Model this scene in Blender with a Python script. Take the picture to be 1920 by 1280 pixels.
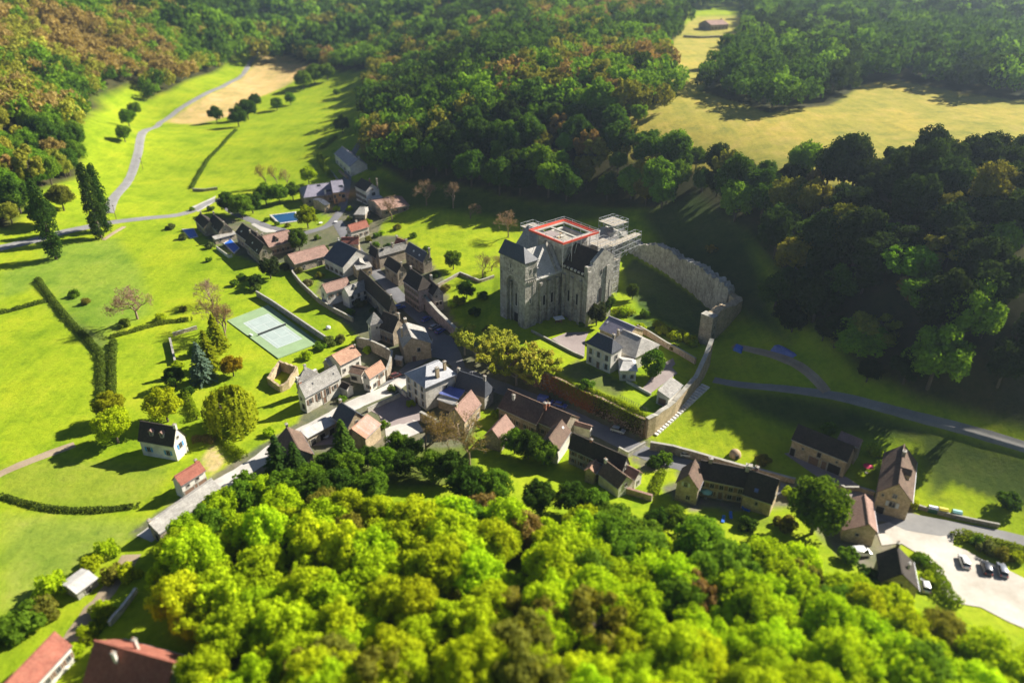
import bpy, bmesh, math, random
import numpy as np
from mathutils import Vector, geometry as mgeo

# ------------------------------------------------------------------ camera, sky, sun, exposure
for _o in list(bpy.data.objects): bpy.data.objects.remove(_o)
SC = bpy.context.scene
COL = SC.collection
FPX, PITCH, CAMH = 1350.0, math.radians(29.0), 120.0
cam_d = bpy.data.cameras.new('camera'); cam = bpy.data.objects.new('camera', cam_d); COL.objects.link(cam)
cam.location = (0, 0, CAMH); cam.rotation_euler = (math.radians(90) - PITCH, 0, 0)
cam_d.sensor_fit = 'HORIZONTAL'; cam_d.sensor_width = 36.0; cam_d.lens = 36.0 * FPX / 1920.0
cam_d.clip_start = 1.0; cam_d.clip_end = 12000
cam_d.dof.use_dof = True; cam_d.dof.focus_distance = 238.0; cam_d.dof.aperture_fstop = 0.021
SC.camera = cam
SUN_AZ, SUN_EL = math.radians(61.0), math.radians(34.5)      # azimuth clockwise from +Y
SUN = Vector((math.sin(SUN_AZ) * math.cos(SUN_EL), math.cos(SUN_AZ) * math.cos(SUN_EL), math.sin(SUN_EL)))
world = bpy.data.worlds.new('World'); SC.world = world; world.use_nodes = True
_n = world.node_tree.nodes; _sky = _n.new('ShaderNodeTexSky'); _sky.sky_type = 'NISHITA'; _sky.sun_disc = False
_sky.sun_elevation = SUN_EL; _sky.sun_rotation = SUN_AZ; _sky.air_density = 0.55; _sky.dust_density = 0.25; _sky.altitude = 400
world.node_tree.links.new(_sky.outputs[0], _n['Background'].inputs[0]); _n['Background'].inputs[1].default_value = 0.05
sun_d = bpy.data.lights.new('sun', 'SUN'); sun_d.energy = 5.0; sun_d.angle = math.radians(0.5); sun_d.color = (1.0, 0.94, 0.83)
sun_o = bpy.data.objects.new('sun', sun_d); COL.objects.link(sun_o); sun_o.rotation_euler = SUN.to_track_quat('Z', 'Y').to_euler()
SC.view_settings.view_transform = 'Standard'; SC.view_settings.look = 'None'; SC.view_settings.gamma = 1.0
SC.view_settings.use_curve_mapping = False; SC.view_settings.exposure = 1.15
SC.render.engine = 'CYCLES'
SC.cycles.use_denoising = True; SC.cycles.max_bounces = 5; SC.cycles.diffuse_bounces = 2; SC.cycles.volume_bounces = 0; SC.cycles.transmission_bounces = 4
SC.cycles.transparent_max_bounces = 8; SC.cycles.caustics_reflective = False; SC.cycles.caustics_refractive = False

# ------------------------------------------------------------------ measuring: a sight line of the photograph to a point of the place
CP, SP = math.cos(PITCH), math.sin(PITCH)
def ray(u, v):
    x, y = u - 960.0, 640.0 - v
    return np.array([x, FPX * CP + y * SP, -FPX * SP + y * CP])
def un(p, z):
    d = ray(*p); t = (z - CAMH) / d[2]
    return np.array([d[0] * t, d[1] * t, z])
ZF = {'T1': (0, 0, 3), 'T2': (640, 0, 3), 'T3': (1280, 0, 3), 'T4': (0, 400, 3), 'T5': (1280, 400, 3), 'T6': (0, 853, 3), 'T7': (640, 853, 3), 'T8': (1280, 853, 3),
      'A1': (360, 270, 16/3), 'A2': (600, 380, 16/3), 'A3': (880, 380, 16/3), 'A4': (1100, 420, 16/3), 'A5': (960, 560, 32/7), 'A6': (400, 480, 16/3), 'A7': (480, 600, 16/3), 'A8': (740, 640, 16/3),
      'B1': (980, 700, 16/3), 'B2': (1200, 760, 16/3), 'B3': (1440, 760, 16/3), 'B4': (1500, 900, 32/7), 'B5': (220, 760, 16/3), 'B6': (0, 1000, 32/7), 'B7': (560, 260, 8), 'B8': (1220, 0, 16/3)}
def zp(k, x, y):
    a, b, s = ZF[k]; return (a + x / s, b + y / s)
def zl(k, *pts): return [zp(k, *p) for p in pts]

# ------------------------------------------------------------------ terrain heights
CTRL = [(0,1270,0),(0,1000,0),(0,700,0),(0,500,0),(200,600,0),(250,900,0),(150,1150,1),(330,500,0),(430,640,0),(300,300,0),(200,330,0),(560,600,0),(400,780,0),(550,830,0),
 (400,250,1),(550,230,3),(650,170,6),(450,170,3),(540,100,8),(480,62,14),(170,220,2),(250,200,2),(330,190,3),(420,140,4),
 (70,330,8),(0,330,16),(0,200,34),(0,80,52),(120,120,40),(200,60,45),(300,100,26),(420,70,22),(100,20,66),(300,20,56),(430,25,36),(600,40,26),(700,60,28),(780,20,44),
 (690,200,8),(690,330,6),(760,370,7),(850,250,30),(780,200,24),(850,130,38),(900,60,48),(1000,150,44),(1000,300,27),(1100,250,36),(1000,390,10),(1100,390,14),(1200,300,30),(1200,400,15),
 (1300,250,40),(1500,250,42),(1700,260,44),(1850,250,47),(1650,180,45),(1300,70,53),(1500,100,52),(1700,60,56),(1880,60,58),(1100,40,56),(900,10,58),(1400,15,58),
 (1350,400,26),(1300,480,13),(1420,570,13),(1450,640,9),(1600,700,11),(1700,745,11),(1900,800,11),(1650,560,32),(1650,420,41),(1900,560,39),(1900,400,46),(1500,480,28),
 (640,320,4),(640,400,3),(560,450,1.5),(450,440,0.5),(700,500,2),(760,440,4.5),(700,400,4.5),(880,450,7),(900,520,6),(700,610,1),(760,660,0.5),(640,760,0),(820,640,.6),(880,690,.2),
 (1000,745,-.4),(1100,790,-.5),(1200,840,-.4),(1300,870,0.2),(1340,712,7),(1300,825,.8),(1450,850,2),(1450,725,8),(1560,745,10),(1550,900,2.5),(1700,970,3),(1850,1000,3.5),(1850,900,5),(1850,1090,3.5),
 (960,1270,15),(400,1270,6),(1500,1270,13),(1900,1250,7),(960,1050,8),(700,930,2),(1300,1000,3),(1600,1090,5),(960,1500,20),(1500,1500,18),(400,1500,10),(600,1050,6),
 (1000,610,5.2),(1250,580,6),(1150,690,5)]
_cp = [(un((u, v), z)[0], un((u, v), z)[1], z) for u, v, z in CTRL]
_cp += [(-900,100,45),(-900,700,80),(-700,1500,90),(0,1500,95),(700,1200,40),(900,1600,24),(1500,1500,40),(1300,900,40),(700,300,55),(600,100,35),(900,0,40),(300,0,25),(0,0,25),(-300,0,8),(-350,200,0),(-420,350,14),(300,2600,70),(1800,2600,70),(-900,2600,120),(0,-150,25)]
_cp = np.array(_cp, float)
def _phi(dx, dy): return np.sqrt(dx * dx + dy * dy + 30.0 ** 2)
_n = len(_cp); _A = np.zeros((_n + 3, _n + 3)); _A[:_n, :_n] = _phi(_cp[:, None, 0] - _cp[None, :, 0], _cp[:, None, 1] - _cp[None, :, 1])
_A[:_n, :_n] -= np.eye(_n) * 6.0
_A[:_n, _n] = 1; _A[:_n, _n+1] = _cp[:, 0] / 100; _A[:_n, _n+2] = _cp[:, 1] / 100; _A[_n:, :_n] = _A[:_n, _n:].T
_W = np.linalg.solve(_A, np.concatenate([_cp[:, 2], np.zeros(3)]))
def base_z(x, y):
    x = np.asarray(x, float); y = np.asarray(y, float); r = np.zeros(x.shape)
    for i in range(_n): r += _W[i] * _phi(x - _cp[i, 0], y - _cp[i, 1])
    return r + _W[_n] + _W[_n+1] * x / 100 + _W[_n+2] * y / 100
def inside(poly, x, y):
    r = np.zeros(np.shape(x), bool); n = len(poly)
    for i in range(n):
        x0, y0 = poly[i]; x1, y1 = poly[(i + 1) % n]
        c = ((y0 > y) != (y1 > y)) & (x < (x1 - x0) * (y - y0) / (y1 - y0 + 1e-12) + x0); r ^= c
    return r
def seg_dist(poly, x, y, closed=True):
    d = np.full(np.shape(x), 1e9); n = len(poly)
    for i in range(n if closed else n - 1):
        x0, y0 = poly[i]; x1, y1 = poly[(i + 1) % n]; dx, dy = x1 - x0, y1 - y0
        t = np.clip(((x - x0) * dx + (y - y0) * dy) / (dx * dx + dy * dy + 1e-9), 0, 1)
        d = np.minimum(d, np.hypot(x - x0 - t * dx, y - y0 - t * dy))
    return d
def sstep(t): t = np.clip(t, 0, 1); return t * t * (3 - 2 * t)
TERR_Z = 6.0
_tp = zl('A5', (-40,470),(150,600),(350,672),(590,790),(780,872),(960,955),(1150,1045),(1215,1015),(1380,905),(1560,735),(1640,620),(1690,470),(1880,215)) + zl('A4', (1400,985),(1310,930),(1220,855),(1090,735),(930,615),(820,530),(470,330),(200,200)) + zl('A3', (1000,500),(500,560),(270,700),(200,1150))
TERRACE = [tuple(un(p, TERR_Z)[:2]) for p in _tp]
def ground_z(x, y):
    x = np.asarray(x, float); y = np.asarray(y, float); b = base_z(x, y)
    m = (x > -60) & (x < 160) & (y > 120) & (y < 330)
    if np.any(m):
        sd = seg_dist(TERRACE, x, y); sd = np.where(inside(TERRACE, x, y), sd, -sd); k = sstep((sd + 0.2) / 1.4)
        b = np.where(m, b * (1 - k) + np.maximum(TERR_Z, np.minimum(b, 7.5)) * k, b)
    return b
def gz(x, y): return float(ground_z(np.array([x]), np.array([y]))[0])
_TS = np.concatenate([np.arange(60, 420, 1.0), np.arange(420, 1200, 3.0), np.arange(1200, 3600, 12.0)])
def G(p, dz=0.0):
    """the ground point seen at p of the photograph"""
    d = ray(*p); d = d / np.linalg.norm(d); P = _TS[:, None] * d[None, :]
    h = CAMH + P[:, 2] - ground_z(P[:, 0], P[:, 1]) - dz; k = np.argmax(h < 0)
    if h[k] >= 0: k = len(_TS) - 1
    a, b = _TS[max(k - 1, 0)], _TS[k]
    ts = np.linspace(a, b, 9); P = ts[:, None] * d[None, :]; h = CAMH + P[:, 2] - ground_z(P[:, 0], P[:, 1]) - dz
    j = max(1, int(np.argmax(h < 0))); f = h[j-1] / (h[j-1] - h[j] + 1e-9); t = ts[j-1] + (ts[j] - ts[j-1]) * min(max(f, 0), 1)
    return np.array([d[0] * t, d[1] * t, CAMH + d[2] * t])
def GP(pts): return [tuple(G(p)[:2]) for p in pts]

# ------------------------------------------------------------------ materials (all procedural)
MATS = {}
def _nodes(name):
    m = bpy.data.materials.new(name); m.use_nodes = True; nt = m.node_tree; MATS[name] = m
    return m, nt, nt.nodes, nt.links, nt.nodes['Principled BSDF']
def ramp(N, stops, interp='LINEAR'):
    r = N.new('ShaderNodeValToRGB'); r.color_ramp.interpolation = interp; e = r.color_ramp.elements
    while len(e) < len(stops): e.new(0.5)
    for i, (p, c) in enumerate(stops): e[i].position = p; e[i].color = (*c, 1)
    return r
def noise(N, L, vec, scale, detail=4, rough=0.6):
    t = N.new('ShaderNodeTexNoise'); t.inputs['Scale'].default_value = scale; t.inputs['Detail'].default_value = detail; t.inputs['Roughness'].default_value = rough
    if vec is not None: L.new(vec, t.inputs['Vector'])
    return t
def mixc(N, L, fac, a, b, mode='MIX'):
    m = N.new('ShaderNodeMix'); m.data_type = 'RGBA'; m.blend_type = mode
    for s, v in ((m.inputs[0], fac), (m.inputs[6], a), (m.inputs[7], b)):
        if hasattr(v, 'is_linked'): L.new(v, s)
        else: s.default_value = v if isinstance(v, (int, float)) else (*v, 1)
    return m.outputs[2]
def plain(name, c, rough=0.7, metal=0.0, var=0.15, scale=1.5):
    m, nt, N, L, B = _nodes(name); tc = N.new('ShaderNodeTexCoord')
    n = noise(N, L, tc.outputs['Object'], scale, 5); lo = tuple(x * (1 - var) for x in c); hi = tuple(min(1, x * (1 + var)) for x in c)
    r = ramp(N, [(0.3, lo), (0.7, hi)]); L.new(n.outputs['Fac'], r.inputs[0]); L.new(r.outputs[0], B.inputs['Base Color'])
    B.inputs['Roughness'].default_value = rough; B.inputs['Metallic'].default_value = metal; return m
def stone(name, cols, scale=1.1, bump=0.5, stain=(0.1, 0.09, 0.075), stain_amt=0.5, block=None):
    """rubble or ashlar: stones from a voronoi, weather stains from stretched noise"""
    m, nt, N, L, B = _nodes(name); tc = N.new('ShaderNodeTexCoord'); O = tc.outputs['Object']
    v = N.new('ShaderNodeTexVoronoi'); v.inputs['Scale'].default_value = scale * 2.2; L.new(O, v.inputs['Vector'])
    sep = N.new('ShaderNodeSeparateColor'); L.new(v.outputs['Color'], sep.inputs[0])
    r = ramp(N, [(0.0, cols[0]), (0.5, cols[1]), (1.0, cols[2])]); L.new(sep.outputs[0], r.inputs[0])
    n1 = noise(N, L, O, 0.35 * scale, 6, 0.65); r1 = ramp(N, [(0.35, (0.72, 0.7, 0.66)), (0.65, (1.15, 1.13, 1.1))]); L.new(n1.outputs['Fac'], r1.inputs[0])
    c = mixc(N, L, 1.0, r.outputs[0], r1.outputs[0], 'MULTIPLY')
    mp = N.new('ShaderNodeMapping'); mp.inputs['Scale'].default_value = (0.9, 0.9, 0.13); L.new(O, mp.inputs['Vector'])
    n2 = noise(N, L, mp.outputs[0], 0.9, 6, 0.7); r2 = ramp(N, [(0.52, (0, 0, 0)), (0.72, (1, 1, 1))]); L.new(n2.outputs['Fac'], r2.inputs[0])
    ma = N.new('ShaderNodeMath'); ma.operation = 'MULTIPLY'; L.new(r2.outputs[0], ma.inputs[0]); ma.inputs[1].default_value = stain_amt
    c = mixc(N, L, ma.outputs[0], c, stain); L.new(c, B.inputs['Base Color']); B.inputs['Roughness'].default_value = 0.92
    v2 = N.new('ShaderNodeTexVoronoi'); v2.feature = 'DISTANCE_TO_EDGE'; v2.inputs['Scale'].default_value = scale * 2.2; L.new(O, v2.inputs['Vector'])
    bp = N.new('ShaderNodeBump'); bp.inputs['Strength'].default_value = bump; bp.inputs['Distance'].default_value = 0.12
    rr = ramp(N, [(0.0, (0, 0, 0)), (0.12, (1, 1, 1))]); L.new(v2.outputs['Distance'], rr.inputs[0]); L.new(rr.outputs[0], bp.inputs['Height']); L.new(bp.outputs[0], B.inputs['Normal'])
    return m
def tiles(name, cols, row=0.42, wid=0.36, bump=0.6, moss=(0.16, 0.15, 0.09), moss_amt=0.35, rough=0.8, spec=0.3):
    """roof covering: rows of tiles or slates laid in metres over the slope (UV)"""
    m, nt, N, L, B = _nodes(name); tc = N.new('ShaderNodeTexCoord'); U = tc.outputs['UV']; O = tc.outputs['Object']
    b = N.new('ShaderNodeTexBrick'); L.new(U, b.inputs['Vector']); b.inputs['Scale'].default_value = 1.0; b.inputs['Brick Width'].default_value = wid; b.inputs['Row Height'].default_value = row
    b.inputs['Mortar Size'].default_value = 0.02; b.inputs['Bias'].default_value = 0.0
    b.inputs['Color1'].default_value = (*cols[0], 1); b.inputs['Color2'].default_value = (*cols[2], 1); b.inputs['Mortar'].default_value = (*[x * 0.5 for x in cols[0]], 1)
    n0 = noise(N, L, O, 2.6, 5, 0.7); r0 = ramp(N, [(0.3, cols[0]), (0.5, cols[1]), (0.72, cols[2])]); L.new(n0.outputs['Fac'], r0.inputs[0])
    c = mixc(N, L, 0.55, b.outputs['Color'], r0.outputs[0])
    n1 = noise(N, L, O, 0.28, 6, 0.7); r1 = ramp(N, [(0.3, (0.7, 0.7, 0.7)), (0.7, (1.2, 1.18, 1.15))]); L.new(n1.outputs['Fac'], r1.inputs[0])
    c = mixc(N, L, 1.0, c, r1.outputs[0], 'MULTIPLY')
    n2 = noise(N, L, O, 0.8, 8, 0.75); r2 = ramp(N, [(0.5, (0, 0, 0)), (0.7, (1, 1, 1))]); L.new(n2.outputs['Fac'], r2.inputs[0])
    ma = N.new('ShaderNodeMath'); ma.operation = 'MULTIPLY'; L.new(r2.outputs[0], ma.inputs[0]); ma.inputs[1].default_value = moss_amt
    c = mixc(N, L, ma.outputs[0], c, moss); L.new(c, B.inputs['Base Color']); B.inputs['Roughness'].default_value = rough; B.inputs['Specular IOR Level'].default_value = spec
    bp = N.new('ShaderNodeBump'); bp.inputs['Strength'].default_value = bump; bp.inputs['Distance'].default_value = 0.08; L.new(b.outputs['Fac'], bp.inputs['Height']); bp.invert = True
    L.new(bp.outputs[0], B.inputs['Normal']); return m
def leaf(name, attr=None, trans=0.35):
    """foliage: the tint is the tree's own colour, varied from leaf to leaf"""
    m, nt, N, L, B = _nodes(name); N.remove(B)
    if attr: a = N.new('ShaderNodeAttribute'); a.attribute_name = attr; c0 = a.outputs['Color']
    else: a = N.new('ShaderNodeObjectInfo'); c0 = a.outputs['Color']
    g = N.new('ShaderNodeNewGeometry'); r = ramp(N, [(0.0, (0.78, 0.8, 0.8)), (0.5, (1.0, 1.0, 1.0)), (1.0, (1.22, 1.15, 1.0))])
    L.new(g.outputs['Random Per Island'], r.inputs[0]); c = mixc(N, L, 1.0, c0, r.outputs[0], 'MULTIPLY')
    d = N.new('ShaderNodeBsdfDiffuse'); t = N.new('ShaderNodeBsdfTranslucent'); mx = N.new('ShaderNodeMixShader'); mx.inputs[0].default_value = trans
    ct = mixc(N, L, 1.0, c, (1.15, 1.1, 0.5), 'MULTIPLY')
    L.new(c, d.inputs[0]); L.new(ct, t.inputs[0]); L.new(d.outputs[0], mx.inputs[1]); L.new(t.outputs[0], mx.inputs[2]); L.new(mx.outputs[0], N['Material Output'].inputs[0]); return m

leaf('leaf', trans=0.42); leaf('leaf_far', 'tint')
plain('bark', (0.11, 0.085, 0.06), 0.95, var=0.4); plain('twig', (0.27, 0.19, 0.13), 0.9, var=0.3); plain('pale_bark', (0.3, 0.26, 0.2), 0.9, var=0.3)
stone('abbey_stone', ((0.3, 0.285, 0.255), (0.4, 0.38, 0.335), (0.5, 0.48, 0.425)), 0.55, 0.5, (0.1, 0.097, 0.085), 0.9)
stone('abbey_pale', ((0.55, 0.53, 0.48), (0.62, 0.6, 0.55), (0.7, 0.68, 0.62)), 0.6, 0.3, (0.3, 0.28, 0.24), 0.4)
stone('wall_stone', ((0.3, 0.25, 0.19), (0.4, 0.34, 0.26), (0.5, 0.43, 0.33)), 1.2, 0.6)
stone('wall_tan', ((0.42, 0.32, 0.2), (0.52, 0.41, 0.26), (0.6, 0.48, 0.32)), 1.2, 0.5, (0.3, 0.22, 0.14), 0.4)
stone('wall_grey', ((0.28, 0.27, 0.25), (0.37, 0.36, 0.33), (0.46, 0.44, 0.4)), 1.2, 0.5)
stone('wall_ivy', ((0.13, 0.1, 0.07), (0.24, 0.17, 0.1), (0.36, 0.28, 0.19)), 0.7, 0.8, (0.36, 0.17, 0.06), 0.7)
stone('wall_white', ((0.6, 0.57, 0.5), (0.68, 0.65, 0.58), (0.74, 0.71, 0.65)), 0.9, 0.2, (0.4, 0.36, 0.29), 0.4)
stone('wall_plaster', ((0.68, 0.65, 0.58), (0.74, 0.71, 0.64), (0.78, 0.75, 0.7)), 0.5, 0.1, (0.5, 0.46, 0.4), 0.3)
stone('wall_orange', ((0.6, 0.32, 0.13), (0.66, 0.37, 0.17), (0.72, 0.44, 0.22)), 0.6, 0.15, (0.5, 0.36, 0.25), 0.5)
stone('wall_pink', ((0.42, 0.3, 0.27), (0.5, 0.38, 0.34), (0.58, 0.47, 0.42)), 0.9, 0.3)
tiles('tile_brown', ((0.1, 0.065, 0.048), (0.17, 0.11, 0.08), (0.25, 0.165, 0.12)))
tiles('tile_dark', ((0.032, 0.027, 0.023), (0.055, 0.044, 0.036), (0.085, 0.066, 0.052)), moss=(0.09, 0.085, 0.06))
tiles('tile_pink', ((0.26, 0.15, 0.12), (0.36, 0.22, 0.175), (0.46, 0.3, 0.24)), moss_amt=0.25)
tiles('tile_red', ((0.26, 0.08, 0.055), (0.36, 0.12, 0.08), (0.46, 0.19, 0.13)), moss_amt=0.15)
tiles('tile_orange', ((0.38, 0.2, 0.13), (0.5, 0.29, 0.19), (0.6, 0.38, 0.26)), moss_amt=0.15)
tiles('lauze', ((0.3, 0.285, 0.26), (0.42, 0.4, 0.37), (0.55, 0.53, 0.49)), 0.5, 0.55, 1.0, (0.17, 0.16, 0.13), 0.5, 0.9)
tiles('slate', ((0.04, 0.045, 0.058), (0.062, 0.07, 0.088), (0.095, 0.104, 0.125)), 0.3, 0.3, 0.35, (0.1, 0.1, 0.1), 0.3, 0.5, 0.5)
tiles('lauze_pale', ((0.5, 0.485, 0.45), (0.62, 0.6, 0.56), (0.72, 0.7, 0.66)), 0.5, 0.55, 1.0, (0.3, 0.28, 0.24), 0.5, 0.9)
tiles('slate_glare', ((0.3, 0.31, 0.34), (0.38, 0.39, 0.42), (0.46, 0.47, 0.5)), 0.35, 0.35, 0.3, (0.3, 0.3, 0.31), 0.2, 0.45, 0.6)  # town hall slate: sun glare put into a paler colour
tiles('slate_lilac', ((0.22, 0.2, 0.26), (0.28, 0.26, 0.33), (0.36, 0.34, 0.4)), 0.35, 0.35, 0.3, (0.25, 0.24, 0.26), 0.2, 0.5, 0.5)
tiles('sheet_pale', ((0.5, 0.48, 0.45), (0.58, 0.56, 0.53), (0.66, 0.64, 0.61)), 3.0, 0.8, 0.2, (0.4, 0.37, 0.32), 0.3, 0.6)
tiles('sheet_rust', ((0.5, 0.46, 0.42), (0.42, 0.2, 0.12), (0.5, 0.24, 0.14)), 6.0, 0.9, 0.5, (0.45, 0.2, 0.1), 0.5, 0.6)
tiles('sheet_blue', ((0.1, 0.14, 0.42), (0.14, 0.18, 0.5), (0.2, 0.24, 0.55)), 3.0, 1.0, 0.2, (0.2, 0.22, 0.4), 0.2, 0.35)
plain('brick', (0.42, 0.17, 0.1), 0.9, var=0.3, scale=4); plain('timber', (0.16, 0.1, 0.06), 0.9, var=0.3); plain('timber_pale', (0.42, 0.3, 0.18), 0.9, var=0.25)
plain('frame_white', (0.75, 0.74, 0.7), 0.6, var=0.06); plain('shutter_brown', (0.2, 0.12, 0.075), 0.7); plain('shutter_grey', (0.5, 0.52, 0.55), 0.7); plain('shutter_blue', (0.05, 0.28, 0.62), 0.6, var=0.1)
plain('dark_gap', (0.025, 0.022, 0.02), 0.95); plain('metal', (0.55, 0.56, 0.58), 0.4, 0.8); plain('scaffold', (0.5, 0.51, 0.53), 0.45, 0.3, 0.1); plain('iron', (0.05, 0.05, 0.055), 0.6)
plain('red_board', (0.72, 0.09, 0.04), 0.6, var=0.12); plain('deck_board', (0.4, 0.35, 0.27), 0.85, var=0.2); plain('white_board', (0.78, 0.77, 0.75), 0.7, var=0.08)
plain('rubber', (0.02, 0.02, 0.02), 0.85); plain('cap_stone', (0.36, 0.34, 0.29), 0.9, var=0.25, scale=0.8); plain('step_stone', (0.7, 0.68, 0.63), 0.85, var=0.1)
plain('net', (0.05, 0.06, 0.06), 0.8); plain('line_paint', (0.6, 0.63, 0.6), 0.7, var=0.05); plain('court_green', (0.26, 0.37, 0.19), 0.9, var=0.1, scale=0.3); plain('court_grey', (0.36, 0.43, 0.4), 0.9, var=0.1, scale=0.3)
plain('pool_liner', (0.2, 0.36, 0.62), 0.5, var=0.05); plain('cover_blue', (0.02, 0.13, 0.55), 0.5, var=0.1); plain('parasol_red', (0.75, 0.03, 0.12), 0.7, var=0.1); plain('bin_green', (0.02, 0.1, 0.05), 0.5); plain('bin_yellow', (0.75, 0.6, 0.05), 0.5); plain('bin_teal', (0.3, 0.6, 0.55), 0.5)
for _nm, _c in (('glass', (0.02, 0.024, 0.03)), ('car_glass', (0.015, 0.02, 0.025))):
    m, nt, N, L, B = _nodes(_nm); B.inputs['Base Color'].default_value = (*_c, 1); B.inputs['Roughness'].default_value = 0.08
m, nt, N, L, B = _nodes('water'); B.inputs['Base Color'].default_value = (0.012, 0.07, 0.17, 1); B.inputs['Roughness'].default_value = 0.05
def carpaint(name, c):
    m, nt, N, L, B = _nodes(name); B.inputs['Base Color'].default_value = (*c, 1); B.inputs['Roughness'].default_value = 0.3; B.inputs['Coat Weight'].default_value = 0.6; B.inputs['Metallic'].default_value = 0.2
for nm, c in (('car_white', (.75, .75, .75)), ('car_blue', (.05, .1, .42)), ('car_dark', (.03, .035, .05)), ('car_silver', (.45, .47, .5)), ('car_grey', (.18, .2, .24)), ('car_wine', (.13, .04, .04))): carpaint(nm, c)
def asphalt(name, c, c2, scale=0.5, amt=1.0):
    m, nt, N, L, B = _nodes(name); tc = N.new('ShaderNodeTexCoord'); O = tc.outputs['Object']
    n = noise(N, L, O, 0.12 * scale * 2, 8, 0.7); r = ramp(N, [(0.35, c), (0.65, c2)]); L.new(n.outputs['Fac'], r.inputs[0])
    n2 = noise(N, L, O, 6, 3, 0.8); r2 = ramp(N, [(0.3, (0.8, 0.8, 0.8)), (0.7, (1.15, 1.15, 1.15))]); L.new(n2.outputs['Fac'], r2.inputs[0])
    c_ = mixc(N, L, 1.0, r.outputs[0], r2.outputs[0], 'MULTIPLY'); L.new(c_, B.inputs['Base Color']); B.inputs['Roughness'].default_value = 0.9
    bp = N.new('ShaderNodeBump'); bp.inputs['Strength'].default_value = 0.2; bp.inputs['Distance'].default_value = 0.05; L.new(n2.outputs['Fac'], bp.inputs['Height']); L.new(bp.outputs[0], B.inputs['Normal'])
asphalt('asphalt', (0.15, 0.15, 0.16), (0.21, 0.205, 0.21)); asphalt('asphalt_pale', (0.21, 0.205, 0.2), (0.29, 0.28, 0.265)); asphalt('track', (0.2, 0.19, 0.17), (0.3, 0.28, 0.25)); asphalt('gravel_white', (0.42, 0.375, 0.31), (0.62, 0.57, 0.5)); asphalt('gravel_mauve', (0.26, 0.21, 0.2), (0.34, 0.28, 0.26)); asphalt('concrete', (0.42, 0.39, 0.35), (0.58, 0.55, 0.5)); asphalt('earth', (0.3, 0.22, 0.14), (0.42, 0.33, 0.22))
# ground: cover colours per place come from the 'cover' attribute, the texture adds growth and wear
m, nt, N, L, B = _nodes('ground'); at_ = N.new('ShaderNodeAttribute'); at_.attribute_name = 'cover'; tc = N.new('ShaderNodeTexCoord'); O = tc.outputs['Object']
n1 = noise(N, L, O, 0.035, 8, 0.65); r1 = ramp(N, [(0.3, (0.62, 0.74, 0.7)), (0.5, (0.96, 0.97, 1)), (0.7, (1.2, 1.06, 1.1))]); L.new(n1.outputs['Fac'], r1.inputs[0])
n2 = noise(N, L, O, 0.7, 6, 0.75); r2 = ramp(N, [(0.28, (0.66, 0.7, 0.66)), (0.5, (1, 1, 1)), (0.75, (1.2, 1.15, 1.15))]); L.new(n2.outputs['Fac'], r2.inputs[0])
c = mixc(N, L, 1.0, at_.outputs['Color'], r1.outputs[0], 'MULTIPLY'); c = mixc(N, L, 0.8, c, r2.outputs[0], 'MULTIPLY')
mp = N.new('ShaderNodeMapping'); mp.inputs['Rotation'].default_value = (0, 0, 0.7); mp.inputs['Scale'].default_value = (0.5, 0.03, 0.1); L.new(O, mp.inputs['Vector'])
n3 = noise(N, L, mp.outputs[0], 1.0, 3, 0.5); r3 = ramp(N, [(0.35, (0.92, 0.94, 0.92)), (0.65, (1.05, 1.04, 1.03))]); L.new(n3.outputs['Fac'], r3.inputs[0]); c = mixc(N, L, 1.0, c, r3.outputs[0], 'MULTIPLY')
n4 = noise(N, L, O, 0.11, 9, 0.72); r4 = ramp(N, [(0.34, (0.68, 0.76, 0.9)), (0.5, (1, 1, 1)), (0.66, (1.16, 1.04, 1.5))]); L.new(n4.outputs['Fac'], r4.inputs[0]); c = mixc(N, L, 1.0, c, r4.outputs[0], 'MULTIPLY')
L.new(c, B.inputs['Base Color']); B.inputs['Roughness'].default_value = 1.0; B.inputs['Specular IOR Level'].default_value = 0.05
bp = N.new('ShaderNodeBump'); bp.inputs['Strength'].default_value = 0.5; bp.inputs['Distance'].default_value = 0.5; L.new(n2.outputs['Fac'], bp.inputs['Height']); L.new(bp.outputs[0], B.inputs['Normal'])

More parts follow.
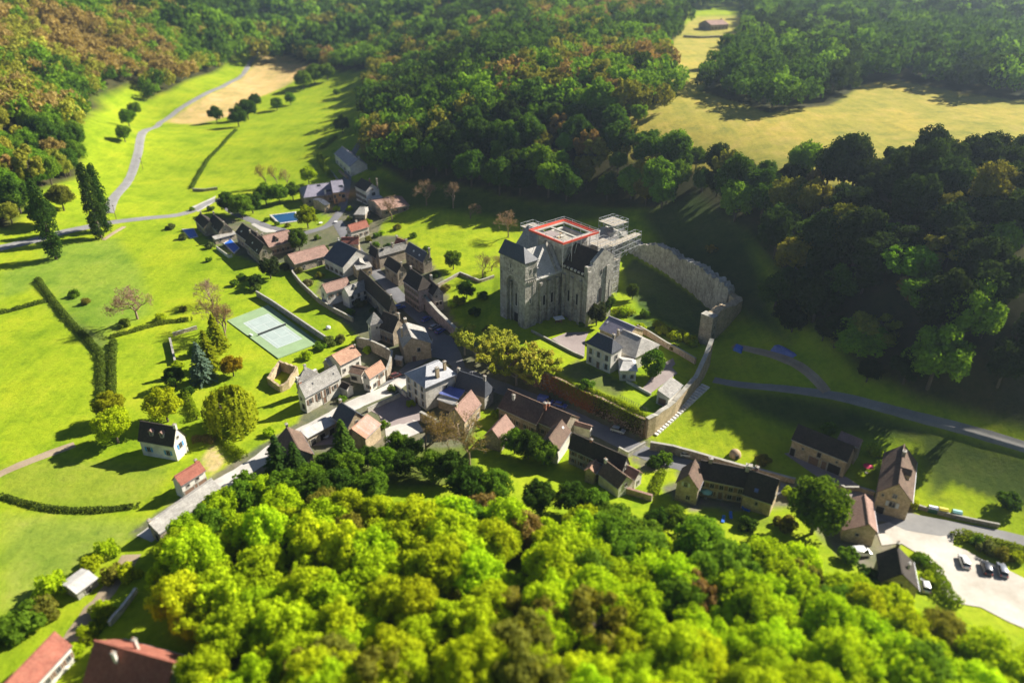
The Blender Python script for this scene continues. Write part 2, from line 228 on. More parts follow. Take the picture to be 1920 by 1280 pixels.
# ------------------------------------------------------------------ building blocks
def link(o, parent=None):
    COL.objects.link(o)
    if parent is not None: o.parent = parent
    return o
def tag(o, label=None, cat=None, group=None, kind=None):
    for k, v in (('label', label), ('category', cat), ('group', group), ('kind', kind)):
        if v: o[k] = v
    return o
def thing(name, label, cat, loc, group=None):
    o = bpy.data.objects.new(name, None); o.empty_display_size = 0.5; o.location = loc; COL.objects.link(o); return tag(o, label, cat, group, 'thing')
def planar_uv(me):
    uv = me.uv_layers.new(name='UVMap').data
    for p in me.polygons:
        n = p.normal; h = Vector((-n.y, n.x, 0)); h = Vector((1, 0, 0)) if h.length < 1e-3 else h.normalized(); w = n.cross(h)
        for li in p.loop_indices: c = me.vertices[me.loops[li].vertex_index].co; uv[li].uv = (c.dot(h), c.dot(w))
class MB:
    """collects boxes, bars, prisms in world metres; build() makes ONE mesh"""
    def __init__(s): s.v = []; s.f = []
    def add(s, vs, fs):
        b = len(s.v); s.v += [tuple(map(float, x)) for x in vs]; s.f += [tuple(i + b for i in f) for f in fs]; return s
    def obox(s, o, a, n, s0, s1, w0, w1, z0, z1):
        """box in the frame o + a*s + n*w"""
        P = lambda q, w, z: (o[0] + a[0] * q + n[0] * w, o[1] + a[1] * q + n[1] * w, z)
        vs = [P(s0, w0, z0), P(s1, w0, z0), P(s1, w1, z0), P(s0, w1, z0), P(s0, w0, z1), P(s1, w0, z1), P(s1, w1, z1), P(s0, w1, z1)]
        fs = [(0, 3, 2, 1), (4, 5, 6, 7), (0, 1, 5, 4), (1, 2, 6, 5), (2, 3, 7, 6), (3, 0, 4, 7)]
        if (a[0] * n[1] - a[1] * n[0]) < 0: fs = [f[::-1] for f in fs]
        return s.add(vs, fs)
    def box(s, x0, x1, y0, y1, z0, z1): return s.obox((0, 0), (1, 0), (0, 1), x0, x1, y0, y1, z0, z1)
    def bar(s, p, q, r, n=4):
        p, q = Vector(p), Vector(q); d = (q - p).normalized(); a = d.orthogonal().normalized(); b = d.cross(a); r2 = r if not isinstance(r, tuple) else r[1]; r1 = r if not isinstance(r, tuple) else r[0]
        vs = []
        for c, rr in ((p, r1), (q, r2)):
            for i in range(n): t = 2 * math.pi * i / n; vs.append(c + a * (rr * math.cos(t)) + b * (rr * math.sin(t)))
        fs = [(i, (i + 1) % n, n + (i + 1) % n, n + i) for i in range(n)] + [tuple(range(n))[::-1], tuple(range(n, 2 * n))]
        return s.add(vs, fs)
    def prism(s, poly, z0, z1):
        n = len(poly); ar = sum(poly[i][0] * poly[(i + 1) % n][1] - poly[(i + 1) % n][0] * poly[i][1] for i in range(n)); poly = poly if ar > 0 else poly[::-1]
        zz0 = z0 if hasattr(z0, '__len__') else [z0] * n; zz1 = z1 if hasattr(z1, '__len__') else [z1] * n
        vs = [(p[0], p[1], zz0[i]) for i, p in enumerate(poly)] + [(p[0], p[1], zz1[i]) for i, p in enumerate(poly)]
        return s.add(vs, [tuple(range(n))[::-1], tuple(range(n, 2 * n))] + [(i, (i + 1) % n, n + (i + 1) % n, n + i) for i in range(n)])
    def build(s, name, mat, parent=None, loc=None, smooth=False, uv=True):
        me = bpy.data.meshes.new(name); l = loc if loc is not None else (parent_loc(parent) if parent is not None else (0, 0, 0))
        me.from_pydata([(x - l[0], y - l[1], z - l[2]) for x, y, z in s.v], [], s.f); me.update()
        if uv: planar_uv(me)
        if smooth: me.polygons.foreach_set('use_smooth', [True] * len(me.polygons))
        me.materials.append(MATS[mat]); o = bpy.data.objects.new(name, me)
        if parent is None: o.location = l
        return link(o, parent)
def parent_loc(p):
    x = Vector((0, 0, 0))
    while p is not None: x += p.location; p = p.parent
    return x
# ------------------------------------------------------------------ ground: one sheet to the horizon
def _lines(segs):
    out = []
    for a, b, st in segs: out += list(np.arange(a, b, st))
    return out
def _grow(start, end, st, k=1.07):
    out = []; x = start; s = st; sg = 1 if end > start else -1
    while (x - end) * sg < 0: out.append(x); s *= k; x += s * sg
    out.append(end); return out
GX = np.array(sorted(set(_grow(-260, -2600, 3.5)[1:] + _lines([(-260, -110, 3), (-110, 140, 1.5), (140, 300, 3)]) + _grow(300, 3200, 3.5))))
GY = np.array(sorted(set(_grow(40, -700, 5)[1:] + _lines([(40, 110, 2.5), (110, 320, 1.5), (320, 560, 3.5)]) + _grow(560, 4200, 4, 1.05))))
XX, YY = np.meshgrid(GX, GY); ZZ = ground_z(XX, YY)
ZZ = np.clip(ZZ, -20, 115)
COVER = np.zeros((*XX.shape, 3)); COVER[:] = (0.285, 0.375, 0.014)
def paint(px, c, soft=0.0, world_poly=None):
    poly = world_poly if world_poly is not None else GP(px); xs = [p[0] for p in poly]; ys = [p[1] for p in poly]
    m = (XX > min(xs) - 20) & (XX < max(xs) + 20) & (YY > min(ys) - 20) & (YY < max(ys) + 20)
    k = inside(poly, XX, YY) & m
    if soft > 0:
        sd = np.where(k, 1, -1) * seg_dist(poly, XX, YY); w = np.where(m, sstep((sd + soft) / (2 * soft)), 0)[..., None]
    else: w = k[..., None].astype(float)
    COVER[:] = COVER * (1 - w) + np.array(c) * w
    return poly
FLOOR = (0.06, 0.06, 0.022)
WOOD_HILL = [(690,200),(680,290),(760,345),(960,375),(1100,390),(1200,392),(1300,388),(1395,435),(1462,515),(1515,605),(1610,695),(1720,750),(1990,822),(1990,312),(1800,326),(1700,340),(1600,346),(1420,342),(1290,308),(1140,288),(1185,240),(1290,196),(1262,150),(1240,110),(1285,48),(1240,2),(850,2),(760,40),(735,90),(700,140)]
WOOD_TOP = [(1310,172),(1440,214),(1560,200),(1620,160),(1680,152),(1900,190),(1990,195),(1990,2),(1500,4),(1400,14),(1392,105),(1345,135)]
WOOD_LEFT = [(-150,420),(20,430),(70,360),(150,330),(168,215),(205,170),(270,155),(275,190),(330,165),(420,125),(468,95),(470,60),(430,48),(410,8),(250,2),(-150,2)]
WOOD_VALLEY = [(508,92),(540,50),(620,20),(760,4),(850,2),(760,40),(735,90),(700,130),(640,135),(590,125)]
WOOD_NEAR = [(420,1030),(540,985),(640,985),(790,980),(900,985),(1000,1005),(1170,1030),(1290,1055),(1420,1070),(1540,1090),(1640,1150),(1740,1215),(1850,1270),(2050,1400),(2300,1700),(-300,1700),(240,1500),(385,1310),(372,1205),(312,1120),(325,1050)]
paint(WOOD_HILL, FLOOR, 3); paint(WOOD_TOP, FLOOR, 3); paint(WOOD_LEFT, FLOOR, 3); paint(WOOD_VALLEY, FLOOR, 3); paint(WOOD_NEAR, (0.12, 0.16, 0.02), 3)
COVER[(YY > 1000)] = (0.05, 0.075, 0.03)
paint([(1140,288),(1290,318),(1420,345),(1600,346),(1700,340),(1800,326),(1990,312),(1990,188),(1900,188),(1680,150),(1620,158),(1560,198),(1440,212),(1300,168),(1185,215)], (0.38, 0.33, 0.06), 2)          # dry hay field on the plateau
paint([(1225,130),(1290,190),(1345,135),(1390,100),(1390,30),(1310,30),(1285,48),(1240,105)], (0.42, 0.37, 0.07), 2); paint([(1870,150),(1990,170),(1990,120),(1900,125)], (0.5, 0.38, 0.1), 2)
paint(zl('T1', (940,690),(1110,700),(1200,680),(1330,640),(1400,560),(1480,540),(1620,480),(1740,380),(1640,310),(1460,295),(1440,340),(1390,400),(1250,500),(1100,575),(1000,640)), (0.62, 0.44, 0.16), 2)   # stubble field in the valley
paint(zl('T4', (0,330),(210,280),(280,180),(660,140),(800,330),(850,560),(600,700),(430,600),(210,380),(140,440),(0,480)), (0.22, 0.32, 0.03), 3)
paint(zl('T4', (250,480),(430,600),(600,700),(620,1060),(560,1060),(575,830),(400,640)), (0.17, 0.22, 0.04), 1.5)
paint(zl('T6', (0,60),(300,10),(950,60),(900,200),(760,290),(500,315),(250,290),(0,220)), (0.24, 0.31, 0.025), 2)
paint(zl('T6', (0,330),(500,350),(800,370),(700,500),(400,700),(150,850),(0,900)), (0.27, 0.34, 0.04), 3)
paint([(1200,400),(1300,360),(1400,430),(1440,540),(1480,640),(1400,600),(1330,540),(1240,470)], (0.065, 0.095, 0.02), 4)      # meadow under the wood, hill shade darkened into its colour
paint([(1345,725),(1450,735),(1560,750),(1700,790),(1920,850),(1990,900),(1990,960),(1750,930),(1720,830),(1640,820),(1480,800),(1400,770)], (0.075, 0.11, 0.02), 3)  # grass along the forest track, its shade painted into the colour
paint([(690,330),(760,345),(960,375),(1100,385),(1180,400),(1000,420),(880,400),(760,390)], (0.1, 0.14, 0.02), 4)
VILLAGE = (0.16, 0.16, 0.085)  # yards and gardens, with house shadows put into the dull colour
paint([(640,330),(700,350),(720,400),(770,440),(800,480),(830,520),(850,600),(930,680),(1050,740),(1230,830),(1180,860),(1000,800),(900,760),(860,900),(600,900),(420,900),(270,1010),(240,1000),(400,890),(560,790),(620,680),(680,640),(600,560),(540,490),(500,500),(420,470),(380,440),(400,400),(560,440),(600,400)], VILLAGE, .5)
paint([(1180,855),(1270,865),(1480,900),(1580,930),(1720,945),(1700,1000),(1640,1080),(1560,1030),(1500,950),(1300,960),(1220,900)], (0.2, 0.19, 0.11), .5)
paint([(560,850),(700,850),(880,835),(900,905),(760,915),(600,915),(430,925),(500,880)], (0.12, 0.16, 0.025), 1)
GRASS = (0.31, 0.4, 0.014)
paint(zl('B1', (1040,1150),(1180,1000),(1400,960),(1560,940),(1540,1080),(1400,1130),(1280,1260)), GRASS, .5)
paint(zl('A2', (600,330),(620,190),(900,100),(1300,120),(1600,180),(1760,250),(1780,420),(1600,600),(1300,720),(1200,700),(1130,560),(920,400),(760,330)), GRASS, 1)
paint(zl('A5', (175,280),(430,220),(430,270),(350,345)), GRASS, .4); paint(zl('A5', (930,830),(1080,790),(1190,860),(1210,950),(1170,970)), (0.3, 0.4, 0.02), .4); paint(zl('A5', (360,480),(480,530),(400,640),(340,600)), GRASS, .5)
paint(zl('A5', (900,60),(1600,360),(1560,420),(1200,260),(1000,170)), (0.1, 0.145, 0.03), 1); paint(zl('A4', (480,340),(820,540),(1100,740),(1400,980),(1160,1150),(600,900),(420,700),(350,480)), (0.09, 0.13, 0.03), 1)  # abbey lawns, the shade of the enclosure painted into the green
paint(zl('A5', (400,640),(560,520),(850,660),(1000,740),(900,850),(700,760)), (0.14, 0.17, 0.04), 1)
paint(zl('T8', (1440,220),(1900,400),(1900,300),(1500,150)), GRASS, 1)
paint(zl('B2', (600,1000),(1380,1120),(1250,1230),(800,1170),(620,1080)), (0.2, 0.27, 0.02), .6)
paint(zl('B5', (830,520),(960,400),(1080,560),(930,700)), (0.5, 0.4, 0.16), .5)
paint(zl('A1', (560,480),(760,620),(1040,640),(1260,560),(1300,700),(1480,740),(1200,860),(900,820),(640,760)), (0.24, 0.33, 0.02), 1)
paint(zl('A6', (780,90),(1130,90),(1330,200),(1080,230),(1000,420),(860,260)), (0.2, 0.28, 0.02), 1)
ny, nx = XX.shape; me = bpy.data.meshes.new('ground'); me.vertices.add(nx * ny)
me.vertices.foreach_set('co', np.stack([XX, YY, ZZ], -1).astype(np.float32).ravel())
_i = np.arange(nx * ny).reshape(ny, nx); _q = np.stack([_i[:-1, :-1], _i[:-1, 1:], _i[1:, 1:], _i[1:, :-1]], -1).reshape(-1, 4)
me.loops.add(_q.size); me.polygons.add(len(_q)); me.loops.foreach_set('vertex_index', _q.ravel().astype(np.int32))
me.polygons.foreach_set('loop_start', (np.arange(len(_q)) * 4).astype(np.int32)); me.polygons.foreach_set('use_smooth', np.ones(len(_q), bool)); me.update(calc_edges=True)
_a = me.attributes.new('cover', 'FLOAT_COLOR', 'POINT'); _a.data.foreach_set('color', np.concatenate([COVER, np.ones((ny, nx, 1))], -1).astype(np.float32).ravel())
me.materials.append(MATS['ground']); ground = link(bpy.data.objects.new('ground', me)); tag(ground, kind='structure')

# ------------------------------------------------------------------ roads, paths and paving draped on the ground
def resample(pts, st):
    pts = np.array(pts, float); seg = np.hypot(*np.diff(pts, axis=0).T); s = np.concatenate([[0], np.cumsum(seg)]); n = max(2, int(s[-1] / st) + 1); q = np.linspace(0, s[-1], n)
    x = np.interp(q, s, pts[:, 0]); y = np.interp(q, s, pts[:, 1])
    k = max(1, int(4 / st))
    if n > 4 * k + 3:
        ker = np.ones(2 * k + 1) / (2 * k + 1); xs = np.convolve(np.pad(x, k, 'edge'), ker, 'valid'); ys = np.convolve(np.pad(y, k, 'edge'), ker, 'valid'); xs[0], ys[0], xs[-1], ys[-1] = x[0], y[0], x[-1], y[-1]; x, y = xs, ys
    return np.stack([x, y], 1)
def strip(name, px, width, mat, dz=0.1, st=2.0, kind='structure', world_pts=None, wvar=0.035):
    c = resample(world_pts if world_pts is not None else GP(px), st); t = np.gradient(c, axis=0); t /= np.hypot(t[:, 0], t[:, 1])[:, None] + 1e-9; nrm = np.stack([-t[:, 1], t[:, 0]], 1)
    rg = np.random.default_rng(len(c)); vs = []; fs = []; K = 5
    wl = width / 2 * (1 + wvar * rg.normal(size=len(c)))
    for i in range(len(c)):
        for j in range(K): w = (j / (K - 1) * 2 - 1) * wl[i]; p = c[i] + nrm[i] * w; vs.append((p[0], p[1]))
    V = np.array(vs); z = ground_z(V[:, 0], V[:, 1]) + dz; z = z.reshape(-1, K); z[:, 1:-1] = np.maximum(z[:, 1:-1], (z[:, :1] + z[:, -1:]) / 2); z[:, 0] -= dz * .6; z[:, -1] -= dz * .6
    z = z.ravel()
    for i in range(len(c) - 1):
        for j in range(K - 1): a = i * K + j; fs.append((a, a + K, a + K + 1, a + 1)[::-1])
    m = MB(); m.add([(V[i, 0], V[i, 1], z[i]) for i in range(len(V))], fs); o = m.build(name, mat, smooth=True, uv=False)
    if kind: tag(o, kind=kind)
    return o, c
def sheet(name, px, mat, dz=0.08, st=2.0, world_pts=None, kind='structure', parent=None, zfix=None):
    poly = world_pts if world_pts is not None else GP(px); b = []
    for i in range(len(poly)):
        p, q = np.array(poly[i]), np.array(poly[(i + 1) % len(poly)]); n = max(1, int(np.hypot(*(q - p)) / st))
        for k in range(n): b.append(tuple(p + (q - p) * k / n))
    xs = [p[0] for p in poly]; ys = [p[1] for p in poly]; gx, gy = np.meshgrid(np.arange(min(xs), max(xs), st), np.arange(min(ys), max(ys), st)); gx = gx.ravel(); gy = gy.ravel()
    k = inside(poly, gx, gy) & (seg_dist(poly, gx, gy) > st * .5); pts = [Vector(p) for p in b] + [Vector((x, y)) for x, y in zip(gx[k], gy[k])]
    r = mgeo.delaunay_2d_cdt(pts, [], [list(range(len(b)))], 1, 1e-4); V = np.array([(v.x, v.y) for v in r[0]])
    z = (ground_z(V[:, 0], V[:, 1]) + dz) if zfix is None else np.full(len(V), zfix)
    m = MB(); m.add([(V[i, 0], V[i, 1], z[i]) for i in range(len(V))], [tuple(f) for f in r[2]]); o = m.build(name, mat, parent, smooth=True, uv=False)
    if kind: tag(o, kind=kind)
    return o
strip('road', zl('T1', (610,1200),(640,1115),(740,980),(780,850),(800,750),(900,690),(1000,620),(1100,560),(1250,490),(1380,400),(1440,310),(1430,270)), 5.0, 'asphalt_pale', .14, 3)
strip('road', zl('T4', (-160,235),(0,195),(210,150),(340,110),(480,80),(630,50),(840,25),(1000,12),(1090,-15),(1150,-50),(1220,-80)), 5.5, 'asphalt_pale', .14, 2)
strip('road', [(407,373),(440,400),(500,425),(560,440),(615,425),(640,395),(648,360),(655,300),(690,245),(740,200)], 4.6, 'asphalt', .12, 2)
strip('road', [(632,415),(652,450),(690,495),(728,535),(765,575),(805,610),(830,640)], 5.0, 'asphalt', .13, 1.5)
sheet('pavement', zl('A8', (300,60),(420,-60),(560,-60),(660,120),(720,300),(620,290),(480,180),(380,160),(80,340),(-60,420),(-160,470)) , 'asphalt', .17, 1.5)
strip('road', zl('A7', (1500,560),(1380,680),(1200,750),(960,850),(700,1000),(450,1130)) + [(520,835),(490,862),(440,892),(400,915),(330,965),(270,1010)], 5.2, 'concrete', .12, 1.5)
strip('road', [(845,690),(900,712),(960,735),(1020,757),(1100,795),(1170,830),(1215,852),(1270,868),(1340,885),(1420,905),(1520,935),(1600,955),(1680,968)], 5.4, 'asphalt', .12, 1.5)
sheet('road', zl('B4', (770,365),(910,275),(1060,310),(1300,355),(1560,400),(1760,440),(2000,500),(2000,585),(1760,540),(1520,480),(1330,470),(1200,480),(900,430)), 'asphalt_pale', .16, 2)
sheet('parking_ground', zl('B4', (640,390),(770,360),(900,425),(1200,475),(1320,465),(1310,560),(1420,600),(1560,680),(1760,760),(2000,880),(2000,1300),(1800,1220),(1550,1090),(1380,1060),(1240,990),(1190,860),(1160,740),(1060,660),(960,600),(860,540),(700,560)), 'gravel_white', .13, 2)
strip('path', [(1338,712),(1390,722),(1450,726),(1520,735),(1570,742),(1640,760),(1720,782),(1800,802),(1880,825),(2000,860)], 2.7, 'track', .12, 2)
strip('path', [(1375,648),(1430,660),(1480,675),(1520,700),(1550,735)], 2.6, 'earth', .11, 2)
strip('path', zl('T6', (-40,130),(0,105),(100,60),(280,-10),(420,-60)), 3.0, 'earth', .1, 2, wvar=.1)
strip('path', zl('T6', (400,1050),(500,900),(560,830),(640,720),(740,560)), 4.2, 'earth', .1, 2, wvar=.12)
sheet('courtyard', zl('A5', (340,345),(470,290),(660,285),(625,360),(620,500),(530,470)), 'gravel_mauve', .1, 2)
sheet('courtyard', zl('A5', (1110,780),(1290,560),(1380,510),(1400,560),(1370,590),(1420,640),(1190,810)), 'gravel_mauve', .1, 2)
sheet('courtyard', zl('A7', (1150,910),(1480,720),(1650,880),(1640,1020),(1290,1070),(1230,950)), 'gravel_mauve', .1, 2)
sheet('courtyard', zl('A7', (1290,1080),(1600,990),(1680,1110),(1500,1180),(1310,1260)), 'concrete', .1, 2)
sheet('courtyard', zl('A7', (480,1150),(740,1060),(850,1130),(800,1240),(560,1260)), 'gravel_mauve', .1, 2)
sheet('courtyard', zl('B3', (230,470),(540,620),(790,720),(1060,900),(1060,1000),(740,900),(560,760),(160,480)), 'gravel_mauve', .1, 2)
sheet('path', zl('A1', (0,630),(240,520),(200,600),(60,680)), 'concrete', .1, 2)
strip('path', zl('A1', (640,790),(760,870),(860,860)), 5, 'concrete', .1, 2)
strip('path', zl('T4', (580,150),(640,110),(700,75)), 2.2, 'earth', .1, 2)
# ------------------------------------------------------------------ houses
CACHE = {}
def cached(key, fn):
    if key not in CACHE: CACHE[key] = fn()
    return CACHE[key]
def local_mesh(name, mat, mb):
    me = bpy.data.meshes.new(name); me.from_pydata(mb.v, [], mb.f); me.update(); planar_uv(me); me.materials.append(MATS[mat]); return me
def put(name, me, parent, loc=(0, 0, 0), rz=0.0):
    o = bpy.data.objects.new(name, me); o.location = loc; o.rotation_euler = (0, 0, rz); return link(o, parent)
def window(parent, P, n, z, w, h, kind='plain', frame='cap_stone'):
    """window or door on the wall point P with outward normal n; local x along the wall, y outward"""
    tl = parent_loc(parent); rz = math.atan2(n[1], n[0]) - math.pi / 2; loc = (P[0] - tl[0], P[1] - tl[1], z - tl[2]); w = round(w, 2); h = round(h, 2)
    def fr():
        m = MB(); t = 0.16
        m.box(-w/2 - t, -w/2, -.05, .1, -t, h + t).box(w/2, w/2 + t, -.05, .1, -t, h + t).box(-w/2, w/2, -.05, .1, h, h + t).box(-w/2 - .1, w/2 + .1, -.05, .2, -t, 0)
        if kind != 'hole' and kind != 'door': m.box(-.04, .04, 0.02, .07, 0, h)
        return local_mesh('frame', frame, m)
    nm = 'door' if kind == 'door' else 'opening' if kind == 'hole' else 'window'
    o = put(nm, cached(('fr', w, h, kind, frame), fr), parent, loc, rz)
    pm = 'dark_gap' if kind == 'hole' else 'shutter_brown' if kind == 'door' else 'glass'
    put('panel' if kind == 'door' else 'pane', cached(('pane', w, h, pm), lambda: local_mesh('pane', pm, MB().box(-w/2, w/2, -.05, .03, 0, h))), o)
    if kind.startswith('shut'):
        sm = {'shut': 'shutter_brown', 'shutg': 'shutter_grey', 'shutb': 'shutter_blue', 'shutw': 'frame_white'}[kind]
        for sg in (-1, 1):
            put('shutter', cached(('sh', w, h, sm), lambda: local_mesh('shutter', sm, MB().box(-w/4, w/4, 0, .07, 0, h))), o, (sg * (w * .75 + .2), .03, 0))
    return o
def ridge_solve(r1, r2, hr, zg=None):
    z = 2.0 if zg is None else zg; mid = ((r1[0] + r2[0]) / 2, (r1[1] + r2[1]) / 2)
    if zg is None:
        for _ in range(6): p = un(mid, z + hr); z = 0.5 * z + 0.5 * gz(p[0], p[1])
    return un(r1, z + hr), un(r2, z + hr), z
HOUSES = []
def house(name, label, k, r1, r2, e, hr, he, roof, wall, h1=0.0, h2=0.0, wb=None, e2=None, heb=None, wins=(), ch=(), dorm=(), sky=(), cat='house', zg=None, ov=0.35, roof2=None, group=None, wmax=9.0, drop=0.0):
    r1, r2, e = zp(k, *r1), zp(k, *r2), zp(k, *e)
    A, B_, z0 = ridge_solve(r1, r2, hr, zg); d = (B_ - A)[:2]; Ln = float(np.hypot(*d)); a = d / Ln; n = np.array([-a[1], a[0]])
    E = un(e, z0 + he); w = float((E[:2] - A[:2]) @ n)
    if w < 0: n = -n; w = -w
    w = min(max(w, 0.8), wmax); heb = he if heb is None else heb
    if e2 is not None: b = abs(float((un(zp(k, *e2), z0 + heb)[:2] - A[:2]) @ n))
    else: b = w if wb is None else wb
    zr, zv, zb = z0 + hr, z0 + he, z0 + heb; o = A[:2]; t = 0.2
    Q = lambda s, q: (o[0] + a[0] * s + n[0] * q, o[1] + a[1] * s + n[1] * q)
    cs = [Q(-h1, -b), Q(Ln + h2, -b), Q(Ln + h2, w), Q(-h1, w)]
    zf = float(np.min(ground_z(np.array([c[0] for c in cs]), np.array([c[1] for c in cs])))) - 0.6 - drop
    mid = Q(Ln / 2, (w - b) / 2); T = thing(name, label, cat, (mid[0], mid[1], z0), group)
    # walls (with gable peaks)
    ws, wv, wbk = [], w - ov, b - ov if b > ov + .3 else b * .5
    s0, s1 = (ov * .6 if h1 == 0 else -h1 + ov), (Ln - ov * .6 if h2 == 0 else Ln + h2 - ov); ro = lambda q: zr - .06 - (q / w * (zr - zv) if q >= 0 else -q / b * (zr - zb))
    M = MB(); P3 = lambda s, q, z: (*Q(s, q), z); tv, tb = ro(wv) - .04, ro(-wbk) - .04
    def prof(s, gable): return [P3(s, -wbk, zf), P3(s, wv, zf), P3(s, wv, tv)] + ([P3(s, 0, zr - .1)] if gable else [P3(s, 0, min(tv, tb))]) + [P3(s, -wbk, tb)]
    f1, f2 = prof(s0, h1 == 0), prof(s1, h2 == 0); fs = [(0, 1, 2, 3, 4)[::-1], (5, 6, 7, 8, 9)] + [(i, (i + 1) % 5, 5 + (i + 1) % 5, 5 + i) for i in range(5)]
    if a[0] * n[1] - a[1] * n[0] < 0: fs = [f[::-1] for f in fs]
    M.add(f1 + f2, fs); M.build('wall', wall, T)
    # roof slabs
    R = MB()
    top = [P3(-h1, w, zv), P3(Ln + h2, w, zv), P3(Ln, 0, zr), P3(0, 0, zr), P3(-h1, -b, zb), P3(Ln + h2, -b, zb)]
    nt_ = len(top); vs = top + [(x, y, z - t) for x, y, z in top]
    fs = [(0, 1, 2, 3), (5, 4, 3, 2)]; fs += [(0, 3, 4)] if True else []; fs += [(1, 5, 2)]
    if h1 == 0: fs.remove((0, 3, 4))
    if h2 == 0: fs.remove((1, 5, 2))
    und = [tuple(i + nt_ for i in f[::-1]) for f in fs]; rim = [(0, 6, 7, 1), (4, 5, 11, 10)]
    rim += [(0, 3, 9, 6), (3, 4, 10, 9)] if h1 == 0 else [(0, 4, 10, 6)]
    rim += [(1, 7, 8, 2), (2, 8, 11, 5)] if h2 == 0 else [(1, 7, 11, 5)]
    fs = fs + und + rim
    if a[0] * n[1] - a[1] * n[0] > 0: fs = [f[::-1] for f in fs]
    R.add(vs, fs); RO = R.build('roof', roof, T)
    bm = bmesh.new(); bm.from_mesh(RO.data); bmesh.ops.recalc_face_normals(bm, faces=bm.faces); bm.to_mesh(RO.data); bm.free(); RO.data.uv_layers.remove(RO.data.uv_layers[0]); planar_uv(RO.data)
    if Ln > 1.5: MB().obox(o, a, n, 0, Ln, -.16, .16, zr - .1, zr + .1).build('ridge_cap', roof if roof2 is None else roof2, RO)
    g = MB().obox(o, a, n, -h1, Ln + h2, w - .02, w + .12, zv - .2, zv - .06); g.build('gutter', 'metal', RO)
    # chimneys: (fraction along the ridge, fraction across (-1 back .. 1 visible side), height above the ridge, size, material)
    for c in ch:
        s_, q_ = c[0] * Ln, (c[1] * w if c[1] >= 0 else c[1] * b); hh = c[2]; sz = c[3] if len(c) > 3 else .8; cm = c[4] if len(c) > 4 else wall
        zc = ro(q_) - .8
        C = MB().obox(o, a, n, s_ - sz / 2, s_ + sz / 2, q_ - sz * .35, q_ + sz * .35, zc, zr + hh).build('chimney', cm, RO)
        MB().obox(o, a, n, s_ - sz / 2 - .1, s_ + sz / 2 + .1, q_ - sz * .35 - .1, q_ + sz * .35 + .1, zr + hh, zr + hh + .15).build('chimney_cap', 'cap_stone', RO)
        MB().bar((*Q(s_ - sz * .2, q_), zr + hh + .1), (*Q(s_ - sz * .2, q_), zr + hh + .5), .12, 6).build('chimney_pot', 'tile_orange' if sz > .5 else 'metal', RO)
    for sf, qf, dw, dh, rm in dorm:
        s_ = sf * Ln; q = qf * w; zq = ro(q); qi = max(.1, q - dh / max(.2, (zr - zv) / w))
        D = MB().obox(o, a, n, s_ - dw / 2, s_ + dw / 2, qi, q, zq - .6, zq + dh).build('dormer', wall, T)
        mm = MB(); e0, e1 = .2, .2; zt = zq + dh
        mm.add([P3(s_ - dw/2 - e0, q + .25, zt - .1), P3(s_ + dw/2 + e0, q + .25, zt - .1), P3(s_, q + .25, zt + dw * .45), P3(s_ - dw/2 - e0, qi - .6, zt - .1), P3(s_ + dw/2 + e0, qi - .6, zt - .1), P3(s_, qi - .9, zt + dw * .45)],
               [(0, 1, 2), (5, 4, 3), (0, 2, 5, 3), (2, 1, 4, 5), (1, 0, 3, 4)]); mm.build('dormer_roof', rm, D)
        window(D, Q(s_, q), n, zq + .15, dw * .55, dh * .75, 'plain')
    for sf, qf, sw, sm in sky:
        s_ = sf * Ln; q = qf * w; q2 = (qf + .14) * w; S = MB()
        S.add([P3(s_ - sw/2, q, ro(q) + .02), P3(s_ + sw/2, q, ro(q) + .02), P3(s_ + sw/2, q2, ro(q2) + .02), P3(s_ - sw/2, q2, ro(q2) + .02), P3(s_ - sw/2, q, ro(q) + .2), P3(s_ + sw/2, q, ro(q) + .2), P3(s_ + sw/2, q2, ro(q2) + .2), P3(s_ - sw/2, q2, ro(q2) + .2)],
              [(3, 2, 1, 0), (4, 5, 6, 7), (0, 1, 5, 4), (1, 2, 6, 5), (2, 3, 7, 6), (3, 0, 4, 7)]); S.build('skylight', sm, RO)
    # openings: (side, rows, cols, kind[, w, h, first sill, storey]) or (side, 'at', [(fraction, z, w, h, kind)...])
    for W in wins:
        side = W[0]; L0, L1 = s0, s1
        fr = {'V': (lambda f: Q(L0 + (L1 - L0) * f, wv), n), 'B': (lambda f: Q(L0 + (L1 - L0) * f, -wbk), -n),
              '1': (lambda f: Q(s0, -wbk + (wv + wbk) * f), -a), '2': (lambda f: Q(s1, -wbk + (wv + wbk) * f), a)}[side]
        zg_ = {'V': Q(Ln / 2, w), 'B': Q(Ln / 2, -b), '1': Q(-h1, 0), '2': Q(Ln + h2, 0)}[side]; zbse = gz(*zg_)
        if W[1] == 'at':
            for f, zz, ww, hh, kd in W[2]: window(T, fr[0](f), fr[1], zbse + zz, ww, hh, kd)
        else:
            _, rows, cols, kd = W[:4]; ww, hh, sill, sto = (list(W[4:]) + [.9, 1.3, 1.0, 2.7][len(W) - 4:])
            for r in range(rows):
                for c in range(cols):
                    dr = kd != 'hole' and r == 0 and c == cols // 2 and W[1] > 1
                    window(T, fr[0]((c + .5) / cols), fr[1], zbse + (0.1 if dr else sill + r * sto), ww + (.1 if dr else 0), (2.1 if dr else hh), 'door' if dr else kd)
    HOUSES.append((T, o, a, n, Ln, w, b)); return T
H = house
H('house', 'small dark-roofed house beside the blue pool, nearest the valley road', 'A1', (80,688), (172,772), (130,860), 7, 4.2, 'tile_dark', 'wall_stone', wins=[('V', 1, 3, 'shut')], ch=[(.1, 0, .9)])
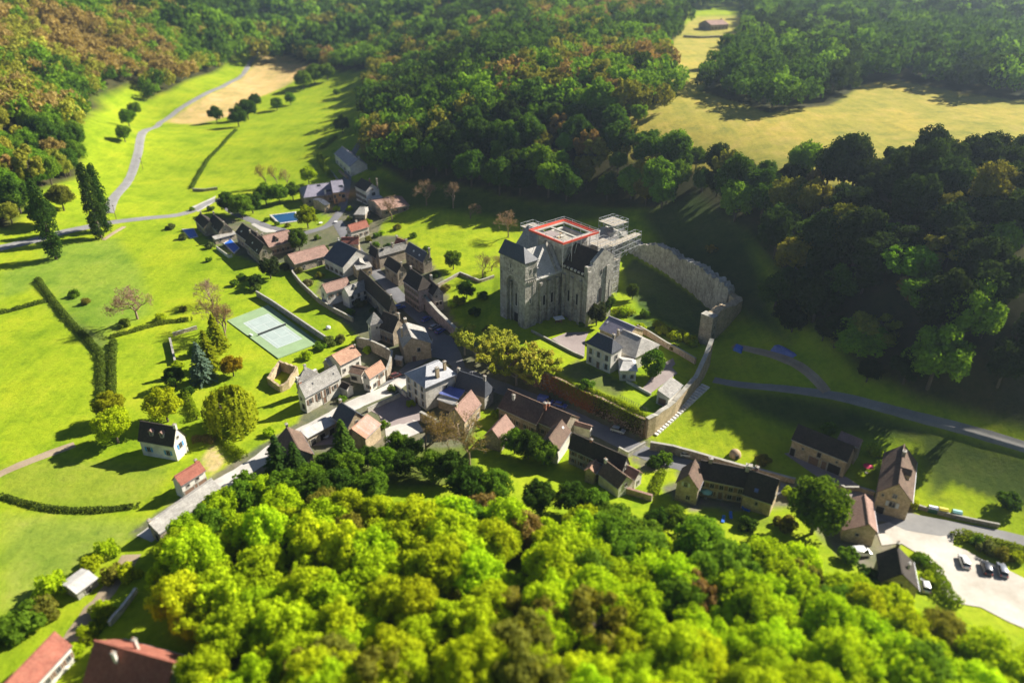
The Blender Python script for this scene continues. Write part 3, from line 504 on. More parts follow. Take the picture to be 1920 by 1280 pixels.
H('house', 'dark-roofed house with pale stone gable above a tan lean-to', 'A1', (215,700), (322,800), (262,888), 8, 4.5, 'tile_dark', 'wall_stone', wins=[('V', 2, 3, 'shut'), ('2', 'at', [(.5, 4.6, .8, 1.1, 'plain')])], ch=[(0.02, 0, 1.1), (.98, 0, .9)])
H('lean_to', 'low tan stone-slab lean-to roof below the dark-roofed house and pool', 'A1', (200,925), (415,868), (300,935), 3.4, 2.6, 'lauze', 'wall_stone', wb=.4, cat='outbuilding', wins=[('V', 1, 2, 'hole')])
H('house', 'dark steep-roofed house with two white skylights, behind the pool house', 'A1', (500,790), (655,900), (440,890), 8.5, 5, 'tile_dark', 'wall_stone', wins=[('V', 1, 4, 'shut')], ch=[(.98, 0, 1)], sky=[(.25, .55, .9, 'white_board'), (.7, .35, .9, 'white_board')])
H('house', 'dark steep-roofed house with shaded wall down to the dark bushes', 'A1', (580,885), (722,1000), (665,1105), 9, 5, 'tile_dark', 'wall_stone', wins=[('V', 2, 3, 'shut'), ('2', 'at', [(.5, 5, .8, 1.1, 'plain')])], ch=[(.02, 0, 1)], sky=[(.4, .5, .8, 'white_board'), (.8, .75, .6, 'white_board')])
H('house', 'brown-roofed house with a dark dormer beside a round leafy tree', 'A1', (700,920), (965,858), (880,1005), 7.5, 4.2, 'tile_pink', 'wall_stone', wins=[('V', 1, 5, 'shut')], dorm=[(.38, .72, 1.6, 1.3, 'tile_brown')], ch=[(.02, 0, 1)])
H('barn', 'long low barn with pinkish roof and dark doorway, above the garden wall', 'A1', (955,1105), (1325,1008), (1185,1160), 6.5, 3.9, 'tile_pink', 'wall_stone', cat='barn', wins=[('V', 'at', [(.68, 0.1, 1.9, 2.2, 'hole'), (.62, 2.7, .7, .6, 'hole'), (.25, 1.2, .7, .9, 'plain')])])
H('house', 'lilac slate-roofed house with white chimney beside the garden pool', 'A1', (1155,412), (1390,385), (1330,530), 8, 4.4, 'slate_lilac', 'wall_stone', h1=4, ch=[(.6, .9, -1.0, .9, 'frame_white')], sky=[(.45, .08, 1.8, 'glass'), (.75, .6, 3.4, 'slate')], wins=[('V', 1, 3, 'plain')])
H('house', 'tall grey-roofed house with orange plaster wall facing the garden', 'A1', (1385,368), (1505,358), (1480,495), 9.5, 5.8, 'slate_lilac', 'wall_orange', sky=[(.75, .45, 2.2, 'glass')], wins=[('V', 'at', [(.1, 2.8, .9, 1.5, 'plain'), (.55, 3.6, .7, .9, 'plain'), (.85, 2.6, 1.4, 1.6, 'plain'), (.2, .2, 1, 2.1, 'door')])])
H('annex', 'small blue-roofed annex at the corner of the orange plaster house', 'A1', (1258,566), (1318,552), (1315,612), 5, 4.2, 'slate', 'wall_tan', cat='outbuilding', wins=[('V', 'at', [(.5, 1, .8, 1.1, 'plain')])])
H('house', 'white timber-fronted townhouse with dark roof and two tall chimneys', 'A1', (1690,340), (1800,395), (1755,488), 10, 6.6, 'tile_dark', 'wall_plaster', wins=[('V', 2, 6, 'shut', .8, 1.4), ('2', 'at', [(.5, 6.3, .7, .8, 'hole'), (.45, 3.6, 1.6, 1.4, 'plain')])], ch=[(.98, -.7, 1.8, .8, 'wall_stone'), (.6, -.3, 1, .7, 'brick')])
H('house', 'low pink-roofed house partly hidden by a reddish bare tree', 'B7', (1130,935), (1545,862), (1330,1060), 5.5, 3.4, 'tile_pink', 'wall_stone', wins=[('V', 1, 3, 'shut')])
H('conservatory', 'small white-roofed conservatory against the townhouse gable', 'B7', (1085,882), (1225,850), (1160,915), 3.4, 2.8, 'sheet_pale', 'frame_white', cat='outbuilding', wb=.6, wins=[('V', 1, 4, 'plain', .7, 1.5, .5, 2)])
H('pavilion', 'small grey hip-roofed pavilion between the townhouse and the red-patched roof', 'B7', (915,1020), (990,1022), (955,1140), 6, 4, 'lauze', 'wall_stone', h1=1.6, h2=1.6, cat='house', wins=[('V', 1, 2, 'shut')])
H('house', 'half-timbered house under a patched red tile roof', 'A2', (278,225), (462,172), (420,262), 7, 4.3, 'tile_red', 'wall_white', wins=[('V', 1, 3, 'shut'), ('1', 'at', [(.5, 3.4, .7, .9, 'plain')])], ch=[(.5, -.3, .7)])
H('house', 'red-roofed house with sunlit tan gable behind the great dark-blue roof', 'A2', (212,348), (388,345), (290,420), 7.5, 5, 'tile_red', 'wall_tan', wins=[('2', 'at', [(.5, 4.2, .8, 1.1, 'plain')])], ch=[(.95, -.2, .8)])
H('house', 'large house with one great dark-blue slate slope in shade', 'A2', (180,375), (375,468), (175,625), 10, 4.4, 'slate', 'wall_plaster', wins=[('V', 1, 4, 'shut')], ch=[(.02, 0, .9)])
H('lean_to', 'pale stone-slab lean-to at the end of the dark-blue slate roof', 'A2', (388,500), (398,592), (480,600), 6, 4.2, 'lauze', 'wall_stone', wb=.5, cat='outbuilding', wins=[('V', 1, 2, 'hole', .7, .9)])
H('outbuilding', 'small tan outbuilding with pale roof on the village street corner', 'A2', (340,625), (495,590), (400,665), 5, 3.9, 'lauze', 'wall_tan', cat='outbuilding', wins=[('V', 1, 3, 'hole', .7, .9)])
H('house', 'narrow dark-roofed house at the top bend of the village street', 'A2', (507,415), (580,470), (560,560), 8.5, 5, 'tile_dark', 'wall_stone', wins=[('V', 2, 2, 'shut')], ch=[(.02, 0, .8)])
H('house', 'long house with sunlit stone-slab roof and small dormer', 'A2', (575,470), (868,390), (690,500), 7.8, 5, 'lauze', 'wall_stone', wins=[('V', 1, 4, 'shut')], dorm=[(.14, .6, 1.5, 1.3, 'tile_dark')], ch=[(.5, 0, 1.1), (.98, 0, 1)])
H('house', 'small red roof peeping behind the long stone-slab roof', 'A2', (762,347), (862,380), (722,403), 7, 4.6, 'tile_red', 'wall_stone', ch=[(.05, 0, .8)])
H('house', 'slate-roofed house with two white skylights and sunlit gable beside the orchard lawn', 'A2', (888,392), (1072,500), (912,528), 8.6, 5, 'slate', 'wall_stone', wins=[('V', 2, 4, 'shut', .8, 1.1, .9, 2.3), ('2', 'at', [(.35, 4.5, .8, 1.1, 'plain')])], ch=[(.98, -.45, 1.5)], sky=[(.4, .45, .9, 'white_board'), (.72, .5, .9, 'white_board')])
H('house', 'dark-roofed stone house with arched doorway on the narrow street', 'A2', (680,530), (815,617), (672,645), 8.8, 5.5, 'tile_dark', 'wall_stone', wins=[('V', 'at', [(.2, 3.4, .8, 1.1, 'shut'), (.55, .1, 1.2, 2.2, 'door'), (.8, 3.4, .8, 1.1, 'shut')]), ('2', 'at', [(.5, 3.6, .8, 1.6, 'plain')])], ch=[(.98, 0, .8)])
H('house', 'three-storey house with dark hipped roof and rows of brown shutters', 'A2', (905,655), (1028,737), (890,825), 12.5, 8.4, 'tile_dark', 'wall_pink', h2=2.0, wins=[('V', 3, 6, 'shut', .8, 1.4, .9, 2.7), ('2', 'at', [(.6, 5, .9, 1.2, 'plain'), (.6, .1, 1.1, 2.1, 'door')])], ch=[(.03, 0, .8)])
H('house', 'tall narrow stone house with dark roof beside the street retaining wall', 'A2', (1090,757), (1180,838), (1072,882), 9.8, 6.6, 'tile_dark', 'wall_grey', wins=[('V', 1, 2, 'plain', .7, 1.1, 3.6), ('2', 'at', [(.7, 5.6, .7, 1.0, 'plain'), (.3, 2.4, .9, 1.4, 'hole'), (.65, 2.4, .9, 1.4, 'hole')])], ch=[(.05, -.3, 1.2, 1.0, 'wall_white')], drop=3)
H('house', 'long house with huge steep dark roof running down to the plaza', 'A2', (400,660), (722,955), (660,1068), 9.6, 4.6, 'tile_dark', 'wall_stone', wins=[('V', 1, 4, 'shut'), ('2', 'at', [(.5, 3.6, .9, 1.2, 'plain')])], ch=[(.97, 0, .8)], wmax=7)
H('house', 'white-walled wing with pale stone roof and dormer beside the steep dark roof', 'A2', (240,848), (440,773), (330,920), 7.6, 4.8, 'lauze', 'wall_plaster', wins=[('V', 2, 3, 'plain', .9, 1.3, .8, 2.2)], dorm=[(.42, .6, 1.4, 1.2, 'lauze')])
H('house', 'red-roofed house with pale gable next to the dovecote gardens', 'A2', (20,818), (270,745), (190,868), 8, 5.4, 'tile_pink', 'wall_plaster', wins=[('1', 'at', [(.4, 3.4, .8, 1.1, 'plain'), (.7, 1.0, .8, 1.1, 'plain')]), ('V', 1, 3, 'shut', .8, 1.1, 3)])
H('dovecote', 'white square dovecote tower with steep pyramidal stone roof', 'A6', (1601,561), (1609,559), (1655,672), 10.5, 6.8, 'lauze', 'wall_plaster', h1=2.3, h2=2.3, cat='tower', wins=[('V', 'at', [(.5, 5, .5, .6, 'hole')]), ('1', 'at', [(.5, 4.6, .5, .6, 'hole')])])
H('house', 'dark-roofed main block of the manor behind the dovecote', 'A6', (1700,548), (1858,612), (1780,770), 9.5, 4.8, 'tile_dark', 'wall_stone', wins=[('V', 1, 3, 'shut')], ch=[(.97, 0, 1.4)])
H('house', 'manor wing with sunlit mottled stone roof above the plaza', 'A7', (1492,15), (1558,172), (1700,105), 9, 5.8, 'lauze', 'wall_tan', wins=[('V', 2, 2, 'shut', .9, 1.3), ('2', 'at', [(.55, 3.6, .9, 1.3, 'plain'), (.35, .1, 1.1, 2.1, 'door')])], ch=[(.02, 0, 1.2, 1.2), (.5, -.7, 1, .8)], wb=3.2)
H('house', 'large white-walled house with long pale stone roof and brick chimney', 'A7', (430,650), (800,452), (710,655), 9.2, 5.6, 'lauze', 'wall_white', wins=[('V', 'at', [(.12, 2.6, .9, 1.6, 'shut'), (.36, 2.2, 1.0, 2.4, 'shut'), (.6, 2.2, 1.0, 2.4, 'shut'), (.82, 2.8, .9, 1.4, 'shut'), (.5, .1, 1.1, 2.1, 'door')]), ('1', 'at', [(.6, 1.0, 1.1, 1.6, 'hole'), (.4, 3.9, .7, .9, 'plain')])], ch=[(.06, -.35, .5, .9, 'brick')], sky=[(.3, .3, .5, 'iron'), (.85, .4, .5, 'iron')])
H('house', 'pyramid-roofed wing with white sunlit slope behind the large pale roof', 'A7', (486,474), (500,468), (560,565), 9.6, 6, 'lauze', 'wall_white', h1=3.6, h2=3.6, ch=[(.2, 0, .8, .7, 'wall_white')], wins=[('1', 'at', [(.5, 4, .7, .9, 'plain')])])
H('house', 'small house with smooth orange roof beside the walled court', 'A7', (757,350), (970,246), (950,400), 7, 4.6, 'tile_orange', 'wall_plaster', wins=[('V', 1, 3, 'plain', .8, 1.0, 1.6)], ch=[(.97, .3, .4, .5, 'timber')])
H('lean_to', 'grey lean-to at the back of the first orange-roofed house', 'A7', (690,395), (762,358), (745,455), 5.2, 3.4, 'sheet_pale', 'wall_grey', cat='outbuilding')
H('house', 'small house with orange roof and creamy front at the street junction', 'A7', (1086,510), (1250,400), (1238,522), 7.2, 4.8, 'tile_orange', 'wall_plaster', wins=[('V', 'at', [(.75, 2.6, 1.1, 1.3, 'shut'), (.3, .9, 1.2, 1.2, 'plain'), (.55, .1, 1, 2.1, 'door'), (.5, 3.6, .5, .5, 'hole')]), ('1', 'at', [(.8, 1.2, .8, 1.1, 'shut'), (.4, 4.6, .5, .6, 'hole')])])
H('outbuilding', 'low brown-grey outbuilding between the two orange-roofed houses', 'A7', (965,455), (1092,484), (945,527), 4.4, 3.4, 'tile_brown', 'wall_white', cat='outbuilding', wins=[('V', 'at', [(.35, .9, 2.0, 1.3, 'hole')])])
H('town_hall', 'square three-storey town hall with hipped slate roof and orange side wall', 'A8', (316,238), (440,186), (475,390), 11.6, 8.2, 'slate_glare', 'wall_white', h1=4.6, h2=2.5, cat='building', wins=[('1', 3, 3, 'shutg', .9, 1.5, .9, 2.6), ('V', 'at', [(.65, 4.5, 1.0, 1.5, 'plain')])], ch=[(.2, .75, .6, 1.1, 'wall_tan'), (.98, .55, .8, .9, 'wall_tan')])
H('house', 'dark slate roof with rugged pale stone end behind the town hall', 'A8', (640,290), (905,378), (880,556), 9, 4.6, 'slate', 'wall_grey', h2=1.6, ch=[(.0, 0, .7), (.98, 0, 1)], wmax=7.5)
H('glasshouse', 'blue glazed lean-to roof tucked beside the town hall', 'A8', (505,438), (700,492), (560,552), 5.0, 4.2, 'sheet_blue', 'wall_grey', cat='outbuilding', wb=.5)
H('lean_to', 'beige sheet lean-to below the blue glazed roof', 'A8', (465,517), (640,577), (500,603), 4.0, 3.2, 'sheet_pale', 'wall_tan', cat='outbuilding', wb=.5)
H('house', 'orange-brown roof showing through the big bare tree', 'A8', (768,485), (600,665), (845,650), 8.5, 4.6, 'tile_pink', 'wall_tan', wins=[('V', 1, 3, 'shut')], ch=[(.9, 0, .8)])
H('house', 'brown gabled roof right of the big bare tree', 'A8', (1112,728), (975,880), (1160,890), 7, 4, 'tile_pink', 'wall_stone', wins=[('1', 'at', [(.5, 3, .8, 1.1, 'plain')])])
H('house', 'long brown-roofed row house with red ridge along the street', 'A8', (1130,475), (1520,640), (1235,750), 8, 4.2, 'tile_brown', 'wall_stone', wins=[('V', 1, 5, 'shut'), ('B', 2, 5, 'shut', .8, 1.1, .8, 2.2)], ch=[(.25, .35, .2, .8, 'wall_white'), (.99, .1, 1.0, .9, 'brick')], wmax=6)
H('house', 'middle brown-roofed row house with white rib on its roof', 'B1', (245,312), (490,412), (232,522), 7.6, 4.2, 'tile_brown', 'wall_stone', wins=[('V', 1, 3, 'shut')], ch=[(.08, .05, .9, .7, 'brick')], wmax=6)
H('house', 'brown cross-gabled roof in the middle of the row houses', 'B1', (395,462), (262,648), (440,650), 8, 5, 'tile_brown', 'wall_white', wins=[('2', 'at', [(.5, 3.6, .9, 1.1, 'plain'), (.3, 1, .9, 1.1, 'plain')])], sky=[(.2, .3, .7, 'white_board')], wmax=5)
H('house', 'long dark-roofed row house ending near the round car-side bush', 'B1', (500,592), (1048,832), (690,850), 8.6, 5, 'tile_dark', 'wall_grey', wins=[('V', 2, 6, 'shut', .8, 1.1, .8, 2.2), ('2', 'at', [(.5, 4.6, .8, 1.1, 'plain')])], ch=[(.35, 0, .5, .7, 'brick')], wmax=6.5)
H('lean_to', 'sunlit tan lean-to roof on the street side of the row houses', 'B1', (500,467), (690,522), (590,538), 3.9, 3.1, 'tile_pink', 'wall_white', cat='outbuilding', wb=1.2, wins=[('2', 'at', [(.5, .8, 1.2, 1.4, 'plain')])])
H('lean_to', 'little orange roof against the back of the dark row house', 'B1', (735,858), (672,950), (800,900), 5, 3.8, 'tile_orange', 'wall_stone', cat='outbuilding')
H('house', 'brown roof sloping toward the near wood behind the row house', 'B1', (835,870), (1045,1028), (890,1105), 6.2, 3.6, 'tile_brown', 'wall_white', wins=[('2', 'at', [(.5, 2.6, .9, 1.1, 'plain')])], ch=[(.02, .1, .6, .7, 'wall_white')], wmax=4.5)
H('outbuilding', 'small sunlit pink-roofed outbuilding with white wall by the garden lawn', 'B1', (1045,912), (1172,978), (1010,1003), 5, 3.4, 'tile_pink', 'wall_white', cat='outbuilding', wins=[('2', 'at', [(.5, .9, .8, 1.1, 'plain')])])
H('house', 'gable-fronted wing with paired window, left end of the long dark farmhouse', 'B2', (555,540), (490,692), (600,832), 9, 5.4, 'tile_brown', 'wall_stone', wins=[('2', 'at', [(.42, 4.9, .8, 1.2, 'shutg'), (.6, 1.2, .9, 1.2, 'plain')]), ('V', 1, 2, 'hole', .8, 1.0)], wmax=5)
H('house', 'middle of the long dark farmhouse with tan shaded front', 'B2', (610,545), (1095,640), (800,775), 8.5, 5.4, 'tile_dark', 'wall_tan', wins=[('V', 2, 5, 'shut', .9, 1.2, .8, 2.3)], ch=[(.2, 0, 1, .9, 'wall_stone'), (.98, 0, 1.2, 1.4, 'wall_white')], wmax=6.5)
H('house', 'right end of the long dark farmhouse with blue skylight', 'B2', (1095,640), (1398,740), (1190,945), 9.2, 4.4, 'tile_dark', 'wall_tan', sky=[(.4, .62, .9, 'sheet_blue')], wins=[('V', 'at', [(.5, 2.2, .5, .9, 'hole')]), ('2', 'at', [(.5, 3.5, .9, 1.2, 'plain')])], ch=[(.2, -.3, .6, .8, 'tile_pink')], wmax=7)
H('barn', 'long barn with dark roof, tan front and wooden barn doors', 'B3', (300,187), (865,410), (510,450), 8, 4.8, 'tile_dark', 'wall_tan', cat='barn', wins=[('V', 'at', [(.05, .1, 1.2, 2.4, 'hole'), (.22, 3.4, .4, .4, 'hole'), (.45, .1, 2.4, 2.3, 'door'), (.52, 3.0, .9, 1.4, 'hole'), (.64, .1, 1.2, 2.4, 'door'), (.82, .1, 3.0, 2.6, 'hole'), (.84, 3.5, .4, .5, 'hole')])])
H('outbuilding', 'pink-roofed back wing of the tan barn', 'B3', (730,258), (945,345), (760,362), 6.6, 5.2, 'tile_pink', 'wall_stone', cat='outbuilding')
H('house', 'steep brown-roofed stone house with grey shutters at the end of the lane', 'B3', (1365,387), (1312,782), (1475,730), 9.6, 5.6, 'tile_brown', 'wall_tan', wins=[('2', 'at', [(.5, 2.9, 1.2, 1.4, 'shutg'), (.5, 5.6, .8, .9, 'plain'), (.15, 5.2, .4, .5, 'hole'), (.2, .1, 1.6, 1.9, 'hole')]), ('V', 1, 3, 'shut')], dorm=[(.62, .55, 2.2, 1.6, 'tile_brown')], ch=[(.28, .03, 1.1, 1.0, 'wall_stone')])
H('garage', 'tan garage with ribbed pinkish roof beside the white parking ground', 'B3', (970,886), (1015,1187), (1068,1070), 6.6, 4.8, 'tile_pink', 'wall_tan', e2=(722,1045), heb=3.4, cat='outbuilding', wins=[('2', 'at', [(.45, 2.2, .6, .6, 'hole')])])
H('house', 'dark brown house with black chimney beside the parked van', 'B4', (835,562), (880,802), (975,700), 7.5, 4.2, 'tile_dark', 'wall_stone', e2=(662,700), wins=[('V', 1, 3, 'shut'), ('2', 'at', [(.5, 3, .8, 1.1, 'plain')])], ch=[(.02, 0, 1, .7, 'timber'), (.5, .5, -.6, .5, 'wall_white')])
H('house', 'white house with bright blue shutters and two pink dormers by the meadow', 'B5', (225,152), (587,215), (365,380), 9.5, 4.9, 'tile_dark', 'wall_plaster', wins=[('V', 'at', [(.22, 1.6, 1.0, 1.4, 'shutb'), (.78, 1.6, 1.0, 1.4, 'shutb')]), ('2', 'at', [(.5, 2.9, 1.0, 1.5, 'shutb'), (.55, 6, .6, .7, 'hole')])], dorm=[(.37, .62, 1.2, 1.4, 'tile_pink'), (.66, .62, 1.2, 1.4, 'tile_pink')], ch=[(.97, 0, .7)])
H('house', 'small cream house with red roof and brown doors beside the lower lane', 'B5', (568,708), (820,553), (770,720), 6.6, 4.5, 'tile_red', 'wall_plaster', wins=[('V', 'at', [(.25, .2, 2.6, 1.9, 'door'), (.25, 2.8, .7, .7, 'hole'), (.55, .2, .9, 2.1, 'door'), (.8, .2, 2.4, 2.0, 'door'), (.65, 3.0, .8, .8, 'hole')])], ch=[(.9, -.2, .6, .6, 'brick')])
H('barn', 'long low grey stone-roofed barn along the lower lane', 'T6', (832,378), (1190,130), (1070,320), 5, 3, 'lauze', 'wall_stone', cat='barn', wb=.6, ch=[(.02, 0, .4, .7)], wins=[('1', 'at', [(.6, .1, 1.2, 1.9, 'hole')])])
H('house', 'red-roofed white-walled house cut by the lower left corner', 'T6', (-80,1395), (310,990), (318,1165), 7, 4, 'tile_red', 'wall_plaster', wins=[('V', 1, 6, 'shut')])
H('house', 'big red-roofed house with two white chimneys at the bottom edge', 'T6', (530,1040), (980,1165), (845,1072), 9, 3.4, 'tile_red', 'wall_plaster', wins=[('2', 'at', [(.5, 2.6, .9, 1.3, 'plain'), (.5, 5.4, .7, .8, 'plain')])], ch=[(.42, .35, .4, .7, 'wall_white'), (.33, -.3, .4, .7, 'wall_white')])
H('shed', 'small white-roofed shed in the scrub beside the lower lane', 'T6', (375,738), (500,648), (480,742), 3, 2.3, 'sheet_pale', 'wall_grey', cat='shed', wins=[('V', 1, 1, 'hole', 1.2, 1.6, .1)])
H('farmhouse', 'distant red-roofed farmhouse at the top of the clearing', 'B8', (545,205), (722,197), (640,268), 7, 4, 'tile_pink', 'wall_stone', wins=[('V', 1, 5, 'shut')], ch=[(.9, 0, 1)])
H('house', 'shaded violet slate-roofed house under the dark wood', 'B7', (650,115), (890,310), (765,425), 8, 4.4, 'slate_lilac', 'wall_plaster', wins=[('V', 1, 4, 'shut')], ch=[(.95, -.2, 1)])
H('presbytery', 'white two-storey presbytery with dark hipped roof on the abbey terrace', 'A5', (732,288), (866,345), (745,427), 10.4, 7.2, 'slate', 'wall_plaster', h1=2.0, h2=2.0, wins=[('V', 2, 3, 'shutg', .9, 1.7, 1.0, 3.0), ('2', 'at', [(.5, 4.2, .9, 1.4, 'plain')])], ch=[(.85, -.5, .6, .8, 'wall_stone')])
H('house', 'lilac slate back wing of the presbytery', 'A5', (832,147), (1060,243), (782,270), 7.2, 4.4, 'slate_lilac', 'wall_tan', wins=[('V', 1, 3, 'plain')], sky=[(.1, .35, .4, 'white_board'), (.7, .5, .4, 'white_board')])
H('house', 'sunlit mottled stone-roofed middle wing of the presbytery', 'A5', (950,262), (1110,335), (930,450), 8.2, 4.8, 'lauze', 'wall_white', h2=3.0, wins=[('V', 1, 3, 'plain')], ch=[(.0, .35, .5, .8, 'wall_stone')], wmax=6)
H('outbuilding', 'low white hip-roofed scullery in front of the presbytery', 'A5', (955,525), (1030,527), (935,615), 5, 3.8, 'sheet_pale', 'wall_white', h1=1.4, h2=1.4, cat='outbuilding', wins=[('V', 1, 2, 'shutg', .8, 1.1)])
H('garage', 'white garage with grey sloping roof on the terrace edge above the steps', 'A5', (1250,783), (1370,672), (1460,745), 4.6, 3.4, 'lauze', 'wall_plaster', wb=.4, cat='outbuilding', wins=[('1', 'at', [(.5, .2, 2.2, 2.0, 'door')])])
H('house', 'brown-roofed house among the trees at the street bottom', 'A7', (308,1062), (430,1290), (480,1160), 7.5, 4.4, 'tile_brown', 'wall_stone', ch=[(.0, 0, .7)])
H('shed', 'long shed with pale flat-pitched roof beside the concrete lane', 'A7', (440,1105), (735,945), (620,1120), 4.6, 3.6, 'sheet_pale', 'wall_stone', wb=.6, cat='shed', wins=[('V', 1, 3, 'hole', 1.6, 2.0, .1)])
H('house', 'slate-roofed house with sunlit stone gable beside the rusty sheet roof', 'A7', (840,815), (1000,918), (830,1020), 8.6, 5, 'slate', 'wall_tan', wins=[('V', 1, 3, 'shut'), ('2', 'at', [(.5, 4.8, .7, .9, 'plain')])], ch=[(.02, 0, .7)])
H('barn', 'barn with striped rusty and white sheet roof', 'A7', (955,1085), (1115,937), (1180,1105), 6.6, 4.6, 'sheet_rust', 'wall_tan', wb=.5, cat='barn', wins=[('2', 'at', [(.5, .1, 2.0, 2.4, 'hole')])])
H('outbuilding', 'tiny dark-roofed outbuilding in the yard of the pale-roofed house', 'A7', (835,600), (938,645), (800,652), 4, 2.9, 'tile_dark', 'wall_white', cat='outbuilding')
H('shed', 'tiny white-roofed shed against the court wall by the plaza', 'A7', (1395,352), (1470,366), (1430,396), 3.4, 2.7, 'sheet_pale', 'wall_stone', cat='shed', wb=.5)
# ------------------------------------------------------------------ the abbey church
AO, AU, AV = (4.3, 214.1), (0.766, 0.643), (0.643, -0.766)
def AQ(u, v): return (AO[0] + AU[0] * u + AV[0] * v, AO[1] + AU[1] * u + AV[1] * v)
def AP(u, v, z): return (*AQ(u, v), z)
CH = thing('abbey_church', 'great grey fortified abbey church with tall arched west tower and scaffolding', 'church', (*AQ(20, -6.5), 5.5))
def abox(name, mat, u0, u1, v0, v1, z0, z1, parent=CH): return MB().obox(AO, AU, AV, u0, u1, v0, v1, z0, z1).build(name, mat, parent)
def fixn(o):
    bm = bmesh.new(); bm.from_mesh(o.data); bmesh.ops.recalc_face_normals(bm, faces=bm.faces); bm.to_mesh(o.data); bm.free()
    while o.data.uv_layers: o.data.uv_layers.remove(o.data.uv_layers[0])
    planar_uv(o.data); return o
def agable(name, mat, axis, c0, c1, half, mid, ze, zr, parent=CH, t=.35, hip0=0, hip1=0, both=True):
    """roof with its ridge along 'u' or 'v' from c0 to c1"""
    P = (lambda s, w, z: AP(s, mid + w, z)) if axis == 'u' else (lambda s, w, z: AP(mid + w, s, z))
    top = [P(c0, half, ze), P(c1, half, ze), P(c1 - hip1, 0, zr), P(c0 + hip0, 0, zr), P(c0, -half, ze), P(c1, -half, ze)]
    vs = top + [(x, y, z - t) for x, y, z in top]; fs = [(0, 1, 2, 3), (5, 4, 3, 2), (6, 9, 8, 7), (8, 9, 10, 11), (0, 6, 7, 1), (4, 5, 11, 10)]
    fs += [(0, 3, 4), (10, 9, 6), (0, 4, 10, 6)] if hip0 else [(0, 3, 9, 6), (3, 4, 10, 9)]
    fs += [(1, 5, 2), (8, 11, 7), (1, 7, 11, 5)] if hip1 else [(1, 7, 8, 2), (2, 8, 11, 5)]
    return fixn(MB().add(vs, fs).build(name, mat, parent))
def agwall(name, mat, axis, s, t, w0, w1, z0, ze, zr, parent=CH):
    P = (lambda q, w, z: AP(q, w, z)) if axis == 'u' else (lambda q, w, z: AP(w, q, z)); m = (w0 + w1) / 2
    vs = [P(q, *x) for q in (s, s + t) for x in ((w0, z0), (w1, z0), (w1, ze), (m, zr), (w0, ze))]
    return fixn(MB().add(vs, [(0, 1, 2, 3, 4), (9, 8, 7, 6, 5)] + [(i, (i + 1) % 5, 5 + (i + 1) % 5, 5 + i) for i in range(5)]).build(name, mat, parent))
def slot(parent, u, v, face, z, w, h, arch=True, name='window', frame='abbey_pale'):
    """narrow round-headed opening on a wall: face 'W' (-u), 'S' (+v)"""
    d = .07; P = (lambda q, zz, e: AP(u - e, v + q, zz)) if face == 'W' else (lambda q, zz, e: AP(u + q, v + e, zz))
    def prof(w_, h_, z_): return [(-w_/2, z_), (w_/2, z_)] + ([(w_/2 * math.cos(t), z_ + h_ + w_/2 * math.sin(t)) for t in np.linspace(0, math.pi, 9)] if arch else [(w_/2, z_ + h_), (-w_/2, z_ + h_)])
    def slab(pr, e0, e1):
        n = len(pr); m = MB(); m.add([P(q, zz, e0) for q, zz in pr] + [P(q, zz, e1) for q, zz in pr], [tuple(range(n)), tuple(range(n, 2 * n))[::-1]] + [(i, (i + 1) % n, n + (i + 1) % n, n + i) for i in range(n)]); return m
    F = fixn(slab(prof(w + .5, h, z - .25), -.1, d).build(name, frame, parent)); fixn(slab(prof(w, h, z), -.1, d + .05).build('opening', 'dark_gap', F)); return F
# west tower: two piers, a deep arched recess, a plain top
TW = abox('west_tower', 'abbey_stone', 1.7, 5, -12.9, -.1, 3, 29.8)
abox('pier', 'abbey_stone', 0, 1.7, -13, -9.6, 3, 24, TW); abox('pier', 'abbey_stone', 0, 1.7, -3.2, 0, 3, 24, TW)
m = MB()
for i in range(16):
    v0 = -9.6 + 6.4 * i / 16; v1 = v0 + .4; vm = (v0 + v1) / 2 + 6.4; zt = 20 + 3.4 * math.sqrt(max(0, 1 - (vm / 3.2) ** 2)); m.obox(AO, AU, AV, 0.02, 1.7, v0, v1, zt, 24)
m.build('arch_head', 'abbey_stone', TW); abox('tower_top', 'abbey_stone', 0, 5.05, -13, 0, 24, 30, TW)
abox('string_course', 'cap_stone', -.12, 5.1, -13.12, .12, 23.8, 24.1, TW)
for q in (-8.6, -4.2): abox('buttress', 'abbey_stone', .8, 1.75, q - .3, q + .3, 3, 20.5, TW)
abox('doorway', 'dark_gap', 1.6, 1.75, -7.4, -5.4, 3, 9.2, TW); slot(TW, 1.7, -6.4, 'W', 12, .9, 4.2, name='tall_window'); slot(TW, 0, -7.2, 'W', 26, .5, 1.4); slot(TW, 0, -6.2, 'W', 25.0, .35, .5); slot(TW, 0, -8.2, 'W', 25.0, .35, .5)
slot(TW, 2.4, 0, 'S', 25.8, .5, 1.2); slot(TW, 2.2, 0, 'S', 15, .4, 1.2)
for i in range(5): abox('corbel', 'abbey_stone', 1 + i * .8, 1.35 + i * .8, 0, .45, 22.6, 23.2, TW)
agable('tower_roof', 'slate', 'v', -13.3, .3, 2.9, 2.5, 29.9, 33.8, hip1=4.0)
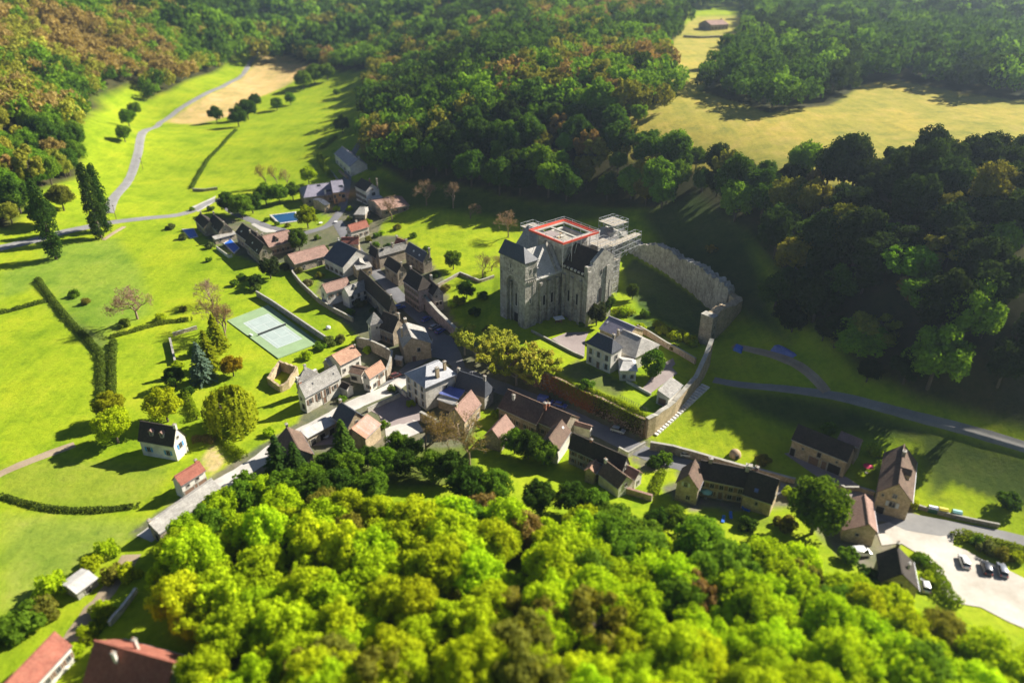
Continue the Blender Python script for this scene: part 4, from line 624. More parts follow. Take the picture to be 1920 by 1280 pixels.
# nave
NV = abox('nave', 'abbey_stone', 5, 17, -12.2, -.7, 3, 22.6); agable('nave_roof', 'lauze_pale', 'u', 5.05, 16.6, 6.3, -6.45, 22.6, 31.2)
agwall('parapet_gable', 'abbey_stone', 'u', 14.0, .9, -12.6, -.3, 20, 23.6, 32.4)
for i in range(3): abox('buttress', 'abbey_stone', 6.6 + i * 3.6, 7.7 + i * 3.6, -.7, .25, 3, 21, NV)
for i in range(2): slot(NV, 9.1 + i * 3.6, -.7, 'S', 12, .9, 3.2)
abox('string_course', 'cap_stone', 5, 16.8, -.7, -.45, 21.9, 22.3, NV)
for i in range(7): abox('merlon', 'abbey_pale', 5.4 + i * 1.6, 6.3 + i * 1.6, -.75, -.35, 22.6, 23.2, NV)
# transept and choir
TR = abox('south_transept', 'abbey_stone', 17, 29, -.6, 11.2, 3, 24); agable('transept_roof', 'tile_dark', 'v', -1, 10.4, 6.3, 23, 24.1, 31.2)
SG = abox('south_gable', 'abbey_stone', 16.7, 29.3, 10.2, 11.6, 3, 27.6); agwall('gable_peak', 'abbey_stone', 'v', 10.2, 1.4, 19.2, 29.3, 27.6, 28.6, 32.2, SG)
for u0 in (16.7, 25.6): abox('buttress', 'abbey_stone', u0, u0 + 1.3, 11.6, 12.0, 3, 26, SG)
slot(SG, 23.4, 11.6, 'S', 13.5, 1.5, 4.4); slot(SG, 27.3, 11.6, 'S', 11, .9, 9.0, name='tall_window'); slot(SG, 23.4, 11.6, 'S', 23.5, .6, 1.4)
for v0 in (.6, 4.4, 8.4): abox('buttress', 'abbey_stone', 16.1, 17, v0, v0 + 1.1, 3, 22, TR)
for v0 in (2.9, 6.9): slot(TR, 17, v0 + .3, 'W', 12.5, .9, 3.6)
for i in range(6): abox('merlon', 'abbey_pale', 16.8, 17.3, .2 + i * 1.7, 1.1 + i * 1.7, 24, 24.9, TR)
abox('north_transept', 'abbey_stone', 17, 29, -25, -12.2, 3, 24); agable('transept_roof', 'lauze', 'v', -25.3, -12, 6.3, 23, 24.1, 30.6)
abox('choir', 'abbey_stone', 29, 47, -12, -1, 3, 24); agable('choir_roof', 'lauze', 'u', 29, 47.3, 6, -6.5, 24, 29.6)
XT = abox('crossing_tower', 'abbey_stone', 16.8, 28.8, -12.4, -.6, 20, 30.4)
for a in ((16.8, 28.8, -12.4, -11.4), (16.8, 28.8, -1.6, -.6), (16.8, 17.8, -11.4, -1.6), (27.8, 28.8, -11.4, -1.6)): abox('wall_head', 'abbey_pale', *a, 30.4, 32.4, XT)
abox('vault_top', 'abbey_stone', 17.8, 27.8, -11.4, -1.6, 30.4, 31.0, XT)
rg = random.Random(4)
for i in range(26):
    u_, v_ = rg.uniform(18.3, 27), rg.uniform(-10.8, -2.2); s_ = rg.uniform(.3, .9); abox('rubble_block', rg.choice(['abbey_pale', 'wall_tan', 'abbey_stone']), u_, u_ + s_ * 1.6, v_, v_ + s_, 31, 31 + s_ * .7, XT)
abox('turret', 'abbey_stone', 22.5, 27.5, -27.5, -22.5, 3, 29); abox('turret', 'abbey_pale', 43.5, 48.5, -10, -4, 3, 28.5)
# ------------------------------------------------------------------ scaffolding
def unit_bar():
    m = MB(); m.bar((0, 0, 0), (0, 0, 1), 1, 5); return local_mesh('bar', 'scaffold', m)
def tube(name, parent, p, q, r=.07, mat=None):
    me = cached(('tube', mat), lambda: unit_bar() if mat is None else local_mesh('bar', mat, MB().bar((0, 0, 0), (0, 0, 1), 1, 5)))
    p, q = Vector(p), Vector(q); d = q - p; o = bpy.data.objects.new(name, me); o.rotation_mode = 'QUATERNION'; o.rotation_quaternion = d.to_track_quat('Z', 'Y'); o.location = p - parent_loc(parent); o.scale = (r, r, d.length); return link(o, parent)
def scaffold(label, Q, s, w, z0, z1, lift=2.0, rail=1.1, r=.055, deck=True, braces=True):
    T = thing('scaffold', label, 'scaffolding', (*Q(s[0], w[0]), z0)); zs = list(np.arange(z0 + lift, z1 + .01, lift))
    for a in s:
        for b in w: tube('post', T, (*Q(a, b), z0), (*Q(a, b), z1 + rail), r)
    for z in zs + [z1 + rail]:
        for b in w: tube('ledger', T, (*Q(s[0], b), z), (*Q(s[-1], b), z), r)
        for a in s: tube('transom', T, (*Q(a, w[0]), z), (*Q(a, w[-1]), z), r)
    if braces:
        for i in range(len(s) - 1):
            for j, z in enumerate([z0] + zs[:-1]):
                for b in (w[0], w[-1]): tube('brace', T, (*Q(s[i + (j % 2)], b), z), (*Q(s[i + 1 - (j % 2)], b), z + lift), r * .8)
    if deck:
        for i in range(len(s) - 1):
            D = MB(); c = [Q(s[i] + .05, w[0]), Q(s[i + 1] - .05, w[0]), Q(s[i + 1] - .05, w[-1]), Q(s[i] + .05, w[-1])]; D.prism(c, z1 - .08, z1).build('deck_board', 'deck_board', T)
    return T
RF = thing('working_platform', 'square red-edged working platform round the top of the crossing tower', 'scaffolding', (*AQ(22.8, -6.5), 32.2))
for nm, a in (('edge_board', (14.6, 31, -14.8, -13.9)), ('edge_board', (14.6, 31, 1.1, 2.0)), ('edge_board', (14.6, 15.5, -13.9, 1.1)), ('edge_board', (30.1, 31, -13.9, 1.1))): abox(nm, 'red_board', *a, 33.2, 33.6, RF)
for a in ((14.4, 31.2, -15, -14.86), (14.4, 31.2, 2.06, 2.2), (14.4, 14.54, -14.8, 2.0), (31.06, 31.2, -14.8, 2.0)): abox('toe_board', 'red_board', *a, 33.2, 33.85, RF)
for a in ((15.5, 30.1, -13.88, -12.7), (15.5, 30.1, -.1, 1.08), (15.52, 16.6, -12.7, -.1), (29.0, 30.08, -12.7, -.1)): abox('inner_plank', 'cap_stone', *a, 33.1, 33.4, RF)
abox('cross_walk', 'cap_stone', 22.3, 23.3, -12.7, -.1, 33.0, 33.35, RF); abox('tarpaulin', 'gravel_mauve', 17.2, 21.6, -11.6, -6.5, 32.6, 32.8, RF)
for u_ in (14.5, 18.6, 22.8, 27, 31.1):
    for v_ in (-14.9, 2.1): tube('post', RF, AP(u_, v_, 24), AP(u_, v_, 34.8), .08)
for v_ in (-10.7, -6.4, -2.2):
    for u_ in (14.5, 31.1): tube('post', RF, AP(u_, v_, 28), AP(u_, v_, 34.8), .08)
for z in (34.0, 34.7):
    for v_ in (-14.9, 2.1): tube('rail', RF, AP(14.5, v_, z), AP(31.1, v_, z), .06)
    for u_ in (14.5, 31.1): tube('rail', RF, AP(u_, -14.9, z), AP(u_, 2.1, z), .06)
for i in range(6): tube('raker', RF, AP(17.2 + i * 2, 2.1, 33), AP(17.2 + i * 2 - .8, .2 + i * .5, 26 + i * .3), .07)
scaffold('scaffold cage on the far left turret of the church', AQ, [22, 25, 28], [-28, -25, -22], 26.5, 29.6, 1.55)
scaffold('scaffold cage with railings on the far right turret of the church', AQ, [44, 46.5, 49, 51.5], [-10, -7.5, -5, -2.5], 26, 31.4, 1.8)
scaffold('scaffold bays on the choir side right of the red platform', AQ, [32, 34.5, 37, 39.5], [-3, 0, 2.6], 20, 28)
_w0, _w1 = un(zp('A3', 1400, 425), 27)[:2], un(zp('A3', 1690, 300), 27)[:2]; _d = (_w1 - _w0); _L = float(np.hypot(*_d)); _d = _d / _L; _nn = np.array([_d[1], -_d[0]])
WQ = lambda s, w: (_w0[0] + _d[0] * s + _nn[0] * w, _w0[1] + _d[1] * s + _nn[1] * w)
scaffold('long scaffold walkway from the church to the ruined curtain wall', WQ, list(np.linspace(0, _L, 7)), [-1.4, 1.4], 21, 26.8, 1.9)
scaffold('tall scaffold tower under the walkway beside the church east end', WQ, [.4, 2.6, 4.8], [-1.3, 1.3], 6, 20.8, 2.1)
# ------------------------------------------------------------------ walls
def ztop(xy, v):
    y = 640.0 - v; return CAMH + (-FPX * SP + y * CP) / (FPX * CP + y * SP) * xy[1]
def wall_line(name, label, pts, h, th, mat, cap='cap_stone', st=1.2, ragged=0.0, zb=None, cat='wall', off=0.0, seed=1, capt=.14, group=None, zt=None):
    """pts world xy; h height over ground (number or list); returns the thing"""
    P0 = np.array(pts, float); seg = np.concatenate([[0], np.cumsum(np.hypot(*np.diff(P0, axis=0).T))]); n = max(2, int(seg[-1] / st) + 1); q = np.linspace(0, seg[-1], n)
    q = np.array(sorted(set(np.round(np.concatenate([q, seg]), 3)))); c = np.stack([np.interp(q, seg, P0[:, i]) for i in (0, 1)], 1); n = len(c)
    hh = np.interp(q, seg, h if hasattr(h, '__len__') else [h] * len(P0)); t = np.gradient(c, axis=0); t /= np.hypot(t[:, 0], t[:, 1])[:, None] + 1e-9; nr = np.stack([-t[:, 1], t[:, 0]], 1); c = c + nr * off
    g = ground_z(c[:, 0], c[:, 1]) if zb is None else np.full(n, zb); rgn = np.random.default_rng(seed); top = (g + hh) if zt is None else np.interp(q, seg, zt)
    if ragged: jig = np.cumsum(rgn.normal(0, .5, n)); jig -= np.linspace(jig[0], jig[-1], n); top = top + ragged * (np.clip(jig, -2, 1.5) * .5 + rgn.uniform(-.5, .3, n))
    lo = np.minimum(ground_z(c[:, 0] + nr[:, 0] * 2, c[:, 1] + nr[:, 1] * 2), ground_z(c[:, 0] - nr[:, 0] * 2, c[:, 1] - nr[:, 1] * 2)); lo = np.minimum(lo, g) - .8
    mid = c[n // 2]; T = thing(name, label, cat, (mid[0], mid[1], float(g[n // 2])), group); M = MB()
    L_, R_ = c + nr * th / 2, c - nr * th / 2; b = len(M.v)
    vs = []
    for i in range(n): vs += [(*L_[i], lo[i]), (*R_[i], lo[i]), (*R_[i], top[i]), (*L_[i], top[i])]
    fs = [(0, 3, 2, 1), (4 * n - 4, 4 * n - 3, 4 * n - 2, 4 * n - 1)]
    for i in range(n - 1):
        k = 4 * i; fs += [(k, k + 4, k + 7, k + 3), (k + 1, k + 2, k + 6, k + 5), (k + 3, k + 7, k + 6, k + 2)]
    M.add(vs, fs); fixn(M.build('masonry', mat, T))
    if cap:
        M = MB(); e = th / 2 + .04; vs = []
        for i in range(n):
            a_, b_ = c[i] + nr[i] * e, c[i] - nr[i] * e; vs += [(*a_, top[i] + .005), (*b_, top[i] + .005), (*b_, top[i] + capt), (*a_, top[i] + capt)]
        M.add(vs, fs + [(k, k + 1, k + 5, k + 4) for k in range(0, 4 * n - 4, 4)]); fixn(M.build('coping', cap, T))
    return T
_cw = [tuple(un(p, TERR_Z)[:2]) for p in zl('A4', (330,255),(470,330),(640,425),(820,530),(930,615),(1090,735),(1220,855),(1310,930),(1400,985))]
_cw_ = _cw[1:]; _ct = [ztop(_cw_[0], zp('A4', 0, 175)[1]), ztop(_cw_[1], zp('A4', 0, 215)[1]), ztop(_cw_[2], zp('A4', 0, 305)[1]), ztop(_cw_[3], zp('A4', 0, 385)[1]), ztop(_cw_[4], zp('A4', 0, 455)[1]), ztop(_cw_[5], zp('A4', 0, 540)[1]), ztop(_cw_[6], zp('A4', 0, 600)[1]), ztop(_cw_[7], zp('A4', 0, 680)[1])]
_ct = [z + 1.2 for z in [_ct[0] + 1] + _ct]
CW = wall_line('curtain_wall', 'tall ruined grey curtain wall with ragged top behind the abbey garden', _cw, 10, 3.0, 'abbey_stone', None, 1.0, 1.5, zt=_ct, seed=3, off=-.1)
_o1 = [tuple(un(p, TERR_Z)[:2]) for p in zl('A4', (1400,985),(1480,1010),(1360,1090),(1200,1190))]
wall_line('curtain_wall', 'sunlit tan outer wall turning toward the gate above the steps', _o1, [11.5, 11.0, 10.8, 10.5], 3.0, 'wall_tan', None, 1.0, 1.0, zb=TERR_Z, seed=8)
_gp = np.array(_o1[-1]); _gd = np.array(_o1[-1]) - np.array(_o1[-2]); _gd /= np.hypot(*_gd); _gn = np.array([-_gd[1], _gd[0]])
GT = thing('gate_tower', 'pale square stone gate pier ending the outer wall', 'tower', (*_gp, TERR_Z)); MB().obox(_gp, _gd, _gn, -.5, 2.2, -2.2, 2.2, 2, TERR_Z + 10.6).build('masonry', 'wall_stone', GT); MB().obox(_gp, _gd, _gn, -.6, 2.3, -2.3, 2.3, TERR_Z + 10.6, TERR_Z + 10.8).build('coping', 'cap_stone', GT)
for zz in (3.5, 6.2): MB().obox(_gp, _gd, _gn, .6, 1.0, 2.15, 2.25, TERR_Z + zz, TERR_Z + zz + 1.1).build('window', 'dark_gap', GT); MB().obox(_gp, _gd, _gn, .6, 1.0, -2.25, -2.15, TERR_Z + zz, TERR_Z + zz + 1.1).build('window', 'dark_gap', GT)
_sw = [tuple(un(p, TERR_Z)[:2]) for p in zl('A5', (1672,560),(1630,640),(1560,735),(1380,905),(1215,1015),(1150,1045))]
wall_line('retaining_wall', 'tan stone retaining wall beside the long flight of steps', _sw, [9.0, 6.5, 3.0, 1.4, 1.0, .9], 1.2, 'wall_tan', 'cap_stone', 1.2, .3, zb=TERR_Z, off=0.3)
IVYW = wall_line('retaining_wall', 'tall ivy-rusted retaining wall along the street below the abbey', TERRACE[0:7], .8, .8, 'wall_ivy', None, 1.2, .35, zb=TERR_Z, off=-.4)
wall_line('retaining_wall', 'pinkish retaining wall curving from the tall stone house to the plaza', GP(zl('A2', (1045,1050),(1100,1110),(1180,1190),(1280,1270),(1400,1370))), [5.5, 5, 4.4, 3.6, 3], 1.0, 'wall_pink', 'cap_stone', 1.2, .1)
wall_line('garden_wall', 'dark windbreak wall along the tennis court', GP(zl('A6', (438,402),(600,500),(790,630),(960,745),(1140,868))), 2.2, .5, 'wall_grey', 'cap_stone', 2)
wall_line('garden_wall', 'long low stone wall below the shaded village gardens', GP(zl('A6', (785,120),(800,200),(880,300),(1060,470),(1220,570),(1400,660))), 1.8, .5, 'wall_stone', 'cap_stone', 1.5, .1)
wall_line('court_wall', 'high wall with pale coping round the shaded court behind the orange roofs', GP(zl('A7', (1015,260),(1140,300),(1280,370),(1370,430),(1350,520),(1310,600))), [3.4, 4, 4.2, 4.4, 4.2, 3.6], .6, 'wall_stone', 'cap_stone', 1.2, .1)
RU = wall_line('ruin', 'roofless ruined stone enclosure at the edge of the lawn', GP(zl('A7', (130,640),(250,500),(420,560),(330,680),(250,720),(130,640))), [2.6, 3.2, 3, 2.2, 2, 2.6], .7, 'wall_tan', None, 1.0, .6, cat='ruin', seed=5)
wall_line('garden_wall', 'short thick stone wall in the shade below the town hall', GP(zl('A7', (1650,1000),(1720,1040),(1800,1090))), 3.0, .8, 'wall_stone', 'cap_stone', 1.2, .2)
wall_line('garden_wall', 'pale yard wall between the concrete lane and the dark yard', GP(zl('A7', (1120,920),(1260,850),(1440,770))), 1.4, .4, 'wall_white', 'cap_stone', 1.2)
wall_line('garden_wall', 'yard wall with white coping in front of the town hall', GP(zl('A8', (0,470),(60,510),(120,560))), 1.6, .4, 'wall_white', 'cap_stone', 1.2)
wall_line('garden_wall', 'low wall bounding the overgrown plot, nearer the meadow', GP(zl('T4', (960,720),(990,850))), 1.5, .6, 'wall_stone', 'cap_stone', 1.5, .15)
wall_line('garden_wall', 'low wall bounding the overgrown plot, farther side', GP(zl('T4', (975,690),(1110,650))), 1.2, .5, 'wall_stone', 'cap_stone', 1.5, .15)
wall_line('roadside_wall', 'grey stone roadside wall holding up the bright meadow', GP([(1218,843),(1260,850),(1310,862),(1380,880),(1440,893),(1490,905)]), [2.6, 2.6, 2.2, 1.8, 1.5, 1.3], .7, 'wall_stone', 'cap_stone', 1.4, .1)
wall_line('garden_wall', 'brown wall at the wood edge below the small garden lawn', GP(zl('B1', (960,1180),(1120,1225),(1290,1275))), 1.8, .6, 'wall_pink', 'tile_pink', 1.4)
wall_line('garden_wall', 'low dark wall at the far corner of the valley meadow', GP(zl('T1', (1085,1075),(1150,1078),(1225,1068))), 1.5, .5, 'wall_stone', 'cap_stone', 2)
wall_line('garden_wall', 'curving white terrace wall round the small blue pool', GP(zl('A1', (250,1050),(300,1090),(370,1140),(405,1130))), 1.3, .4, 'wall_plaster', 'cap_stone', .8)
wall_line('garden_wall', 'stone wall behind the street gardens beside the farmhouse bush', GP(zl('B1', (960,780),(1050,830),(1220,730))), 1.5, .5, 'wall_white', 'cap_stone', 1.2)
wall_line('garden_wall', 'rough field wall climbing the lawn toward the abbey tower', GP(zl('A2', (1180,840),(1400,720),(1600,800),(1740,750))), 1.0, .6, 'wall_stone', 'cap_stone', 1.5, .2)
wall_line('garden_wall', 'tumbled stone wall beside the earth track at lower left', GP(zl('T6', (620,960),(690,880),(770,770))), 1.4, .6, 'wall_white', None, 1.2, .4)
wall_line('terrace_wall', 'low wall of the distant farmhouse terrace', GP(zl('B8', (325,375),(500,385),(750,375))), 1.5, .6, 'wall_grey', 'cap_stone', 3)
wall_line('garden_wall', 'terrace kerb in front of the presbytery forecourt', GP(zl('A5', (165,285),(330,370),(530,475),(615,510))), .7, .4, 'wall_grey', 'cap_stone', 1.2)
wall_line('garden_wall', 'brown garden wall behind the presbytery dividing the abbey lawn', GP(zl('A5', (1070,270),(1180,330),(1320,420),(1420,470),(1570,560))), 2.0, .5, 'wall_pink', 'cap_stone', 1.2)
wall_line('garden_wall', 'thin kerb wall at the front edge of the presbytery drive', GP(zl('A5', (980,715),(1080,770),(1190,830))), .7, .4, 'wall_white', 'cap_stone', 1.2)
wall_line('garden_wall', 'wall of the violet-roofed house beside the upper lane', GP(zl('B7', (480,500),(560,600),(640,690))), 1.1, .5, 'wall_stone', 'cap_stone', 1.2)
wall_line('garden_wall', 'orange-topped wall strip beside the upper lane', GP(zl('B7', (610,500),(740,610))), 1.2, .8, 'wall_tan', 'tile_orange', 1.2)
wall_line('garden_wall', 'rubble wall by the steep brown house at the lane end', GP(zl('B3', (640,800),(760,850),(900,850),(1060,900))), 1.2, .5, 'wall_tan', 'cap_stone', 1.2, .2)
wall_line('roadside_wall', 'low dark roadside wall behind the recycling bins', GP(zl('B4', (960,225),(1100,270),(1300,320),(1500,365),(1700,405))), 1.0, .4, 'wall_stone', 'cap_stone', 2)
# steps beside the wall
_p0, _p1 = np.array(G(zp('A5', 1660, 752))), np.array(G(zp('A5', 1205, 1165))); _d = (_p1 - _p0)[:2]; _L = float(np.hypot(*_d)); _d /= _L; _nn = np.array([-_d[1], _d[0]]); NS = 22
ST = thing('staircase', 'long flight of pale stone steps down the outside of the abbey wall', 'steps', tuple(_p1)); zA, zB = float(_p0[2]) + .2, float(_p1[2])
for i in range(NS):
    s0, s1 = _L * i / NS, _L * (i + 1) / NS; zt_ = zA + (zB - zA) * (i + .0) / NS + .25
    pc = (_p0[0] + _d[0] * s0, _p0[1] + _d[1] * s0); MB().obox(_p0[:2], _d, _nn, s0, s0 + (s1 - s0) * .72, -1.3, 1.3, min(zt_ - .3, gz(*pc) - .3), zt_ + (.05 if i % 4 == 0 else 0)).build('step', 'step_stone', ST)
for i in range(5):
    s_ = _L * (.5 + i * .1); tube('rail_post', ST, (*(_p0[:2] + _d * s_ + _nn * 1.2), zA + (zB - zA) * (s_ / _L)), (*(_p0[:2] + _d * s_ + _nn * 1.2), zA + (zB - zA) * (s_ / _L) + 1.2), .05, 'iron')
# iron railing on the terrace edge
_f = [np.array(un(p, TERR_Z)[:2]) for p in zl('A5', (925,850),(1160,968))]; FE = thing('railing', 'black iron railing on the terrace edge above the ivy wall', 'railing', (*_f[0], TERR_Z))
for i in range(13): p = _f[0] + (_f[1] - _f[0]) * i / 12; tube('post', FE, (*p, TERR_Z), (*p, TERR_Z + 1.15), .045, 'iron')
for z in (.25, .7, 1.1): tube('rail', FE, (*_f[0], TERR_Z + z), (*_f[1], TERR_Z + z), .04, 'iron')
# ------------------------------------------------------------------ tennis court
_tc = [G(p)[:2] for p in zl('A6', (140,650),(545,490),(1060,870),(650,1030))]; TCz = float(max(gz(*p) for p in _tc)) + .12
def TQ(s, t): a, b, c, d = [np.array(x) for x in _tc]; return tuple((b * (1 - s) + c * s) * t + (a * (1 - s) + d * s) * (1 - t))
TC = thing('tennis_court', 'pale green tennis court with white lines and a dark net', 'tennis court', (*TQ(.5, .5), TCz)); MB().prism([TQ(0, 0), TQ(1, 0), TQ(1, 1), TQ(0, 1)], TCz - .6, TCz).build('surround', 'court_green', TC)
MB().prism([TQ(.165, .19), TQ(.835, .19), TQ(.835, .81), TQ(.165, .81)], TCz - .1, TCz + .012).build('playing_surface', 'court_grey', TC)
def tline(s0, t0, s1, t1, w=.0018):
    if abs(s1 - s0) > abs(t1 - t0): q = [TQ(s0, t0 - w * 2), TQ(s1, t0 - w * 2), TQ(s1, t0 + w * 2), TQ(s0, t0 + w * 2)]
    else: q = [TQ(s0 - w, t0), TQ(s0 + w, t0), TQ(s0 + w, t1), TQ(s0 - w, t1)]
    MB().prism(q, TCz + .005, TCz + .024).build('line', 'line_paint', TC)
for a in ((.175, .2, .825, .2), (.175, .8, .825, .8), (.175, .275, .825, .275), (.175, .725, .825, .725), (.175, .2, .175, .8), (.825, .2, .825, .8), (.325, .275, .325, .725), (.675, .275, .675, .725), (.325, .5, .675, .5)): tline(*a)
n_ = MB(); a_, b_ = TQ(.5, .16), TQ(.5, .84); dd = np.array(b_) - np.array(a_); LL = float(np.hypot(*dd)); dd /= LL; n_.obox(a_, dd, (-dd[1], dd[0]), 0, LL, -.03, .03, TCz + .05, TCz + .9); n_.build('net', 'net', TC); MB().obox(a_, dd, (-dd[1], dd[0]), 0, LL, -.06, .06, TCz + .9, TCz + 1.0).build('net_band', 'line_paint', TC)
for p in (a_, b_): tube('net_post', TC, (*p, TCz), (*p, TCz + 1.1), .06, 'iron')
MB().obox(TQ(.45, .06), dd, (-dd[1], dd[0]), -.3, .3, -.9, .9, TCz + .3, TCz + .5).build('bench', 'white_board', TC)
# ------------------------------------------------------------------ pools and other small things
def pool(label, pts, cover='water', deck='concrete'):
    w = GP(pts); z = max(gz(*p) for p in w) + .12; c = np.mean(np.array(w), 0); T = thing('swimming_pool', label, 'pool', (*c, z))
    big = [tuple(c + (np.array(p) - c) * 1.16) for p in w]; MB().prism(big, z - .8, z).build('deck', deck, T); MB().prism([tuple(c + (np.array(p) - c) * 1.06) for p in w], z - .3, z + .06).build('coping', 'step_stone', T); MB().prism(w, z - .2, z + .075).build('water', cover, T); return T
pool('blue rectangular pool in the white terrace below the dark roofs', zl('A1', (325,1000),(390,960),(470,1040),(420,1090)), 'cover_blue'); pool('small bright blue pool at the village edge by the meadow', zl('T4', (1030,95),(1090,90),(1110,130),(1070,140)), 'cover_blue'); pool('blue garden pool under the bright yellow-green tree', zl('A1', (800,735),(1030,695),(1075,765),(880,800)), 'water')
def tarp(name, label, pts, h, mat, cat):
    w = GP(pts); c = np.mean(np.array(w), 0); z = gz(*c); T = thing(name, label, cat, (*c, z)); top = [tuple(c + (np.array(p) - c) * .75) for p in w]; M = MB(); n = len(w)
    M.add([(*p, gz(*p) - .1) for p in w] + [(*p, z + h) for p in top], [tuple(range(n, 2 * n))] + [(i, (i + 1) % n, n + (i + 1) % n, n + i) for i in range(n)]); fixn(M.build('sheet', mat, T)); MB().prism([tuple(c + (np.array(p) - c) * .4) for p in w], z, z + h * 1.25).build('load', mat, T); return T
tarp('tarpaulin_heap', 'blue tarpaulin heap inside the corner of the abbey wall', zl('A4', (1240,960),(1300,920),(1390,1000),(1330,1040)), 1.0, 'cover_blue', 'tarpaulin'); tarp('tarpaulin_heap', 'blue tarpaulin outside the abbey wall in the wood shade', zl('T5', (280,770),(300,735),(345,750),(330,790)), .7, 'cover_blue', 'tarpaulin')
tarp('tunnel_shelter', 'long pale blue sheeted shelter in the dark clearing', zl('T5', (490,772),(525,752),(645,798),(620,812)), 1.3, 'sheet_blue', 'shelter')
def sphere_mb(c, r, n=10, sq=1.0):
    m = MB(); vs = [(c[0], c[1], c[2] + r * sq)]; fs = []
    for i in range(1, n // 2 + 1):
        ph = math.pi * i / (n // 2 + 1)
        for j in range(n): t = 2 * math.pi * j / n; vs.append((c[0] + r * math.sin(ph) * math.cos(t), c[1] + r * math.sin(ph) * math.sin(t), c[2] + r * sq * math.cos(ph)))
    vs.append((c[0], c[1], c[2] - r * sq)); k = n // 2
    fs += [(0, 1 + j, 1 + (j + 1) % n) for j in range(n)] + [(1 + i * n + j, 1 + (i + 1) * n + j, 1 + (i + 1) * n + (j + 1) % n, 1 + i * n + (j + 1) % n) for i in range(k - 1) for j in range(n)] + [(len(vs) - 1, 1 + (k - 1) * n + (j + 1) % n, 1 + (k - 1) * n + j) for j in range(n)]
    m.add(vs, fs); return m
def small(name, label, cat, px): p = G(px); return thing(name, label, cat, tuple(p)), p
T, p = small('igloo_hut', 'round straw-coloured hut on the bright meadow', 'hut', zp('B2', 950, 500)); sphere_mb((p[0], p[1], p[2] + .2), 1.6, 14, 1.1).build('dome', 'timber_pale', T, smooth=True); MB().box(p[0] - .4, p[0] + .4, p[1] - 1.7, p[1] - 1.2, p[2], p[2] + 1.2).build('entrance', 'dark_gap', T)
T, p = small('garden_dome', 'white domed garden ornament on the lawn by the tennis wall', 'ornament', zp('A6', 1150, 725)); sphere_mb((p[0], p[1], p[2] + .5), .9, 12, .7).build('dome', 'white_board', T, smooth=True); MB().prism([(p[0] + .9 * math.cos(t), p[1] + .9 * math.sin(t)) for t in np.linspace(0, 6.28, 9)[:-1]], p[2] - .1, p[2] + .2).build('base', 'cap_stone', T)
T, p = small('information_board', 'white roofed information board on the lawn before the tower', 'sign', zp('A5', 400, 215))
for s in (-1.1, 1.1): tube('post', T, (p[0] + s, p[1], p[2]), (p[0] + s, p[1], p[2] + 2.2), .08, 'timber')
MB().box(p[0] - 1.2, p[0] + 1.2, p[1] - .06, p[1] + .06, p[2] + .7, p[2] + 1.9).build('panel', 'timber', T); M = MB(); M.obox((p[0], p[1]), (.94, .34), (-.34, .94), -1.7, 1.7, -1.3, 1.3, p[2] + 2.2, p[2] + 2.35); M.build('roof', 'white_board', T)
def parasol(label, px, mat, r=1.5):
    T, p = small('parasol', label, 'parasol', px); tube('pole', T, (p[0], p[1], p[2]), (p[0], p[1], p[2] + 2.6), .05, 'iron'); M = MB(); n = 8; M.add([(p[0], p[1], p[2] + 2.7)] + [(p[0] + r * math.cos(6.283 * i / n), p[1] + r * math.sin(6.283 * i / n), p[2] + 2.1) for i in range(n)], [(0, 1 + i, 1 + (i + 1) % n) for i in range(n)] + [tuple(range(n, 0, -1))]); M.build('canopy', mat, T); MB().prism([(p[0] + .4 * math.cos(t), p[1] + .4 * math.sin(t)) for t in np.linspace(0, 6.28, 9)[:-1]], p[2] - .05, p[2] + .12).build('base', 'cap_stone', T)
parasol('crimson parasol in the yard beside the tan barn', zp('B3', 985, 672), 'parasol_red', 1.3); parasol('pale green parasol in front of the long dark farmhouse', zp('B2', 655, 925), 'bin_teal', 1.4)
def lounger(label, px, rz):
    p = G(px); T = thing('sun_lounger', label, 'sun lounger', tuple(p)); a = (math.cos(rz), math.sin(rz)); n = (-a[1], a[0]); MB().obox(p, a, n, -1, .4, -.35, .35, p[2] + .3, p[2] + .42).build('seat', 'cover_blue', T)
    M = MB(); Q = lambda s, w, z: (p[0] + a[0] * s + n[0] * w, p[1] + a[1] * s + n[1] * w, p[2] + z); M.add([Q(.4, -.35, .3), Q(.4, .35, .3), Q(1.0, .35, .8), Q(1.0, -.35, .8), Q(.36, -.35, .42), Q(.36, .35, .42), Q(.94, .35, .9), Q(.94, -.35, .9)], [(3, 2, 1, 0), (4, 5, 6, 7), (0, 1, 5, 4), (1, 2, 6, 5), (2, 3, 7, 6), (3, 0, 4, 7)]); fixn(M.build('backrest', 'cover_blue', T))
    for s in (-.9, .3):
        for w in (-.3, .3): tube('leg', T, Q(s, w, 0), Q(s, w, .3), .04, 'frame_white')
lounger('blue sun lounger in the shade before the farmhouse right end', zp('B2', 1055, 1050), 2.6); lounger('white-blue garden chair pair on the lawn by the near wood, left one', zp('B2', 830, 1150), 1.2); lounger('right-hand garden lounger on the lawn by the near wood', zp('B2', 905, 1110), 1.4)
def garden_table(label, px):
    p = G(px); T = thing('garden_table', label, 'table', tuple(p)); MB().prism([(p[0] + .9 * math.cos(t), p[1] + .9 * math.sin(t)) for t in np.linspace(0, 6.28, 13)[:-1]], p[2] + .7, p[2] + .76).build('top', 'white_board', T)
    for t in (0.8, 2.4, 3.9, 5.5): tube('leg', T, (p[0] + .6 * math.cos(t), p[1] + .6 * math.sin(t), p[2]), (p[0] + .5 * math.cos(t), p[1] + .5 * math.sin(t), p[2] + .7), .05, 'frame_white')
